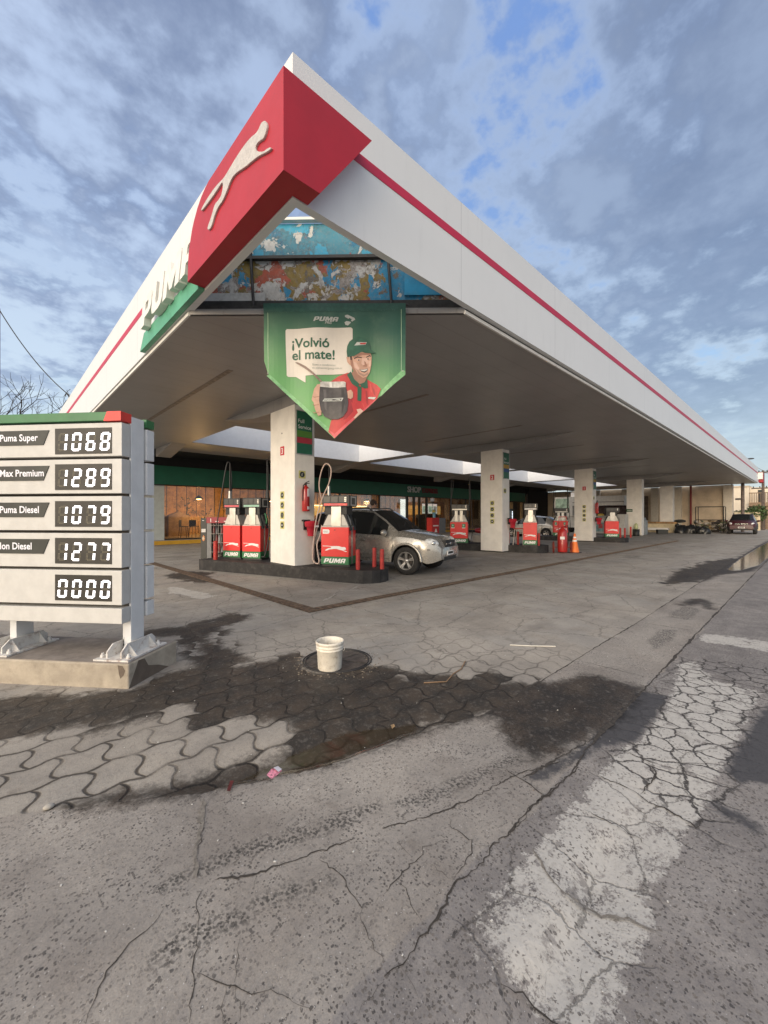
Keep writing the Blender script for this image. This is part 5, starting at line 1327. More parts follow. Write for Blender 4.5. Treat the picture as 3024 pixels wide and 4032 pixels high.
cone = thing('traffic_cone', 'orange traffic cone with two white bands by the wheeled extinguisher', 'cone', (16.95, 6.6, 0))
m_or = mat('cone_orange', (0.85, 0.20, 0.03), 0.5, var=.08)
b = MB(); b.box(-.2, -.2, 0, .2, .2, .03, m_dkmetal); lpart(b, 'base', cone, .01)
b = MB(); b.lathe([(.17, .03), (.035, .76), (.03, .775), (.001, .777)], m_or, 20); lpart(b, 'cone_body', cone)
b = MB(); b.lathe([(.094, .45), (.079, .53)], m_wlog, 20, None, False); b.lathe([(.069, .585), (.057, .65)], m_wlog, 20, None, False); lpart(b, 'band', cone)
we = thing('wheeled_extinguisher', 'large red wheeled fire extinguisher with spoked iron wheels', 'extinguisher', (16.55, 6.92, 0), rad(-60))
b = MB(); b.lathe([(.001, .02), (.17, .03), (.185, .08), (.185, .80), (.15, .92), (.06, .99), (.05, 1.05), (.001, 1.06)], m_ext, 24, T(0, 0, 0, 0, rad(-4))); lpart(b, 'cylinder', we)
b = MB(); b.box(-.11, -.19, .55, .06, -.184, .66, m_wlog); lpart(b, 'label', we)
m_wheel = mat('wheel_rust', (0.26, 0.045, 0.030), 0.7, var=.2)
for xx in (-.33, .33):
    b = MB(); M = T(xx, .08, .22, 0, 0, rad(90))
    b.tube([(.215 * math.cos(2 * math.pi * k / 28), .215 * math.sin(2 * math.pi * k / 28), 0) for k in range(29)], .022, m_wheel, 6, M, False)
    for a in range(12): b.tube([(0, 0, 0), (.21 * math.cos(math.pi * a / 6), .21 * math.sin(math.pi * a / 6), 0)], .007, m_wheel, 4, M)
    b.lathe([(.04, -.03), (.04, .03)], m_wheel, 10, M); lpart(b, 'wheel', we)
b = MB(); b.tube([(-.3, .08, .22), (.3, .08, .22)], .015, m_wheel, 6)
for xx in (-.1, .1): b.tube([(xx, .14, .2), (xx * 1.2, .2, .9), (xx * 1.4, -.05, 1.45)], .014, m_ext, 6)
b.tube([(-.14, -.05, 1.45), (.14, -.05, 1.45)], .016, m_ext, 6); lpart(b, 'handle_frame', we)
b = MB(); b.tube([(.05, 0, 1.05), (.2, .05, 1.1), (.24, .1, .8), (.22, .15, .4), (.18, .1, .2)], .018, m_pdark, 6); lpart(b, 'hose', we)
st = thing('bar_stool', 'small red topped stool with white metal legs beside pillar 2', 'stool', (15.80, 8.38, .285), .3)
b = MB(); b.box(-.27, -.2, .66, .27, .2, .70, mat('seat_red', (.42, .06, .04), .5)); lpart(b, 'seat', st, .01)
for sx in (-1, 1):
    for sy in (-1, 1):
        b = MB(); b.tube([(sx * .2, sy * .15, .66), (sx * .29, sy * .2, 0)], .013, m_pwhite, 6); lpart(b, 'leg', st)
b = MB(); b.tube([(-.27, -.19, .14), (.27, -.19, .14)], .008, m_pwhite, 5); b.tube([(-.27, .19, .14), (.27, .19, .14)], .008, m_pwhite, 5); lpart(b, 'rung', st)
b = MB(); b.lathe([(.001, 0), (.12, .0), (.14, .22), (.15, .23), (.13, .22), (.11, .02), (.001, .02)], mat('bucket_green', (.02, .20, .08), .5), 18, T(16.5, 9.4, .285), False); solo(b, 'water_bucket', 'green plastic bucket behind the pump right of pillar 2', 'bucket')
# ================================================================== CARS  (local: x forward, y to the car's left, z up)
def car(name, label, loc, rz, P):
    t = thing(name, label, 'car', loc, rz)
    paint = P['paint']; gl = mat('car_glass', (0.014, 0.016, 0.017), 0.06, var=0, spec=0.55); blk = mat('car_black', (0.022, 0.022, 0.022), 0.6, var=.2)
    L0, L1 = P['rear'], P['nose']; xa, xb = P['axles']; R = P['wr']; ra = R + P.get('gap', .065)
    top = P['top']      # (x, zbelt, zroof, kind) control line; piecewise linear
    def lerp_(tab, x, j):
        for a, c in zip(tab, tab[1:]):
            if a[0] <= x <= c[0]:
                u = (x - a[0]) / (c[0] - a[0] + 1e-9); return a[j] * (1 - u) + c[j] * u
        return tab[0][j] if x < tab[0][0] else tab[-1][j]
    xs = set([a[0] for a in top])
    for c in (xa, xb):
        for k in range(13): xs.add(round(c - ra * math.cos(math.pi * k / 12), 3))
    x = L0
    while x < L1: xs.add(round(x, 3)); x += .16
    xs |= {L1, L0, L1 - .03, L1 - .09, L1 - .18, L0 + .04, L0 + .12}
    xs = sorted(v for v in xs if L0 <= v <= L1)
    keep = [xs[0]]
    for v in xs[1:]:
        if v - keep[-1] > .012 or any(abs(v - a[0]) < 1e-6 for a in top): keep.append(v)
    xs = keep
    W = P['width'] / 2
    def wf(x):
        f = 1.0
        if x > L1 - .75: u = (x - (L1 - .75)) / .75; f -= P.get('nr', .20) * u ** 2.6
        if x < L0 + .55: u = ((L0 + .55) - x) / .55; f -= .13 * u ** 2.5
        return f
    rings = []
    for x in xs:
        zb = P['sill']
        if x > L1 - .35: zb += .10 * ((x - (L1 - .35)) / .35) ** 2
        if x < L0 + .35: zb += .14 * (((L0 + .35) - x) / .35) ** 2
        za = 0
        for c in (xa, xb):
            if abs(x - c) < ra: za = max(za, R + math.sqrt(max(0, ra * ra - (x - c) ** 2)))
        zb2 = max(zb, za)
        zbelt = lerp_(top, x, 1); zr = lerp_(top, x, 2)
        f = wf(x); nosef = 0
        wm = W * f; wbl = W * f * P.get('tum', .955); wr = lerp_(top, x, 3) * f
        zmid = max(zb2 + .02, min(zbelt - .12, .62)); zm2 = max(zmid + .01, zbelt - .10)
        if x > L1 - .2:
            u = (x - (L1 - .2)) / .2; zmid = max(zb2 + .02, .58)
        rings.append([(wm * .86, zb2), (wm * .975, zb2 + .002), (wm, zmid), (wm * .992, zm2), (wbl, zbelt), (wr + .035, zr - .055), (wr - .02, zr - .015), (wr * .55, zr + .012), (0, zr + .02)])
    b = MB(); gls = MB()
    nP = len(rings[0])
    for side in (1, -1):
        for i in range(len(xs) - 1):
            xm = (xs[i] + xs[i + 1]) / 2
            for j in range(nP - 1):
                A = (xs[i], side * rings[i][j][0], rings[i][j][1]); B_ = (xs[i + 1], side * rings[i + 1][j][0], rings[i + 1][j][1])
                C_ = (xs[i + 1], side * rings[i + 1][j + 1][0], rings[i + 1][j + 1][1]); D_ = (xs[i], side * rings[i][j + 1][0], rings[i][j + 1][1])
                q = [A, B_, C_, D_] if side < 0 else [D_, C_, B_, A]
                g = False
                if j == 4: g = any(a <= xm <= c for a, c in P['sideglass'])
                if j >= 6: g = P['wind'][0] <= xm <= P['wind'][1] or P['rearw'][0] <= xm <= P['rearw'][1]
                if j == 0: b.add(q, [(0, 1, 2, 3)], blk)
                elif j == 1 and P.get('clad') and not g: b.add(q, [(0, 1, 2, 3)], P['clad'], True)
                elif g: gls.add(q, [(0, 1, 2, 3)], gl, True)
                else: b.add(q, [(0, 1, 2, 3)], paint, True)
    for i, s in ((0, -1), (len(xs) - 1, 1)):
        r = rings[i]; ring = [(xs[i], y, z) for y, z in r] + [(xs[i], -y, z) for y, z in r[::-1][1:]]
        b.add(ring, [tuple(range(len(ring))) if s > 0 else tuple(range(len(ring)))[::-1]], paint, True)
    def weld(o, ang=32):
        bm = bmesh.new(); bm.from_mesh(o.data); bmesh.ops.remove_doubles(bm, verts=bm.verts, dist=.002); bmesh.ops.recalc_face_normals(bm, faces=bm.faces)
        bm.to_mesh(o.data); bm.free(); o.data.set_sharp_from_angle(angle=rad(ang))
    body = lpart(b, 'body', t); weld(body)
    gp = lpart(gls, 'window_glass', t); weld(gp, 40)
    b = MB(); b.box(L0 + .25, -W * .80, P['sill'] + .03, L1 - .3, W * .80, .62, blk); lpart(b, 'underbody', t)
    # wheels
    tyre = mat('tyre', (0.022, 0.021, 0.020), 0.85, var=.3, scale=20, dirt=.35, dcol=(.12, .10, .08)); rim = mat('alloy', (0.52, 0.50, 0.47), 0.3, metal=.7, var=.1)
    for cx in (xa, xb):
        for s in (1, -1):
            M = T(cx, s * (W - .13), R, 0, rad(-90) if s > 0 else rad(90))
            tw = .115; b = MB()
            b.lathe([(R * .60, -tw), (R * .93, -tw), (R, -tw * .7), (R, tw * .7), (R * .95, tw), (R * .66, tw * 1.05), (R * .60, tw * .8), (R * .60, -tw)], tyre, 36, M, False); wh_ = lpart(b, 'wheel', t)
            b = MB(); b.lathe([(R * .61, tw * .9), (R * .655, tw * 1.0), (R * .60, tw * .85), (R * .56, tw * .1)], rim, 32, M, False)
            b.lathe([(.001, tw * .72), (.055, tw * .7), (.06, tw * .4)], rim, 16, M, False)
            for k in range(5):
                for dd in (-.12, .12):
                    a = 2 * math.pi * k / 5 + .3 + dd
                    b.prism([(.05 * math.cos(a - .25), .05 * math.sin(a - .25), tw * .62), (.05 * math.cos(a + .25), .05 * math.sin(a + .25), tw * .62), (R * .6 * math.cos(a + .075), R * .6 * math.sin(a + .075), tw * .80), (R * .6 * math.cos(a - .075), R * .6 * math.sin(a - .075), tw * .80)], (0, 0, -.03), rim, M)
            part_ = bpy.data.objects.new('rim', b.mesh('rim')); COL.objects.link(part_); part_.parent = wh_
            b = MB(); b.lathe([(.001, -.02), (R * .60, -.02)], blk, 24, M, False); b.lathe([(.001, -.0), (R * .36, -.0)], mat('brake', (.09, .08, .075), .5, metal=.5), 20, M, False)
            pp_ = bpy.data.objects.new('brake_disc', b.mesh('brake_disc')); COL.objects.link(pp_); pp_.parent = wh_
    # wheel-arch flares
    fl = P.get('flare', paint)
    for c in (xa, xb):
        for s in (1, -1):
            b = MB(); pts = []
            for k in range(17):
                a = math.pi * k / 16; pts.append((c - (ra + .012) * math.cos(a), s * (W * wf(c) - .012), R + (ra + .012) * math.sin(a)))
            b.tube(pts, P.get('fr', .030), fl, 8); lpart(b, 'wheel_arch', t)
    # lights, grille, bumper, plate
    led = mat('lamp_clear', (0.62, 0.63, 0.62), 0.12, var=.3, scale=18, spec=.8); ledk = mat('lamp_dark', (.10, .10, .10), .3)
    chrome = mat('chrome', (.62, .62, .60), .15, metal=.9, var=0)
    hx, hy, hz, hl, hh, hr = P['head']
    for s in (1, -1):
        b = MB(); b.ball((0, 0, 0), (hl, .085, hh), led, 16, 10, T(hx, s * hy, hz, s * -rad(hr), 0, rad(12))); hp = lpart(b, 'headlight', t)
        b = MB(); b.ball((0, 0, 0), (.055, .03, .055), chrome, 10, 6, T(hx + hl * .35, s * (hy + .04), hz, s * -rad(hr))); b.ball((0, 0, 0), (.05, .03, .05), mat('lamp_amber', (.6, .35, .15), .3), 8, 5, T(hx - hl * .45, s * (hy + .055), hz + .01, s * -rad(hr))); oo = lpart(b, 'lamp_bulb', hp)
        b = MB(); b.ball((0, 0, 0), (.02, .055, .055), led, 12, 8, T(L1 - .10, s * W * .60, .50)); lpart(b, 'fog_light', t)
        b = MB(); b.ball((0, 0, 0), (.035, .06, .17), mat('tail_red', (.38, .015, .015), .2), 10, 8, T(L0 + .09, s * W * .80, lerp_(top, L0 + .1, 1) - .02)); lpart(b, 'tail_light', t)
        mx, mz = P['mirror']
        b = MB(); b.ball((0, 0, 0), (.075, .12, .085), paint, 14, 8, T(mx, s * (W + .09), mz, 0)); b.tube([(mx - .02, s * (W - .07), mz - .06), (mx, s * (W + .02), mz - .03)], .03, blk, 6); mr = lpart(b, 'mirror', t)
        for x0, z0 in P['handles']:
            b = MB(); b.ball((0, 0, 0), (.11, .022, .022), paint, 10, 6, T(x0, s * (W * .995), z0)); b.box(x0 - .08, s * (W * .992), z0 - .03, x0 + .08, s * (W * .996), z0 - .015, blk); lpart(b, 'door_handle', t)
        b = MB()
        for x0, zt in P['seams']:
            b.tube([(x0, s * (W * 1.0), P['sill'] + .08), (x0, s * W * 1.001, .62), (x0, s * (W * .985 + .004), zt)], .006, blk, 4)
        x0, x1 = P['seams'][0][0], P['seams'][-1][0]; b.tube([(x0, s * W * .997, P['sill'] + .09), (x1, s * W * .997, P['sill'] + .09)], .006, blk, 4); lpart(b, 'door_seam', t)
        b = MB(); z0 = P.get('strip', .52); b.box(xb + ra + .05, s * (W * .985), z0 - .035, xa - ra - .05, s * (W + .014), z0 + .035, P.get('clad2', paint)); lpart(b, 'side_moulding', t, .012)
    nx_ = L1 - .005
    b = MB(); b.box(nx_ - .10, -P['grw'], P['grz'] - P['grh'], nx_ + P.get('gro', .012), P['grw'], P['grz'] + P['grh'], blk); b.box(nx_, -P['grw'] * .95, P['grz'] - .008, nx_ + .024, P['grw'] * .95, P['grz'] + .008, chrome); b.ball((nx_ + .02, 0, P['grz']), (.012, .07, .035), chrome, 10, 6); lpart(b, 'grille', t, .01)
    b = MB(); b.box(nx_ - .1, -.42, .36, nx_ + .012, .42, .46, blk); lpart(b, 'air_intake', t, .01)
    b = MB(); b.box(nx_ + .0, -.20, .49, nx_ + .022, .20, .60, m_wlog); b.box(nx_ + .0222, -.17, .515, nx_ + .0235, .17, .575, m_disc); lpart(b, 'licence_plate', t)
    b = MB(); pts = []
    for k in range(-8, 9):
        yy = W * .93 * k / 8; pts.append((L1 - .02 - .26 * abs(k / 8) ** 3.2 + .005, yy, .655))
    b.tube(pts, .009, blk, 4); lpart(b, 'bumper_line', t)
    b = MB()
    for s in (.25, -.35): b.tube([(P['wind'][1] - .06, s, lerp_(top, P['wind'][1], 2) + .03), (P['wind'][1] - .22, s + .45, lerp_(top, P['wind'][1] - .2, 2) + .05)], .011, blk, 4)
    lpart(b, 'wiper', t)
    if P.get('rails'):
        for s in (1, -1):
            b = MB(); zr = P['rails']; y = s * (lerp_(top, -.5, 3) - .03)
            b.tube([(.15, y, zr - .05), (.02, y, zr + .03), (-1.3, y, zr + .03), (-1.5, y, zr - .06)], .02, P.get('railm', blk), 6); lpart(b, 'roof_rail', t)
    return t
silver = mat('car_silver', (0.40, 0.378, 0.335), 0.27, metal=0.5, var=0.04, scale=3, coat=.7)
suvP = dict(paint=silver, rear=-2.14, nose=2.16, axles=(1.31, -1.32), wr=.355, sill=.30, width=1.80, nr=.32, wind=(.22, 1.02), rearw=(-2.06, -1.72), sideglass=[(-1.16, .70), (-1.80, -1.28)],
  top=[(-2.14, .98, 1.02, .62), (-2.08, 1.06, 1.13, .66), (-1.70, 1.06, 1.60, .60), (-1.2, 1.05, 1.655, .62), (-.3, 1.02, 1.675, .63), (.22, 1.0, 1.635, .62), (.62, .985, 1.40, .665), (1.02, .965, 1.10, .73), (1.5, .93, 1.035, .70), (1.9, .86, .95, .60), (2.08, .78, .84, .52), (2.16, .68, .72, .46)],
  head=(1.93, .665, .81, .20, .115, 42), mirror=(.74, 1.06), handles=[(.02, .86), (-.92, .88)], seams=[(.93, .93), (-.18, 1.0), (-1.05, 1.0)], grw=.33, grz=.78, grh=.085, rails=1.68, railm=mat('rail_dark', (.05, .05, .05), .5), fr=.035)
car('suv_car', 'dusty silver SUV fuelling behind the nearest pump island', (8.01, 8.58, 0), rad(-74), suvP)
silver2 = mat('car_champagne', (0.46, 0.43, 0.38), 0.26, metal=.5, var=.05, coat=.6)
hbP = dict(paint=silver2, rear=-1.98, nose=2.02, axles=(1.22, -1.24), wr=.305, sill=.22, width=1.70, wind=(.30, 1.15), rearw=(-1.80, -1.10), sideglass=[(-1.20, .80)],
  top=[(-1.98, .80, .86, .60), (-1.90, .90, .98, .62), (-1.15, .93, 1.40, .55), (-.3, .91, 1.48, .57), (.30, .90, 1.42, .57), (.7, .89, 1.22, .62), (1.15, .87, .98, .69), (1.6, .82, .90, .64), (1.9, .70, .78, .52), (2.02, .58, .62, .44)],
  head=(1.78, .60, .68, .20, .10, 45), mirror=(.80, .98), handles=[(0, .82), (-.85, .83)], seams=[(.9, .86), (-.1, .9), (-.95, .9)], grw=.3, grz=.62, grh=.06, fr=.02)
car('hatchback_car', 'champagne hatchback parked between the farthest two pump islands', (27.6, 13.6, 0), rad(93), hbP)
maroon = mat('car_maroon', (0.050, 0.006, 0.011), 0.45, var=.06, coat=.15)
duP = dict(paint=maroon, rear=-2.15, nose=2.16, axles=(1.34, -1.33), wr=.345, sill=.30, width=1.82, wind=(.22, 1.0), rearw=(-2.06, -1.75), sideglass=[(-1.16, .70), (-1.75, -1.28)],
  top=[(-2.15, .98, 1.02, .62), (-2.08, 1.05, 1.12, .66), (-1.72, 1.06, 1.56, .60), (-1.2, 1.05, 1.60, .62), (-.3, 1.02, 1.625, .63), (.22, 1.0, 1.59, .62), (.62, .985, 1.36, .665), (1.0, .965, 1.12, .74), (1.5, .94, 1.06, .74), (1.95, .88, 1.0, .68), (2.10, .80, .90, .60), (2.16, .68, .74, .52)],
  head=(1.98, .68, .84, .17, .10, 35), mirror=(.72, 1.06), handles=[(.02, .88), (-.9, .9)], seams=[(.93, .93), (-.18, 1.0), (-1.05, 1.0)], grw=.42, grz=.83, grh=.065, rails=1.64, clad=mat('cladding', (.04, .04, .04), .6), fr=.045, flare=mat('cladding', (.04, .04, .04), .6))
car('maroon_car', 'dark maroon SUV parked in the street beyond the end of the canopy', (45.4, 4.0, 0), rad(183), duP)
# ================================================================== SHOP
SY = 23.3
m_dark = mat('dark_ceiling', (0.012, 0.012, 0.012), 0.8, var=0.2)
m_bgr = mat('band_green', (0.012, 0.115, 0.060), 0.4, var=0.08, scale=2)
m_kerb = mat('kerb_yellow', (0.62, 0.34, 0.03), 0.7, var=.12, scale=4, dirt=.3, dcol=(.3, .2, .08))
m_wood = mat('wood_panel', (0.62, 0.34, 0.13), 0.55, var=.3, scale=3, streak=True, dirt=.5, dcol=(.20, .09, .03))
m_woodl = mat('wood_light', (0.55, 0.36, 0.17), 0.55, var=.2, scale=4)
m_tile = mat('shop_floor', (0.50, 0.40, 0.27), 0.35, var=.1)
m_int = mat('shop_wall', (0.45, 0.33, 0.20), 0.7, var=.1)
m_frame = mat('frame_dark', (0.02, 0.022, 0.02), 0.5)
m_glass = glass_mat('shop_glass', (0.86, 0.84, 0.80), 0.05)
sh = thing('shop_building', 'low petrol station shop with a green fascia band and warm lit glass front', 'shop', (24, SY, 0))
b = MB(); b.box(3.0, SY - .62, 0, 45.5, SY - .02, .22, mat('shop_step', (.30, .27, .24), .85, var=.15, scale=3)); part(b, 'step', sh, .01)
b = MB(); b.box(3.0, SY - .64, 0.02, 45.5, SY - .622, .215, m_kerb); part(b, 'yellow_kerb', sh)
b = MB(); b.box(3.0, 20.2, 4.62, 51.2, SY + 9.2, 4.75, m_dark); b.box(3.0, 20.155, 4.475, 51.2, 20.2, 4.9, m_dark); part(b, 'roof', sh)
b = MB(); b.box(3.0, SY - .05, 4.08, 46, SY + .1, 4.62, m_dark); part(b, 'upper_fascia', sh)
b = MB(); b.box(3.0, SY - .12, 3.12, 45.05, SY + .02, 4.08, m_bgr); gbn = part(b, 'green_band', sh)
b = MB(); b.box(3.0, SY - .10, 3.06, 45.05, SY + .02, 3.118, m_frame); part(b, 'lintel', sh)
b = MB(); v, f = text_geo('SHOP', 1, .03, .02); M = frame((24.85, SY - .15, 3.46), (1, 0, 0), (0, 0, 1))
b.add([(p[0] * .66, p[1] * .66, p[2]) for p in v], f, mat('letter_grey', (.52, .53, .52), .5), False, M); part(b, 'shop_lettering', gbn)
b = MB(); v, f = text_geo('EXPRESS', 1, .03, .02); M = frame((26.72, SY - .15, 3.47), (1, 0, 0), (0, 0, 1))
b.add([(p[0] * .56, p[1] * .56, p[2]) for p in v], f, mat('letter_red', (.16, .012, .016), .5), False, M); part(b, 'express_lettering', gbn)
b = MB(); b.box(5.9, SY - .02, .22, 6.47, SY + .3, 3.06, mat('shop_pier', (.50, .53, .50), .6, var=.06)); part(b, 'end_pier', sh)
b = MB(); b.box(3.0, SY - .01, .22, 5.9, SY + .2, 3.06, mat('shop_pier2', (.42, .42, .40), .6, var=.06)); part(b, 'side_wall', sh)
b = MB(); b.box(3.0, SY + .3, .2, 46, SY + 9, .235, m_tile); part(b, 'floor', sh)
b = MB(); b.box(3.0, SY + 7.2, .235, 46, SY + 7.4, 4.6, m_wood)
for k in range(60): b.box(6.0 + k * .65, SY + 7.17, .235, 6.03 + k * .65, SY + 7.2, 4.0, m_frame)
part(b, 'back_wall', sh)
b = MB(); b.box(6.5, SY + .3, 3.70, 46, SY + 7.2, 3.76, mat('shop_ceiling', (.20, .13, .08), .7)); part(b, 'inner_ceiling', sh)
b = MB(); b.box(45.5, SY - .05, 0, 45.8, SY + 9, 4.6, mat('shop_wall_end', (.10, .09, .08), .7)); b.box(3.0, SY + .2, .2, 3.2, SY + 9, 4.6, m_int); part(b, 'end_wall', sh)
b = MB(); b.box(45.82, SY - .03, 0, 51.2, SY + .3, 4.62, m_dark); part(b, 'dark_annex', sh)
# glass bays
bays = [6.47, 12.7, 18.0, 21.9, 25.1, 25.95, 26.65, 27.6, 31.1, 33.4, 34.1, 38.0, 41.8]
for x0, x1 in zip(bays, bays[1:]):
    b = MB(); b.box(x0 + .03, SY + .10, .24, x1 - .03, SY + .112, 3.06, m_glass); part(b, 'window_pane', sh)
b = MB()
for x in bays[1:]:
    wd = .16 if 25 < x < 28 else .07
    b.box(x - wd, SY + .05, .22, x + wd * .4, SY + .16, 3.06, m_frame)
b.box(6.47, SY + .06, .22, 44.3, SY + .16, .28, m_frame); part(b, 'window_frame', sh)
b = MB(); b.box(41.8, SY + .02, .22, 42.5, SY + .12, 3.0, m_woodl); b.box(44.3, SY + .02, .22, 44.7, SY + .12, 3.0, m_woodl); b.box(42.5, SY + .5, .22, 44.3, SY + .6, 3.0, mat('door_dark', (.06, .05, .035), .5)); part(b, 'wooden_door', sh)
# café furniture seen through the left glass
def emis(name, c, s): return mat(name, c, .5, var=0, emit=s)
b = MB(); b.box(6.6, SY + 3.5, .235, 7.6, SY + 5.0, 1.55, m_woodl); solo(b, 'cafe_counter', 'pale wooden box counter inside the left end of the shop', 'counter')
b = MB(); b.prism([(7.6, SY + 3.2, .235), (8.8, SY + 3.2, .235), (8.8, SY + 3.2, 1.45), (8.2, SY + 3.2, 1.75), (7.6, SY + 3.2, 1.5)], (0, .5, 0), m_woodl); solo(b, 'wood_partition', 'arched wooden partition inside the left end of the shop', 'partition')
fe = thing('picket_fence', 'low wooden picket fence inside the left shop window', 'fence', (12, SY + 4, .235))
b = MB()
for k in range(34): b.box(8.8 + k * .2, SY + 3.9, .3, 8.9 + k * .2, SY + 3.93, 1.45, m_woodl)
part(b, 'pickets', fe); b = MB(); b.box(8.8, SY + 3.94, .6, 15.6, SY + 3.97, .68, m_woodl); b.box(8.8, SY + 3.94, 1.15, 15.6, SY + 3.97, 1.23, m_woodl); part(b, 'rail', fe)
m_leafi = mat('plant_dark', (0.035, 0.06, 0.022), .6, var=.4, scale=12)
def houseplant(x, y, z, h, n_, label, spread=.7):
    t = thing('indoor_plant', label, 'plant', (x, y, z), 0, 'leafy plants inside the shop')
    b = MB(); b.lathe([(.15, 0), (.2, .35), (.18, .36), (.001, .33)], m_dkmetal, 12); lpart(b, 'pot', t)
    b = MB()
    for k in range(n_):
        a = RND.uniform(0, 6.28); r_ = RND.uniform(.1, spread); zz2 = RND.uniform(.35, h); l = RND.uniform(.15, .34)
        c = Vector((r_ * math.cos(a), r_ * math.sin(a), zz2)); d = Vector((math.cos(a), math.sin(a), RND.uniform(-.2, .7))).normalized() * l
        q = Vector((-d.y, d.x, 0)).normalized() * l * .22
        b.poly([tuple(c), tuple(c + d * .5 + q), tuple(c + d), tuple(c + d * .5 - q)], m_leafi)
        if k % 6 == 0: b.tube([(0, 0, .3), tuple(c * .5 + Vector((0, 0, zz2 * .3))), tuple(c)], .008, m_leafi, 4)
    lpart(b, 'foliage', t); return t
for k, (x, y, h, lab) in enumerate(((7.1, 4.2, 1.0, 'low dark plant beside the shop end pier'), (9.0, 4.6, 2.4, 'tall leafy plant behind the picket fence, left of the first lamp'), (10.4, 4.8, 1.6, 'bushy plant behind the picket fence, lit from below'), (12.3, 4.7, 2.0, 'tall leafy plant behind the picket fence in the middle of the window'), (14.6, 4.6, 1.7, 'bushy plant at the right end of the picket fence'))):
    houseplant(x, SY + y, .235 + (1.3 if k == 0 else 0), h, 130, lab)
m_lamp = emis('lamp_warm', (1.0, .70, .36), 5.0)
def pendant(x, y, z, label):
    t = thing('pendant_lamp', label, 'lamp', (x, y, z), 0, 'pendant lamps inside the shop')
    b = MB(); b.tube([(0, 0, .2), (0, 0, 3.7 - z)], .01, m_frame, 4); lpart(b, 'cord', t)
    b = MB(); b.lathe([(.04, .22), (.10, .18), (.26, .02), (.27, 0)], m_frame, 16, None, False); lpart(b, 'lamp_shade', t)
    b = MB(); b.ball((0, 0, 0), (.16, .16, .05), m_lamp, 10, 6); lpart(b, 'bulb', t)
    l = bpy.data.lights.new('lamp_light', 'POINT'); l.energy = 170; l.specular_factor = 0.0; l.color = (1.0, .62, .28); l.shadow_soft_size = .25
    lo = bpy.data.objects.new('lamp_light', l); lo.location = (0, 0, -.12); lo.parent = t; COL.objects.link(lo)
pendant(9.2, SY + 2.8, 2.52, 'black pendant lamp hanging over the left window of the shop')
pendant(14.06, SY + 2.8, 2.51, 'black pendant lamp glowing just left of pillar 3')
pendant(23.6, SY + 3.5, 2.75, 'pendant lamp over the bright counter inside the shop')
pendant(32.5, SY + 3.5, 2.75, 'pendant lamp inside the shop left of pillar 2')
for x, y, z in ((9.0, 5.0, 1.2), (10.5, 5.1, 1.1), (12.5, 5.1, 1.1)):
    t = thing('uplight', 'small glowing uplight in the planting inside the shop', 'lamp', (x, SY + y, z), 0, 'uplights in the shop planting')
    b = MB(); b.ball((0, 0, .08), (.05, .05, .05), m_lamp, 8, 5); lpart(b, 'bulb', t); b = MB(); b.lathe([(.06, 0), (.07, .08)], m_frame, 10, None, False); lpart(b, 'housing', t)
    l = bpy.data.lights.new('lamp_light', 'POINT'); l.energy = 60; l.specular_factor = 0.0; l.color = (1.0, .62, .2); l.shadow_soft_size = .08
    lo = bpy.data.objects.new('lamp_light', l); lo.location = (0, -.1, .2); lo.parent = t; COL.objects.link(lo)
def stool2(x, y, label):
    t = thing('cafe_chair', label, 'chair', (x, y, .235), RND.uniform(0, 1), 'dark café chairs behind the left glass')
    b = MB(); b.box(-.2, -.2, .62, .2, .2, .66, m_frame); lpart(b, 'seat', t); b = MB(); b.box(-.2, .17, .66, .2, .2, 1.0, m_frame); lpart(b, 'backrest', t)
    for sx in (-1, 1):
        for sy in (-1, 1): b = MB(); b.tube([(sx * .16, sy * .16, .62), (sx * .22, sy * .22, 0)], .015, m_frame, 5); lpart(b, 'leg', t)
for k, x in enumerate((7.9, 8.5, 9.1, 9.8)): stool2(x, SY + 1.5 + .1 * (k % 2), 'dark high café chair behind the left shop glass')
# counter, lit panels and menus on the right
sc_ = thing('service_counter', 'long shop counter under a glowing yellow light strip', 'counter', (24, SY + 4.5, .235))
b = MB(); b.box(21.9, SY + 4.3, .235, 24.7, SY + 5.0, 1.3, m_woodl); part(b, 'counter_body', sc_)
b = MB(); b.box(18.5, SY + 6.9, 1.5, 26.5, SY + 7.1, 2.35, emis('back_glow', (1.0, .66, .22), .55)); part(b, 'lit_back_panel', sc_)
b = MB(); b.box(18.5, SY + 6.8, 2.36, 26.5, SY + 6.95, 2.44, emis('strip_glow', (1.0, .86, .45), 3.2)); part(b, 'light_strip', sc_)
t = thing('lit_screen', 'tall blank white glowing screen in the shop window', 'screen', (24.8, SY + .3, 1.4))
b = MB(); b.box(24.42, SY + .22, 1.30, 25.20, SY + .26, 2.86, emis('screen_white', (.93, 1.0, 1.0), 1.5)); part(b, 'panel', t); b = MB(); b.box(24.38, SY + .262, 1.26, 25.24, SY + .30, 2.90, m_frame); part(b, 'frame', t)
for k, x in enumerate((28.05, 28.86, 29.55)):
    t = thing('menu_board', ['left', 'middle', 'right'][k] + ' of three glowing menu boards in a row inside the shop', 'menu', (x, SY + 1.0, 1.7), 0, 'glowing menu boards')
    b = MB(); b.box(x, SY + 1.0, 1.68, x + .60, SY + 1.02, 2.58, emis('menu_white', (.80, .88, .84), .85)); b.box(x + .08, SY + .995, 1.8, x + .52, SY + .999, 2.34, emis('menu_green', (.42, .62, .50), .6) if k < 2 else emis('menu_grey', (.45, .45, .45), .6)); part(b, 'menu_panel', t)
    b = MB(); b.box(x + .04, SY + .992, 2.44, x + .56, SY + .998, 2.53, emis('menu_pink', (1, .72, .72), 1.0)); b.box(x - .06, SY + 1.021, 1.6, x + .66, SY + 1.05, 2.68, mat('menu_frame', (.20, .01, .015), .5)); part(b, 'menu_frame', t)
b = MB()
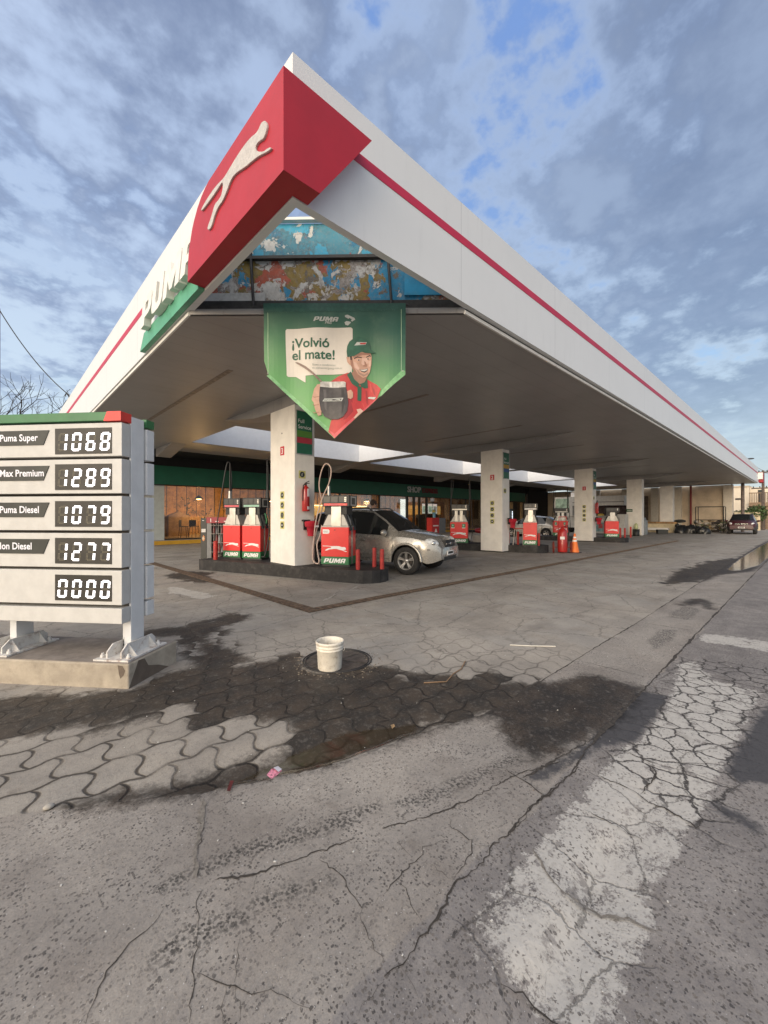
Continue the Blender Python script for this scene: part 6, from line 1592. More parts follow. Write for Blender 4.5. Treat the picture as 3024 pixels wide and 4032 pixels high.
for z in (.5, .9, 1.25, 1.55): b.box(27.9, SY + 1.2, z, 31.0, SY + 1.6, z + .04, m_frame)
b.box(27.9, SY + 1.6, .24, 31, SY + 1.65, 1.6, mat('shelf_back', (.07, .03, .02), .6)); solo(b, 'display_shelf', 'dark shelving under the glowing menu boards', 'shelf')
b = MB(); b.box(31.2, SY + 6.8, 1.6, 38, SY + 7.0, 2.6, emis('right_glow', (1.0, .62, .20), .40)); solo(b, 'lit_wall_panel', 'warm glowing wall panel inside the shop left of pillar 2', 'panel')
b = MB(); b.box(26.0, SY - .40, .22, 26.0 + 1.05, SY + .0, .25, m_frame); b.v = []; 
wk = thing('oil_display', 'small red display stand with a blue topped bottle outside the shop door', 'stand', (26.9, SY - 1.4, 0))
b = MB(); b.box(26.3, SY - 1.6, 0, 27.2, SY - 1.0, 1.32, mat('stand_red', (.50, .03, .03), .5, var=.1)); part(b, 'red_panel', wk)
b = MB(); b.box(27.21, SY - 1.58, .02, 28.1, SY - 1.0, 1.30, m_rackgrey); part(b, 'grey_cabinet', wk)
b = MB(); b.box(26.4, SY - 1.606, .6, 27.1, SY - 1.601, .70, m_wlog); b.prism([(26.6, SY - 1.602, .12), (26.95, SY - 1.602, .12), (26.82, SY - 1.602, .40), (26.72, SY - 1.602, .40)], (0, -.006, 0), m_wlog); part(b, 'print', wk)
b = MB(); b.lathe([(.13, 0), (.13, .45), (.05, .62), (.04, .75)], mat('bottle_blue', (.12, .30, .42), .3), 12, T(26.9, SY - 1.3, 1.32)); b.lathe([(.16, .45), (.10, .62), (.05, .68)], mat('cloth_yellow', (.5, .42, .1), .6), 10, T(26.85, SY - 1.3, 1.32)); solo(b, 'spray_bottle', 'blue spray bottle with a yellow cloth on the red display stand', 'bottle')
# drinks fridges at the far end
for k, x in enumerate((31.5, 33.3)):
    t = thing('drinks_fridge', ['left', 'right'][k] + ' of two upright glass drinks fridges behind the champagne hatchback', 'fridge', (x, 19.3 - .6 * k, 0), rad(-20), 'upright drinks fridges')
    b = MB(); b.box(-.5, 0, 0, .5, .7, 2.1, m_frame); lpart(b, 'cabinet', t)
    b = MB(); b.box(-.45, -.02, .2, .45, -.005, 1.95, mat('fridge_glass', (.10, .13, .14), .15, var=.5, scale=5)); lpart(b, 'glass_door', t)
    b = MB()
    for zz2 in range(12): b.box(.36, -.03, .3 + zz2 * .135, .44, -.022, .39 + zz2 * .135, emis('fridge_led', (.85, .92, 1), 1.6))
    lpart(b, 'led_strip', t)

# ================================================================== FOOD KIOSK, SHELF, CYLINDER
m_kwhite = mat('kiosk_white', (0.52, 0.51, 0.48), 0.5, var=.08, dirt=.2)
kk = thing('food_kiosk', 'white food kiosk trailer with an open serving hatch behind the farthest island', 'kiosk', (37.3, 13, 0))
b = MB(); b.box(37, 10.5, .45, 39.4, 16.2, 1.45, m_kwhite); b.box(37, 10.5, 2.35, 39.4, 16.2, 3.15, m_kwhite); b.box(37, 14.6, 1.45, 39.4, 16.2, 2.35, m_kwhite); b.box(39.3, 10.5, 1.45, 39.4, 14.6, 2.35, m_kwhite); part(b, 'body', kk)
b = MB(); b.box(36.98, 14.9, 1.75, 37.0, 16.1, 3.0, mat('kiosk_poster', (.30, .42, .33), .5, var=.4, scale=3)); b.box(36.97, 15.1, 1.8, 36.98, 15.5, 2.1, m_wlog); part(b, 'poster', kk)
b = MB(); b.box(36.6, 10.5, 1.42, 37.0, 14.6, 1.48, m_steel); part(b, 'serving_shelf', kk)
b = MB(); b.box(36.97, 10.5, 2.62, 37.0, 14.6, 2.66, m_frame); b.box(36.97, 10.5, 1.40, 36.995, 16.1, 1.415, m_frame); part(b, 'trim', kk)
b = MB(); b.box(38.8, 10.6, 1.45, 38.9, 14.5, 2.35, mat('kiosk_inside', (.05, .03, .03), .7, var=.5, scale=6)); part(b, 'inner_wall', kk)
b = MB()
for y in (11.6, 15.2): b.lathe([(.001, -.1), (.3, -.1), (.3, .1), (.001, .1)], tyre_m if False else m_black, 18, T(38.2, y, .3, 0, 0, rad(90)))
part(b, 'wheel', kk)
b = MB(); b.ball((0, 0, .1), (.25, .25, .12), mat('bread_yellow', (.55, .38, .06), .6), 10, 6, T(36.8, 12.2, 1.45)); solo(b, 'bread_basket', 'small yellow basket on the kiosk serving shelf', 'basket')
b = MB(); b.box(37.4, 14.2, 3.15, 38.0, 14.9, 3.55, m_wlog); solo(b, 'roof_box', 'white box on top of the food kiosk', 'box')
t = thing('chest_freezer', 'low teal and white chest freezer with printed front beside the kiosk', 'freezer', (34.5, 11.5, 0))
b = MB(); b.box(34.5, 10.7, .1, 35.3, 12.4, 1.05, m_kwhite); part(b, 'cabinet', t, .02); b = MB(); b.box(34.48, 10.75, .25, 34.499, 12.35, .95, mat('freezer_teal', (.20, .34, .35), .5, var=.4, scale=4)); b.box(34.47, 11.3, .5, 34.479, 11.6, .85, mat('freezer_red', (.4, .06, .06), .5, var=.5, scale=9)); part(b, 'printed_front', t)
t = thing('upright_freezer', 'white upright cabinet right of the farthest pump', 'cabinet', (33.6, 9.9, 0))
b = MB(); b.box(33.5, 9.45, .05, 34.3, 10.55, 1.6, m_kwhite); part(b, 'cabinet', t, .02); b = MB(); b.box(33.48, 10.3, .7, 33.499, 10.36, 1.0, m_steel); part(b, 'handle', t)
sf = thing('shelf_unit', 'white open metal shelf unit beside the grey gas cylinder', 'shelf', (34.8, 9.5, 0), rad(-64))
for x in (0, .82):
    for y in (0, .35): b = MB(); b.box(x, y, 0, x + .05, y + .05, 1.6, m_pwhite); lpart(b, 'upright', sf)
for z in (.35, .75, 1.12, 1.55): b = MB(); b.box(0, 0, z, .87, .4, z + .04, m_pwhite); lpart(b, 'shelf_board', sf)
b = MB(); b.box(.06, .38, .05, .82, .40, 1.5, mat('shelf_dark', (.05, .04, .045), .7)); lpart(b, 'back_panel', sf)
for k in range(10):
    b = MB(); b.lathe([(.05, 0), (.05, .17), (.02, .2)], [mat('can_a', (.12, .12, .14), .4), mat('can_b', (.25, .22, .18), .4), mat('can_c', (.12, .03, .03), .4)][k % 3], 8)
    o = solo(b, 'oil_can', 'small oil can standing on the white shelf unit', 'can', 'cans on the white shelf unit'); o.location = T(34.8, 9.5, 0, rad(-64)) @ Vector((.12 + .15 * (k % 5), .2, .79 if k < 5 else 1.16))
b = MB(); b.lathe([(.001, 0), (.20, .0), (.22, .05), (.22, .5), (.001, .5)], m_frame, 14, T(34.1, 8.9, 0)); solo(b, 'waste_bin', 'black waste bin in front of the white shelf unit', 'bin')
b = MB(); b.lathe([(.10, 0), (.14, .1), (.12, .35), (.03, .45), (.001, .45)], mat('jug_yellow', (.52, .55, .30), .5), 10, T(34.1, 8.9, .5)); solo(b, 'plastic_jug', 'pale yellow plastic jug on the black bin', 'jug')
gc = thing('gas_cylinder', 'tall grey gas cylinder standing at the end of the low wall', 'cylinder', (36.9, 9.1, 0))
m_gas = mat('gas_grey', (.20, .225, .24), .5, var=.12)
b = MB(); b.lathe([(.22, 0), (.25, .02), (.26, .1), (.26, 1.02), (.22, 1.14), (.1, 1.2), (.001, 1.2)], m_gas, 20); lpart(b, 'tank', gc); b = MB(); b.lathe([(.14, 1.17), (.14, 1.34), (.13, 1.34), (.13, 1.17)], m_gas, 16, None, False); lpart(b, 'collar', gc)
b = MB(); b.box(34.36 - .003 - .01, 9.2, 1.78, 34.36 - .003 - .004, 9.6, 1.98, mat('sign_dkgreen', (.02, .10, .03), .5)); b.box(34.342, 9.24, 1.86, 34.3455, 9.56, 1.89, m_wlog); solo(b, 'exit_plate', 'small green plate with a white line on the fourth pillar', 'sign')
# ================================================================== END WALL AND STREET BEYOND
m_plast = mat('old_plaster', (0.56, 0.46, 0.34), 0.9, var=.14, scale=.8, bump=.4, bscale=12, dirt=.30, dcol=(.22, .16, .11))
m_plast2 = mat('peeling_plaster', (0.62, 0.53, 0.36), 0.9, var=.18, scale=1.5, bump=.4, bscale=12, dirt=.8, dcol=(.20, .14, .07))
nw = thing('neighbour_wall', 'tall stained plaster wall with pilasters closing the far end of the canopy', 'wall', (51.2, 12, 0))
b = MB(); b.box(51.2, 5.2, -.1, 51.6, 24, 4.46, m_plast); part(b, 'wall_face', nw)
m_pil = mat('pilaster_cream', (0.66, 0.60, 0.50), .8, var=.06, dirt=.15)
for y in (5.2, 9.2, 11.2, 14.0, 17.0): b = MB(); b.box(50.9, y, -.1, 51.2, y + .7, 4.45, m_pil); part(b, 'pilaster', nw)
b = MB(); b.box(51.1, 12.2, 1.0, 51.2, 13.2, 3.6, mat('niche_dark', (.10, .075, .055), .8, var=.3)); b.box(51.1, 10.0, 1.0, 51.2, 11.0, 2.9, m_plast); part(b, 'niche', nw)
for y, c in ((9.9, m_pil), (8.4, mat('pipe_red', (.20, .02, .018), .5))):
    b = MB(); b.tube([(50.7, y, 0), (50.7, y, 4.46)], .09, c, 8); solo(b, 'downpipe', 'red painted downpipe on the stained end wall' if c is not m_pil else 'cream downpipe on the stained end wall', 'pipe')
lw_ = thing('low_wall', 'low peeling cream wall with a rusty coping in front of the end wall', 'wall', (43, 9.8, 0))
b = MB(); b.box(43, 8.2, -.05, 43.35, 16, .78, m_plast2); part(b, 'wall_face', lw_); b = MB(); b.box(42.9, 8.1, .78, 43.45, 16, .95, mat('coping_rust', (.34, .20, .09), .85, var=.35, scale=4)); part(b, 'coping', lw_)
b = MB(); b.prism([(43, 8.2, -.05), (43, 7.0, -.05), (43, 8.2, .78)], (.35, 0, 0), mat('buttress_grey', (.42, .38, .34), .9)); part(b, 'buttress', lw_)
b = MB()
from mathutils import noise as mnoise
for k in range(9):
    b.ball((0, 0, 0), (RND.uniform(.35, .6), RND.uniform(.3, .5), RND.uniform(.35, .62)), mat('bag_black', (.016, .017, .018), .35, bump=1.0, bscale=5), 14, 9, T(41.9 + RND.uniform(-.3, .3), 6.0 + k * .2, .12, RND.uniform(0, 3), RND.uniform(-.4, .4), RND.uniform(-.4, .4)))
for i_, p_ in enumerate(b.v):
    q_ = Vector(p_); nn = mnoise.noise(q_ * 3.1) * .22 + mnoise.noise(q_ * 7.7) * .12; cc_ = Vector((41.9, q_.y, .15)); b.v[i_] = tuple(q_ + (q_ - cc_) * nn * 1.6)
solo(b, 'rubbish_bag', 'heap of black rubbish bags at the foot of the low wall', 'bags')
b = MB(); b.box(-.35, -.25, 0, .35, .25, .35, m_frame, T(39.5, 8.45, 0, rad(-60))); b.box(-.30, -.2, .351, .30, .2, .36, mat('crate_in', (.01, .01, .01), .9), T(39.5, 8.45, 0, rad(-60))); solo(b, 'plastic_crate', 'black plastic crate on the ground in front of the low wall', 'crate', None, .02)
b = MB(); b.box(42.3, 8.6, .22, 42.8, 12.5, .42, m_wlog); b.box(42.4, 8.8, 0, 42.7, 9.0, .22, m_frame); solo(b, 'white_bench', 'low white slab bench against the low wall', 'bench')
b = MB(); b.ball((0, 0, 0), (.2, .16, .2), m_frame, 10, 7, T(42.6, 8.0, .62)); b.tube([(42.6, 8.0, .6), (42.5, 7.85, .3), (42.45, 7.8, .2)], .08, mat('boot_brown', (.06, .025, .018), .7), 8); solo(b, 'hanging_boot', 'dark boot hung at the end of the low wall', 'boot')
b = MB(); b.ball((0, 0, 0), (.3, .45, .15), m_frame, 10, 6, T(43.1, 7.9, 1.02)); solo(b, 'black_bag', 'dark bag lying on the corner of the low wall', 'bag')
cg = thing('wire_cage', 'tall dark metal frame cage full of scrap against the end wall', 'cage', (47.2, 6.3, 0))
for y in (5.4, 7.4):
    for x in (46.9, 48.1): b = MB(); b.tube([(x, y, 0), (x, y, 2.3)], .035, m_frame, 5); part(b, 'upright', cg)
b = MB()
for z in (2.3, 1.1, .15):
    b.tube([(46.9, 5.4, z), (46.9, 7.4, z), (48.1, 7.4, z), (48.1, 5.4, z), (46.9, 5.4, z)], .03, m_frame, 5)
part(b, 'rail', cg)
b = MB(); mm = [mat('scrap_a', (.25, .18, .10), .8, var=.4), mat('scrap_b', (.40, .37, .33), .8, var=.3), mat('scrap_c', (.06, .05, .045), .8), mat('scrap_d', (.14, .16, .10), .8, var=.4)]
for k in range(120):
    s = RND.uniform(.06, .2); b.box(-s, -s * RND.uniform(.3, 1), -s * .4, s, s * .7, s * .4, mm[k % 4], T(RND.uniform(47.0, 48.0), RND.uniform(5.3, 7.6), RND.uniform(.05, 1.0 if k % 3 else .5), RND.uniform(0, 3), RND.uniform(-.6, .6), RND.uniform(-.6, .6)))
solo(b, 'scrap_heap', 'heap of wood and metal scrap piled in the wire cage', 'scrap', None, 0, 'stuff')
sp_ = thing('steel_column', 'slim dark steel column under the far end of the canopy', 'column', (50.0, 4.3, 0))
b = MB(); b.tube([(50.0, 4.4, 0), (50.0, 4.4, 4.47)], .13, mat('column_brown', (.13, .10, .085), .6, var=.3), 12); part(b, 'shaft', sp_)
gw = thing('garden_wall', 'low peeling plaster wall behind the maroon car', 'wall', (56, 5, 0))
b = MB(); b.box(56, 3.6, -.1, 56.3, 6.2, 1.85, m_plast2); part(b, 'wall_face', gw)
m_leaf = mat('leaf_green', (0.050, 0.085, 0.025), .7, var=.45, scale=6)
def bush(name, label, cat, c, r, n_, m, lsz=.12):
    b = MB()
    for k in range(n_):
        d = Vector((RND.gauss(0, 1), RND.gauss(0, 1), RND.gauss(0, 1))).normalized() * (RND.random() ** .5)
        p = Vector((c[0] + d.x * r[0], c[1] + d.y * r[1], c[2] + d.z * r[2])); s = lsz * RND.uniform(.5, 1.3)
        u = Vector((RND.gauss(0, 1), RND.gauss(0, 1), RND.gauss(0, 1))).normalized() * s; q = u.cross(Vector((RND.gauss(0, 1), RND.gauss(0, 1), 1))).normalized() * s * .5
        b.poly([tuple(p - u), tuple(p + q), tuple(p + u), tuple(p - q)], m)
    return solo(b, name, label, cat)
bush('ivy', 'dark ivy along the top of the low plaster wall', 'plant', (56.1, 4.9, 1.9), (.2, 1.3, .18), 260, m_leaf, .10)
bush('shrub', 'green shrub behind the maroon car beside the balcony house', 'shrub', (56.5, 3.9, 1.75), (.8, 1.0, .85), 900, m_leaf, .14)
ph = thing('pale_house', 'pale cream two storey house end beyond the canopy', 'house', (62, 7, 0))
m_pale = mat('pale_render', (0.72, 0.63, 0.50), .85, var=.07, scale=1)
b = MB(); b.box(62, 4.9, -.1, 80, 22, 4.75, m_pale); part(b, 'wall', ph); b = MB(); b.box(61.9, 4.9, 4.75, 80, 22, 4.9, m_plast); part(b, 'parapet', ph); b = MB(); b.box(61.96, 5.6, 3.3, 62.0, 6.1, 3.5, m_dkmetal); part(b, 'wall_vent', ph)
bh = thing('balcony_house', 'brownish street house with a railed timber balcony', 'house', (63, 2, 0))
m_brown = mat('house_brown', (.26, .18, .115), .85, var=.2)
b = MB(); b.box(62.6, 3.3, -.1, 78, 4.88, 4.7, m_pale); b.box(62.4, 3.4, -.1, 62.6, 4.88, 2.9, m_brown); part(b, 'wall', bh)
b = MB(); b.box(61.0, 3.1, 2.55, 66, 4.85, 2.95, m_brown); part(b, 'balcony_floor', bh)
b = MB()
for k in range(10): b.tube([(61.05, 3.15 + k * .18, 2.95), (61.05, 3.15 + k * .18, 3.95)], .03, m_brown, 4)
for k in range(12): b.tube([(61.05 + k * .4, 3.15, 2.95), (61.05 + k * .4, 3.15, 3.95)], .03, m_brown, 4)
b.box(61.0, 3.1, 3.95, 61.1, 4.85, 4.05, m_brown); b.box(61.1, 3.1, 3.95, 66, 3.2, 4.05, m_brown); part(b, 'railing', bh)
b = MB(); b.box(62.55, 3.7, 3.0, 62.6, 4.2, 4.4, m_frame); part(b, 'window', bh); b = MB(); b.box(61.2, 3.15, -.1, 61.5, 3.45, 2.55, m_brown); part(b, 'balcony_post', bh)
# far end sign of the canopy
fs = thing('far_corner_sign', 'small red corner sign at the far end of the canopy fascia', 'sign', (52, 3.3, 4.6))
b = MB(); b.box(51.2, 3.1, 4.55, 52.6, 3.42, 5.5, m_red); part(b, 'red_box', fs, .05); b = MB(); b.box(50.95, 3.1, 4.85, 51.2, 3.42, 5.45, m_letter); part(b, 'white_panel', fs)
b = MB(); b.box(50.9, 3.42, 4.5, 51.0, 8, 5.9, m_fascia); solo(b, 'end_fascia', 'white return fascia closing the far canopy end', 'fascia')
# poles and wires
m_pole = mat('pole_wood', (.11, .085, .07), .85, var=.2)
def pole(loc, h, r, label, arms=True, group=None):
    t = thing('utility_pole', label, 'pole', loc, 0, group)
    b = MB(); b.tube([(0, 0, -.1), (0, 0, h)], [r, r * .7], m_pole, 10); lpart(b, 'shaft', t)
    if arms:
        for z, l in ((h - .25, 1.1), (h - 1.9, .9)):
            b = MB(); b.box(-.06, -l, z, .06, l, z + .12, m_pole); ca = lpart(b, 'crossarm', t)
            b = MB()
            for k in range(4): b.lathe([(.03, 0), (.05, .06), (.03, .16)], m_dkmetal, 8, T(0, -l + .15 + k * (2 * l - .3) / 3, z + .12))
            pp = bpy.data.objects.new('insulator', b.mesh('insulator')); COL.objects.link(pp); pp.parent = ca
    return t
pole((58, 3.5, 0), 6.2, .15, 'wooden utility pole with crossarms beside the balcony house')
pole((105, -2.0, 0), 8.6, .16, 'distant wooden utility pole far down the street')
def wire(a, c, sag, label, r=.012, nseg=14):
    a = Vector(a); c = Vector(c); b = MB()
    b.tube([tuple(a.lerp(c, k / nseg) - Vector((0, 0, sag * 4 * (k / nseg) * (1 - k / nseg)))) for k in range(nseg + 1)], r, m_black, 5)
    return solo(b, 'overhead_wire', label, 'wire', 'overhead wires')
for k in range(3): wire((58, 2.6 + k * .7, 6.15), (105, -2.8 + k * .7, 8.8), .5, 'thin overhead wire between the street poles', .02)
wire((58, 3.5, 6.2), (40, 3.5, 5.95), .15, 'overhead wire running to the far canopy end', .015)
lp2 = thing('street_lamp', 'dark street lamp head over the far canopy end', 'lamp', (58, 6.0, 0))
b = MB(); b.tube([(58, 6.0, 0), (58, 6.0, 7.3), (58, 4.7, 7.52)], .05, m_dkmetal, 8); part(b, 'post', lp2); b = MB(); b.ball((0, 0, 0), (.18, .35, .08), m_dkmetal, 10, 6, T(58, 4.5, 7.52)); part(b, 'lamp_head', lp2)
# left edge: bare pole, cable, leafless tree
pd_ = 14.0; rx = -0.936 * pd_
def cpt(r, d, z): return (r * SA + d * CA, -r * CA + d * SA, z)
lpx, lpy, _ = cpt(-0.9415 * 16, 16, 0)
t = thing('slim_pole', 'slim dark pole at the left edge behind the price sign', 'pole', (lpx, lpy, 0))
b = MB(); b.tube([(0, 0, 0), (0, 0, 9.6)], .05, mat('pole_navy', (.03, .03, .06), .6), 8); lpart(b, 'shaft', t)
wire((lpx - .5, lpy - .6, 10.4), (2.07, 19.0, 5.95), .45, 'single cable sagging to the left canopy fascia', .018, 24)
b = MB(); b.tube([(2.06, 19.0, 5.90), (1.98, 19.0, 6.0), (1.95, 19.05, 5.92)], .02, m_black, 5); solo(b, 'cable_hook', 'small hook holding the cable on the left fascia', 'hook')
tr = thing('bare_tree', 'leafless dark tree behind the left end of the price sign', 'tree', cpt(-0.925 * 26, 26, 0))
m_bark = mat('bark_dark', (.038, .030, .030), .95, var=.3)
tb = MB(); cb_ = MB()
def branch(p, d, L, r, lvl):
    pts = [p]; q = p; dd = d.copy()
    for k in range(3):
        dd = (dd + Vector((RND.gauss(0, .16), RND.gauss(0, .16), RND.gauss(0, .10) + .03))).normalized(); q = q + dd * (L / 3); pts.append(q)
    (tb if lvl < 2 else cb_).tube(pts, [r, r * .88, r * .76, r * .62], m_bark, 6 if lvl < 3 else 3, None, False)
    if lvl >= 6: return
    for k in range(RND.choice([2, 3, 3]) if lvl > 0 else 5):
        a = RND.uniform(.35, .75) if lvl else RND.uniform(.5, .95)
        ax = dd.cross(Vector((RND.gauss(0, 1), RND.gauss(0, 1), RND.gauss(0, 1)))).normalized()
        nd = Matrix.Rotation(a, 3, ax) @ dd
        if nd.z < -.1: nd.z = abs(nd.z)
        branch(pts[-1] if k < 2 else pts[2], nd.normalized(), L * RND.uniform(.66, .86), max(.014, r * .62), lvl + 1)
branch(Vector((0, 0, 0)), Vector((0, 0, 1)), 3.6, .22, 0)
lpart(tb, 'trunk', tr); lpart(cb_, 'crown', tr)
# ================================================================== DISTANT STREET
for k, (x, y0, y1, h, c) in enumerate(((-40, 60, 75, 6, (.35, .30, .25)), (-62, 30, 48, 5, (.40, .35, .30)), (-30, 82, 98, 7, (.30, .28, .26)))):
    b = MB(); b.box(x - 10, y0, -.1, x, y1, h, mat('far_house%d' % k, c, .9, var=.1))
    hh = thing('far_house', ['brownish', 'pale', 'grey'][k] + ' flat roofed house far across the street on the left', 'house', (x, y0, 0)); part(b, 'wall', hh)
    b = MB()
    for q in range(4): b.box(x, y0 + 1.5 + q * 3.4, 1.2, x + .05, y0 + 2.8 + q * 3.4, 2.8, m_frame)
    part(b, 'window', hh)

# ================================================================== PEOPLE
def person(label, loc, rz, joints, edges, radii, mats_, hgt=1.75):
    """one skinned body; clothing colour by height bands, hair cap as a child"""
    t = thing('person', label, 'person', loc, rz)
    me = bpy.data.meshes.new('body'); names = list(joints); idx = {k: i for i, k in enumerate(names)}
    me.from_pydata([joints[k] for k in names], [(idx[a], idx[c]) for a, c in edges], [])
    o = bpy.data.objects.new('body', me); COL.objects.link(o)
    sk_ = o.modifiers.new('skin', 'SKIN'); sk_.use_smooth_shade = True
    for k in names:
        sv = me.skin_vertices[0].data[idx[k]]; r_ = radii[k]; sv.radius = r_ if isinstance(r_, tuple) else (r_, r_); sv.use_root = (k == 'pelvis')
    ss_ = o.modifiers.new('sub', 'SUBSURF'); ss_.levels = 1; ss_.render_levels = 1
    dg = bpy.context.evaluated_depsgraph_get(); m2 = bpy.data.meshes.new_from_object(o.evaluated_get(dg))
    bpy.data.objects.remove(o); bpy.data.meshes.remove(me)
    for m in mats_['list']: m2.materials.append(m)
    for p in m2.polygons: p.material_index = mats_['pick'](p.center); p.use_smooth = True
    ob = bpy.data.objects.new('body', m2); COL.objects.link(ob); ob.parent = t
    b = MB(); hd = Vector(joints['head']); b.ball((0, 0, 0), (.098, .112, .115), mats_['hair'], 14, 9, T(hd.x, hd.y + .018, hd.z + .045)); lpart(b, 'hair', t)
    b = MB()
    for s in (-1, 1):
        e_ = MB(); e_.ball((0, 0, 0), (.014, .006, .009), m_wlog, 8, 5, T(hd.x + s * .034, hd.y - .098, hd.z + .0)); lpart(e_, 'eye', t)
        e_ = MB(); e_.ball((0, 0, 0), (.018, .014, .030), mats_['list'][0], 8, 5, T(hd.x + s * .096, hd.y, hd.z - .01)); lpart(e_, 'ear', t)
    b.ball((0, 0, 0), (.014, .02, .028), mats_['list'][0], 8, 5, T(hd.x, hd.y - .105, hd.z - .03)); lpart(b, 'nose', t); b = MB(); b.ball((0, 0, 0), (.028, .006, .007), mat('lip', (.30, .11, .09), .5), 8, 5, T(hd.x, hd.y - .098, hd.z - .075)); lpart(b, 'mouth', t)
    return t
def std(h, armr=.25, arml=.25):
    k = h / 1.75
    J = dict(pelvis=(0, 0, .95), waist=(0, .0, 1.08), chest=(0, 0, 1.30), neckb=(0, 0, 1.46), neck=(0, -.01, 1.53), head=(0, -.015, 1.64), crown=(0, -.01, 1.73),
             shl=(.19, 0, 1.43), ell=(.24, .02, 1.14), wrl=(.25, -.08, .90), hl=(.25, -.11, .80), shr=(-.19, 0, 1.43), elr=(-.24, .02, 1.14), wrr=(-.25, -.08, .90), hr=(-.25, -.11, .80),
             hipl=(.10, 0, .88), kl=(.11, -.01, .49), al=(.12, .02, .09), tl=(.13, -.14, .04), hipr=(-.10, 0, .88), kr=(-.11, -.01, .49), ar=(-.12, .02, .09), tr=(-.13, -.14, .04))
    J = {a: tuple(q * k for q in c) for a, c in J.items()}
    E = [('pelvis', 'waist'), ('waist', 'chest'), ('chest', 'neckb'), ('neckb', 'neck'), ('neck', 'head'), ('head', 'crown'), ('neckb', 'shl'), ('shl', 'ell'), ('ell', 'wrl'), ('wrl', 'hl'), ('neckb', 'shr'), ('shr', 'elr'), ('elr', 'wrr'), ('wrr', 'hr'),
         ('pelvis', 'hipl'), ('hipl', 'kl'), ('kl', 'al'), ('al', 'tl'), ('pelvis', 'hipr'), ('hipr', 'kr'), ('kr', 'ar'), ('ar', 'tr')]
    Rr = dict(pelvis=(.15, .11), waist=(.14, .10), chest=(.165, .115), neckb=(.09, .08), neck=.055, head=(.088, .10), crown=.06, shl=.065, ell=.045, wrl=.032, hl=.035, shr=.065, elr=.045, wrr=.032, hr=.035, hipl=.09, kl=.062, al=.042, tl=.04, hipr=.09, kr=.062, ar=.042, tr=.04)
    return J, E, Rr
sk1 = mat('skin_tone', (.42, .24, .16), .6); nav = mat('cloth_navy', (.03, .035, .05), .8); blk_ = mat('cloth_black', (.018, .018, .020), .8)
def picker(k, top_, leg_, skin_=0):
    def f(c):
        z = c.z / k
        if z > 1.50: return 0
        if z < .10: return 3
        if abs(c.x) / k > .2 and z < .88: return 0
        return 1 if z > .94 else 2
    return f
hair1 = mat('hair_dark', (.05, .032, .022), .7)
J, E_, R_ = std(2.0)
person('man with short brown hair standing behind the silver SUV, only his head in view', (9.08, 9.99, 0), rad(60), J, E_, R_, dict(list=[sk1, nav, blk_, blk_], pick=picker(2.0 / 1.75, 0, 0), hair=hair1))
J, E_, R_ = std(1.72)
person('attendant in dark and yellow clothes beside the stickered pump left of pillar 2', (15.75, 11.3, 0), rad(-120), J, E_, R_, dict(list=[sk1, mat('vest_yellow', (.20, .17, .03), .8, var=.6, scale=9), blk_, blk_], pick=picker(1.72 / 1.75, 0, 0), hair=blk_))
person('person in dark clothes walking far down the street beyond the maroon car', (60, 2.7, 0), rad(-90), J, E_, R_, dict(list=[sk1, blk_, blk_, blk_], pick=picker(1.72 / 1.75, 0, 0), hair=blk_))
# motorbike between the pump and pillar 2
mo = thing('motorbike', 'dark motorbike standing between the stickered pump and pillar 2', 'motorbike', (15.9, 10.5, 0), rad(-60))
for x in (-.62, .62):
    b = MB(); M = T(x, 0, .30, 0, rad(90)); b.tube([(.25 * math.cos(2 * math.pi * k / 24), .25 * math.sin(2 * math.pi * k / 24), 0) for k in range(25)], .05, m_black, 8, M, False)
    for a in range(5): b.tube([(0, 0, 0), (.22 * math.cos(a * 1.257), .22 * math.sin(a * 1.257), 0)], .014, m_steel, 5, M)
    lpart(b, 'wheel', mo)
b = MB(); b.ball((0, 0, 0), (.32, .14, .13), mat('tank_red', (.30, .02, .025), .3), 12, 8, T(.16, 0, .82)); lpart(b, 'fuel_tank', mo)
b = MB(); b.ball((0, 0, 0), (.38, .14, .07), m_black, 12, 8, T(-.35, 0, .80)); lpart(b, 'saddle', mo)
b = MB(); b.box(-.2, -.12, .28, .25, .12, .62, mat('engine', (.20, .19, .18), .4, metal=.6)); b.tube([(.1, .12, .4), (-.3, .16, .3), (-.8, .16, .4)], .04, m_steel, 8); lpart(b, 'engine', mo, .02)
b = MB(); b.tube([(.62, 0, .3), (.45, 0, .9), (.40, 0, 1.05)], .03, m_steel, 6); b.tube([(.40, -.34, 1.05), (.42, 0, 1.0), (.40, .34, 1.05)], .016, m_steel, 6); b.ball((.52, 0, .92), (.06, .09, .09), m_steel, 10, 6); lpart(b, 'fork', mo)
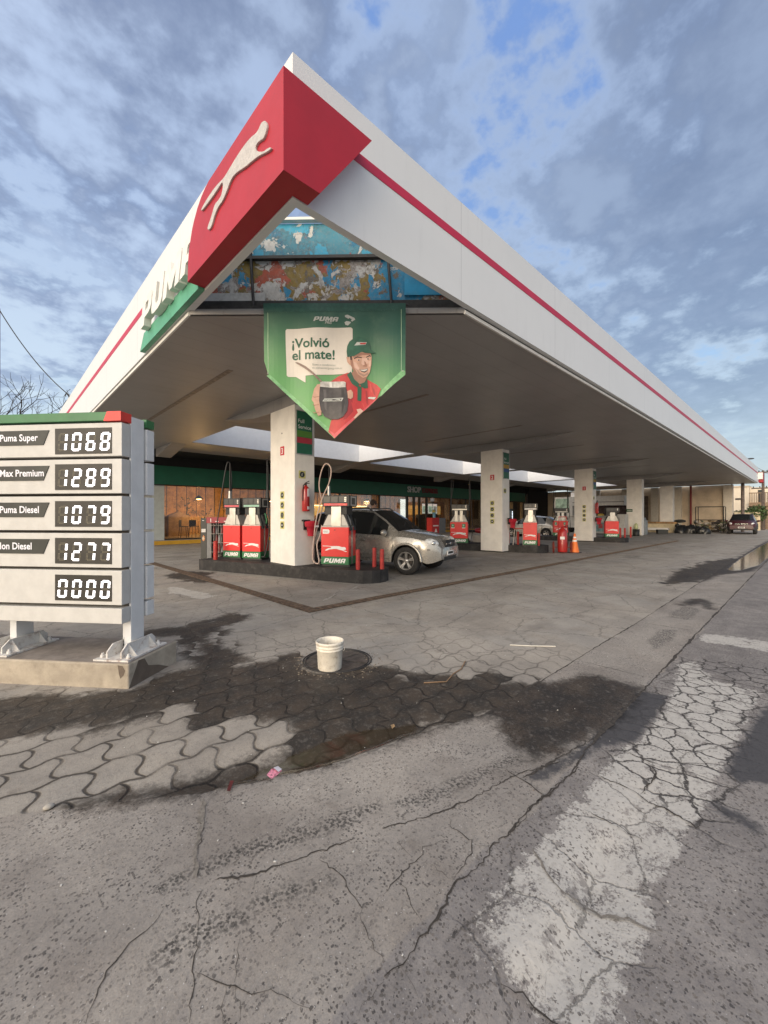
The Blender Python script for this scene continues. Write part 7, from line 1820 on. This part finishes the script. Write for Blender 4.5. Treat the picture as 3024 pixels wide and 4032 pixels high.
# ================================================================== separate pieces become parts of their own
def split_pieces(o, gap=0.02):
    me = o.data; nv = len(me.vertices); par = list(range(nv))
    def find(a):
        while par[a] != a:
            par[a] = par[par[a]]; a = par[a]
        return a
    for p in me.polygons:
        v = p.vertices; r = find(v[0])
        for k in v[1:]: par[find(k)] = r
    comp = {}
    for i in range(nv): comp.setdefault(find(i), []).append(i)
    cs = [(c, [min(me.vertices[i].co[a] for i in c) for a in range(3)], [max(me.vertices[i].co[a] for i in c) for a in range(3)]) for c in comp.values()]
    cl = [[c] for c in cs]
    def near(a, b): return all(a[1][k] - gap <= b[2][k] and b[1][k] - gap <= a[2][k] for k in range(3))
    ch = True
    while ch:
        ch = False
        for i in range(len(cl)):
            for j in range(i + 1, len(cl)):
                if any(near(a, b) for a in cl[i] for b in cl[j]):
                    cl[i] += cl[j]; del cl[j]; ch = True; break
            if ch: break
    if len(cl) < 2 or len(cl) > 12: return
    for k, group in enumerate(cl[1:] + cl[:1]):
        keep = set(i for c in group for i in c[0]); last = k == len(cl) - 1
        m2 = me.copy(); bm = bmesh.new(); bm.from_mesh(m2); bm.verts.ensure_lookup_table()
        bmesh.ops.delete(bm, geom=[v for v in bm.verts if v.index not in keep], context='VERTS'); bm.to_mesh(m2); bm.free()
        if last:
            o.data = m2
        else:
            c = o.copy(); c.data = m2; COL.objects.link(c)
SPLIT = ('sticker', 'rung', 'band', 'edge_trim', 'wooden_door', 'trim', 'wheel', 'niche', 'eyelet', 'damp_patch', 'green_cap', 'rail', 'label', 'wiper', 'skylight_lining', 'torn_sheet',
         'window_frame', 'lettering', 'edge_beam', 'roof', 'yellow_kerb', 'valve', 'low_edge', 'name_strip', 'balcony_floor', 'wall', 'body', 'lid', 'handle_frame', 'advert_print', 'print')
for o in list(COL.objects):
    if o.type == 'MESH' and o.parent and o.name.split('.')[0] in SPLIT and o.parent.name.split('.')[0] not in ('person', 'suv_car', 'hatchback_car', 'maroon_car') and len(o.data.vertices) < 4000:
        split_pieces(o)
for o in list(COL.objects):
    if o.type == 'MESH' and o.parent and o.name.split('.')[0] in ('window_glass', 'wiper', 'display', 'window', 'lamp_bulb', 'end_wall', 'menu_frame'):
        split_pieces(o, 0.006)
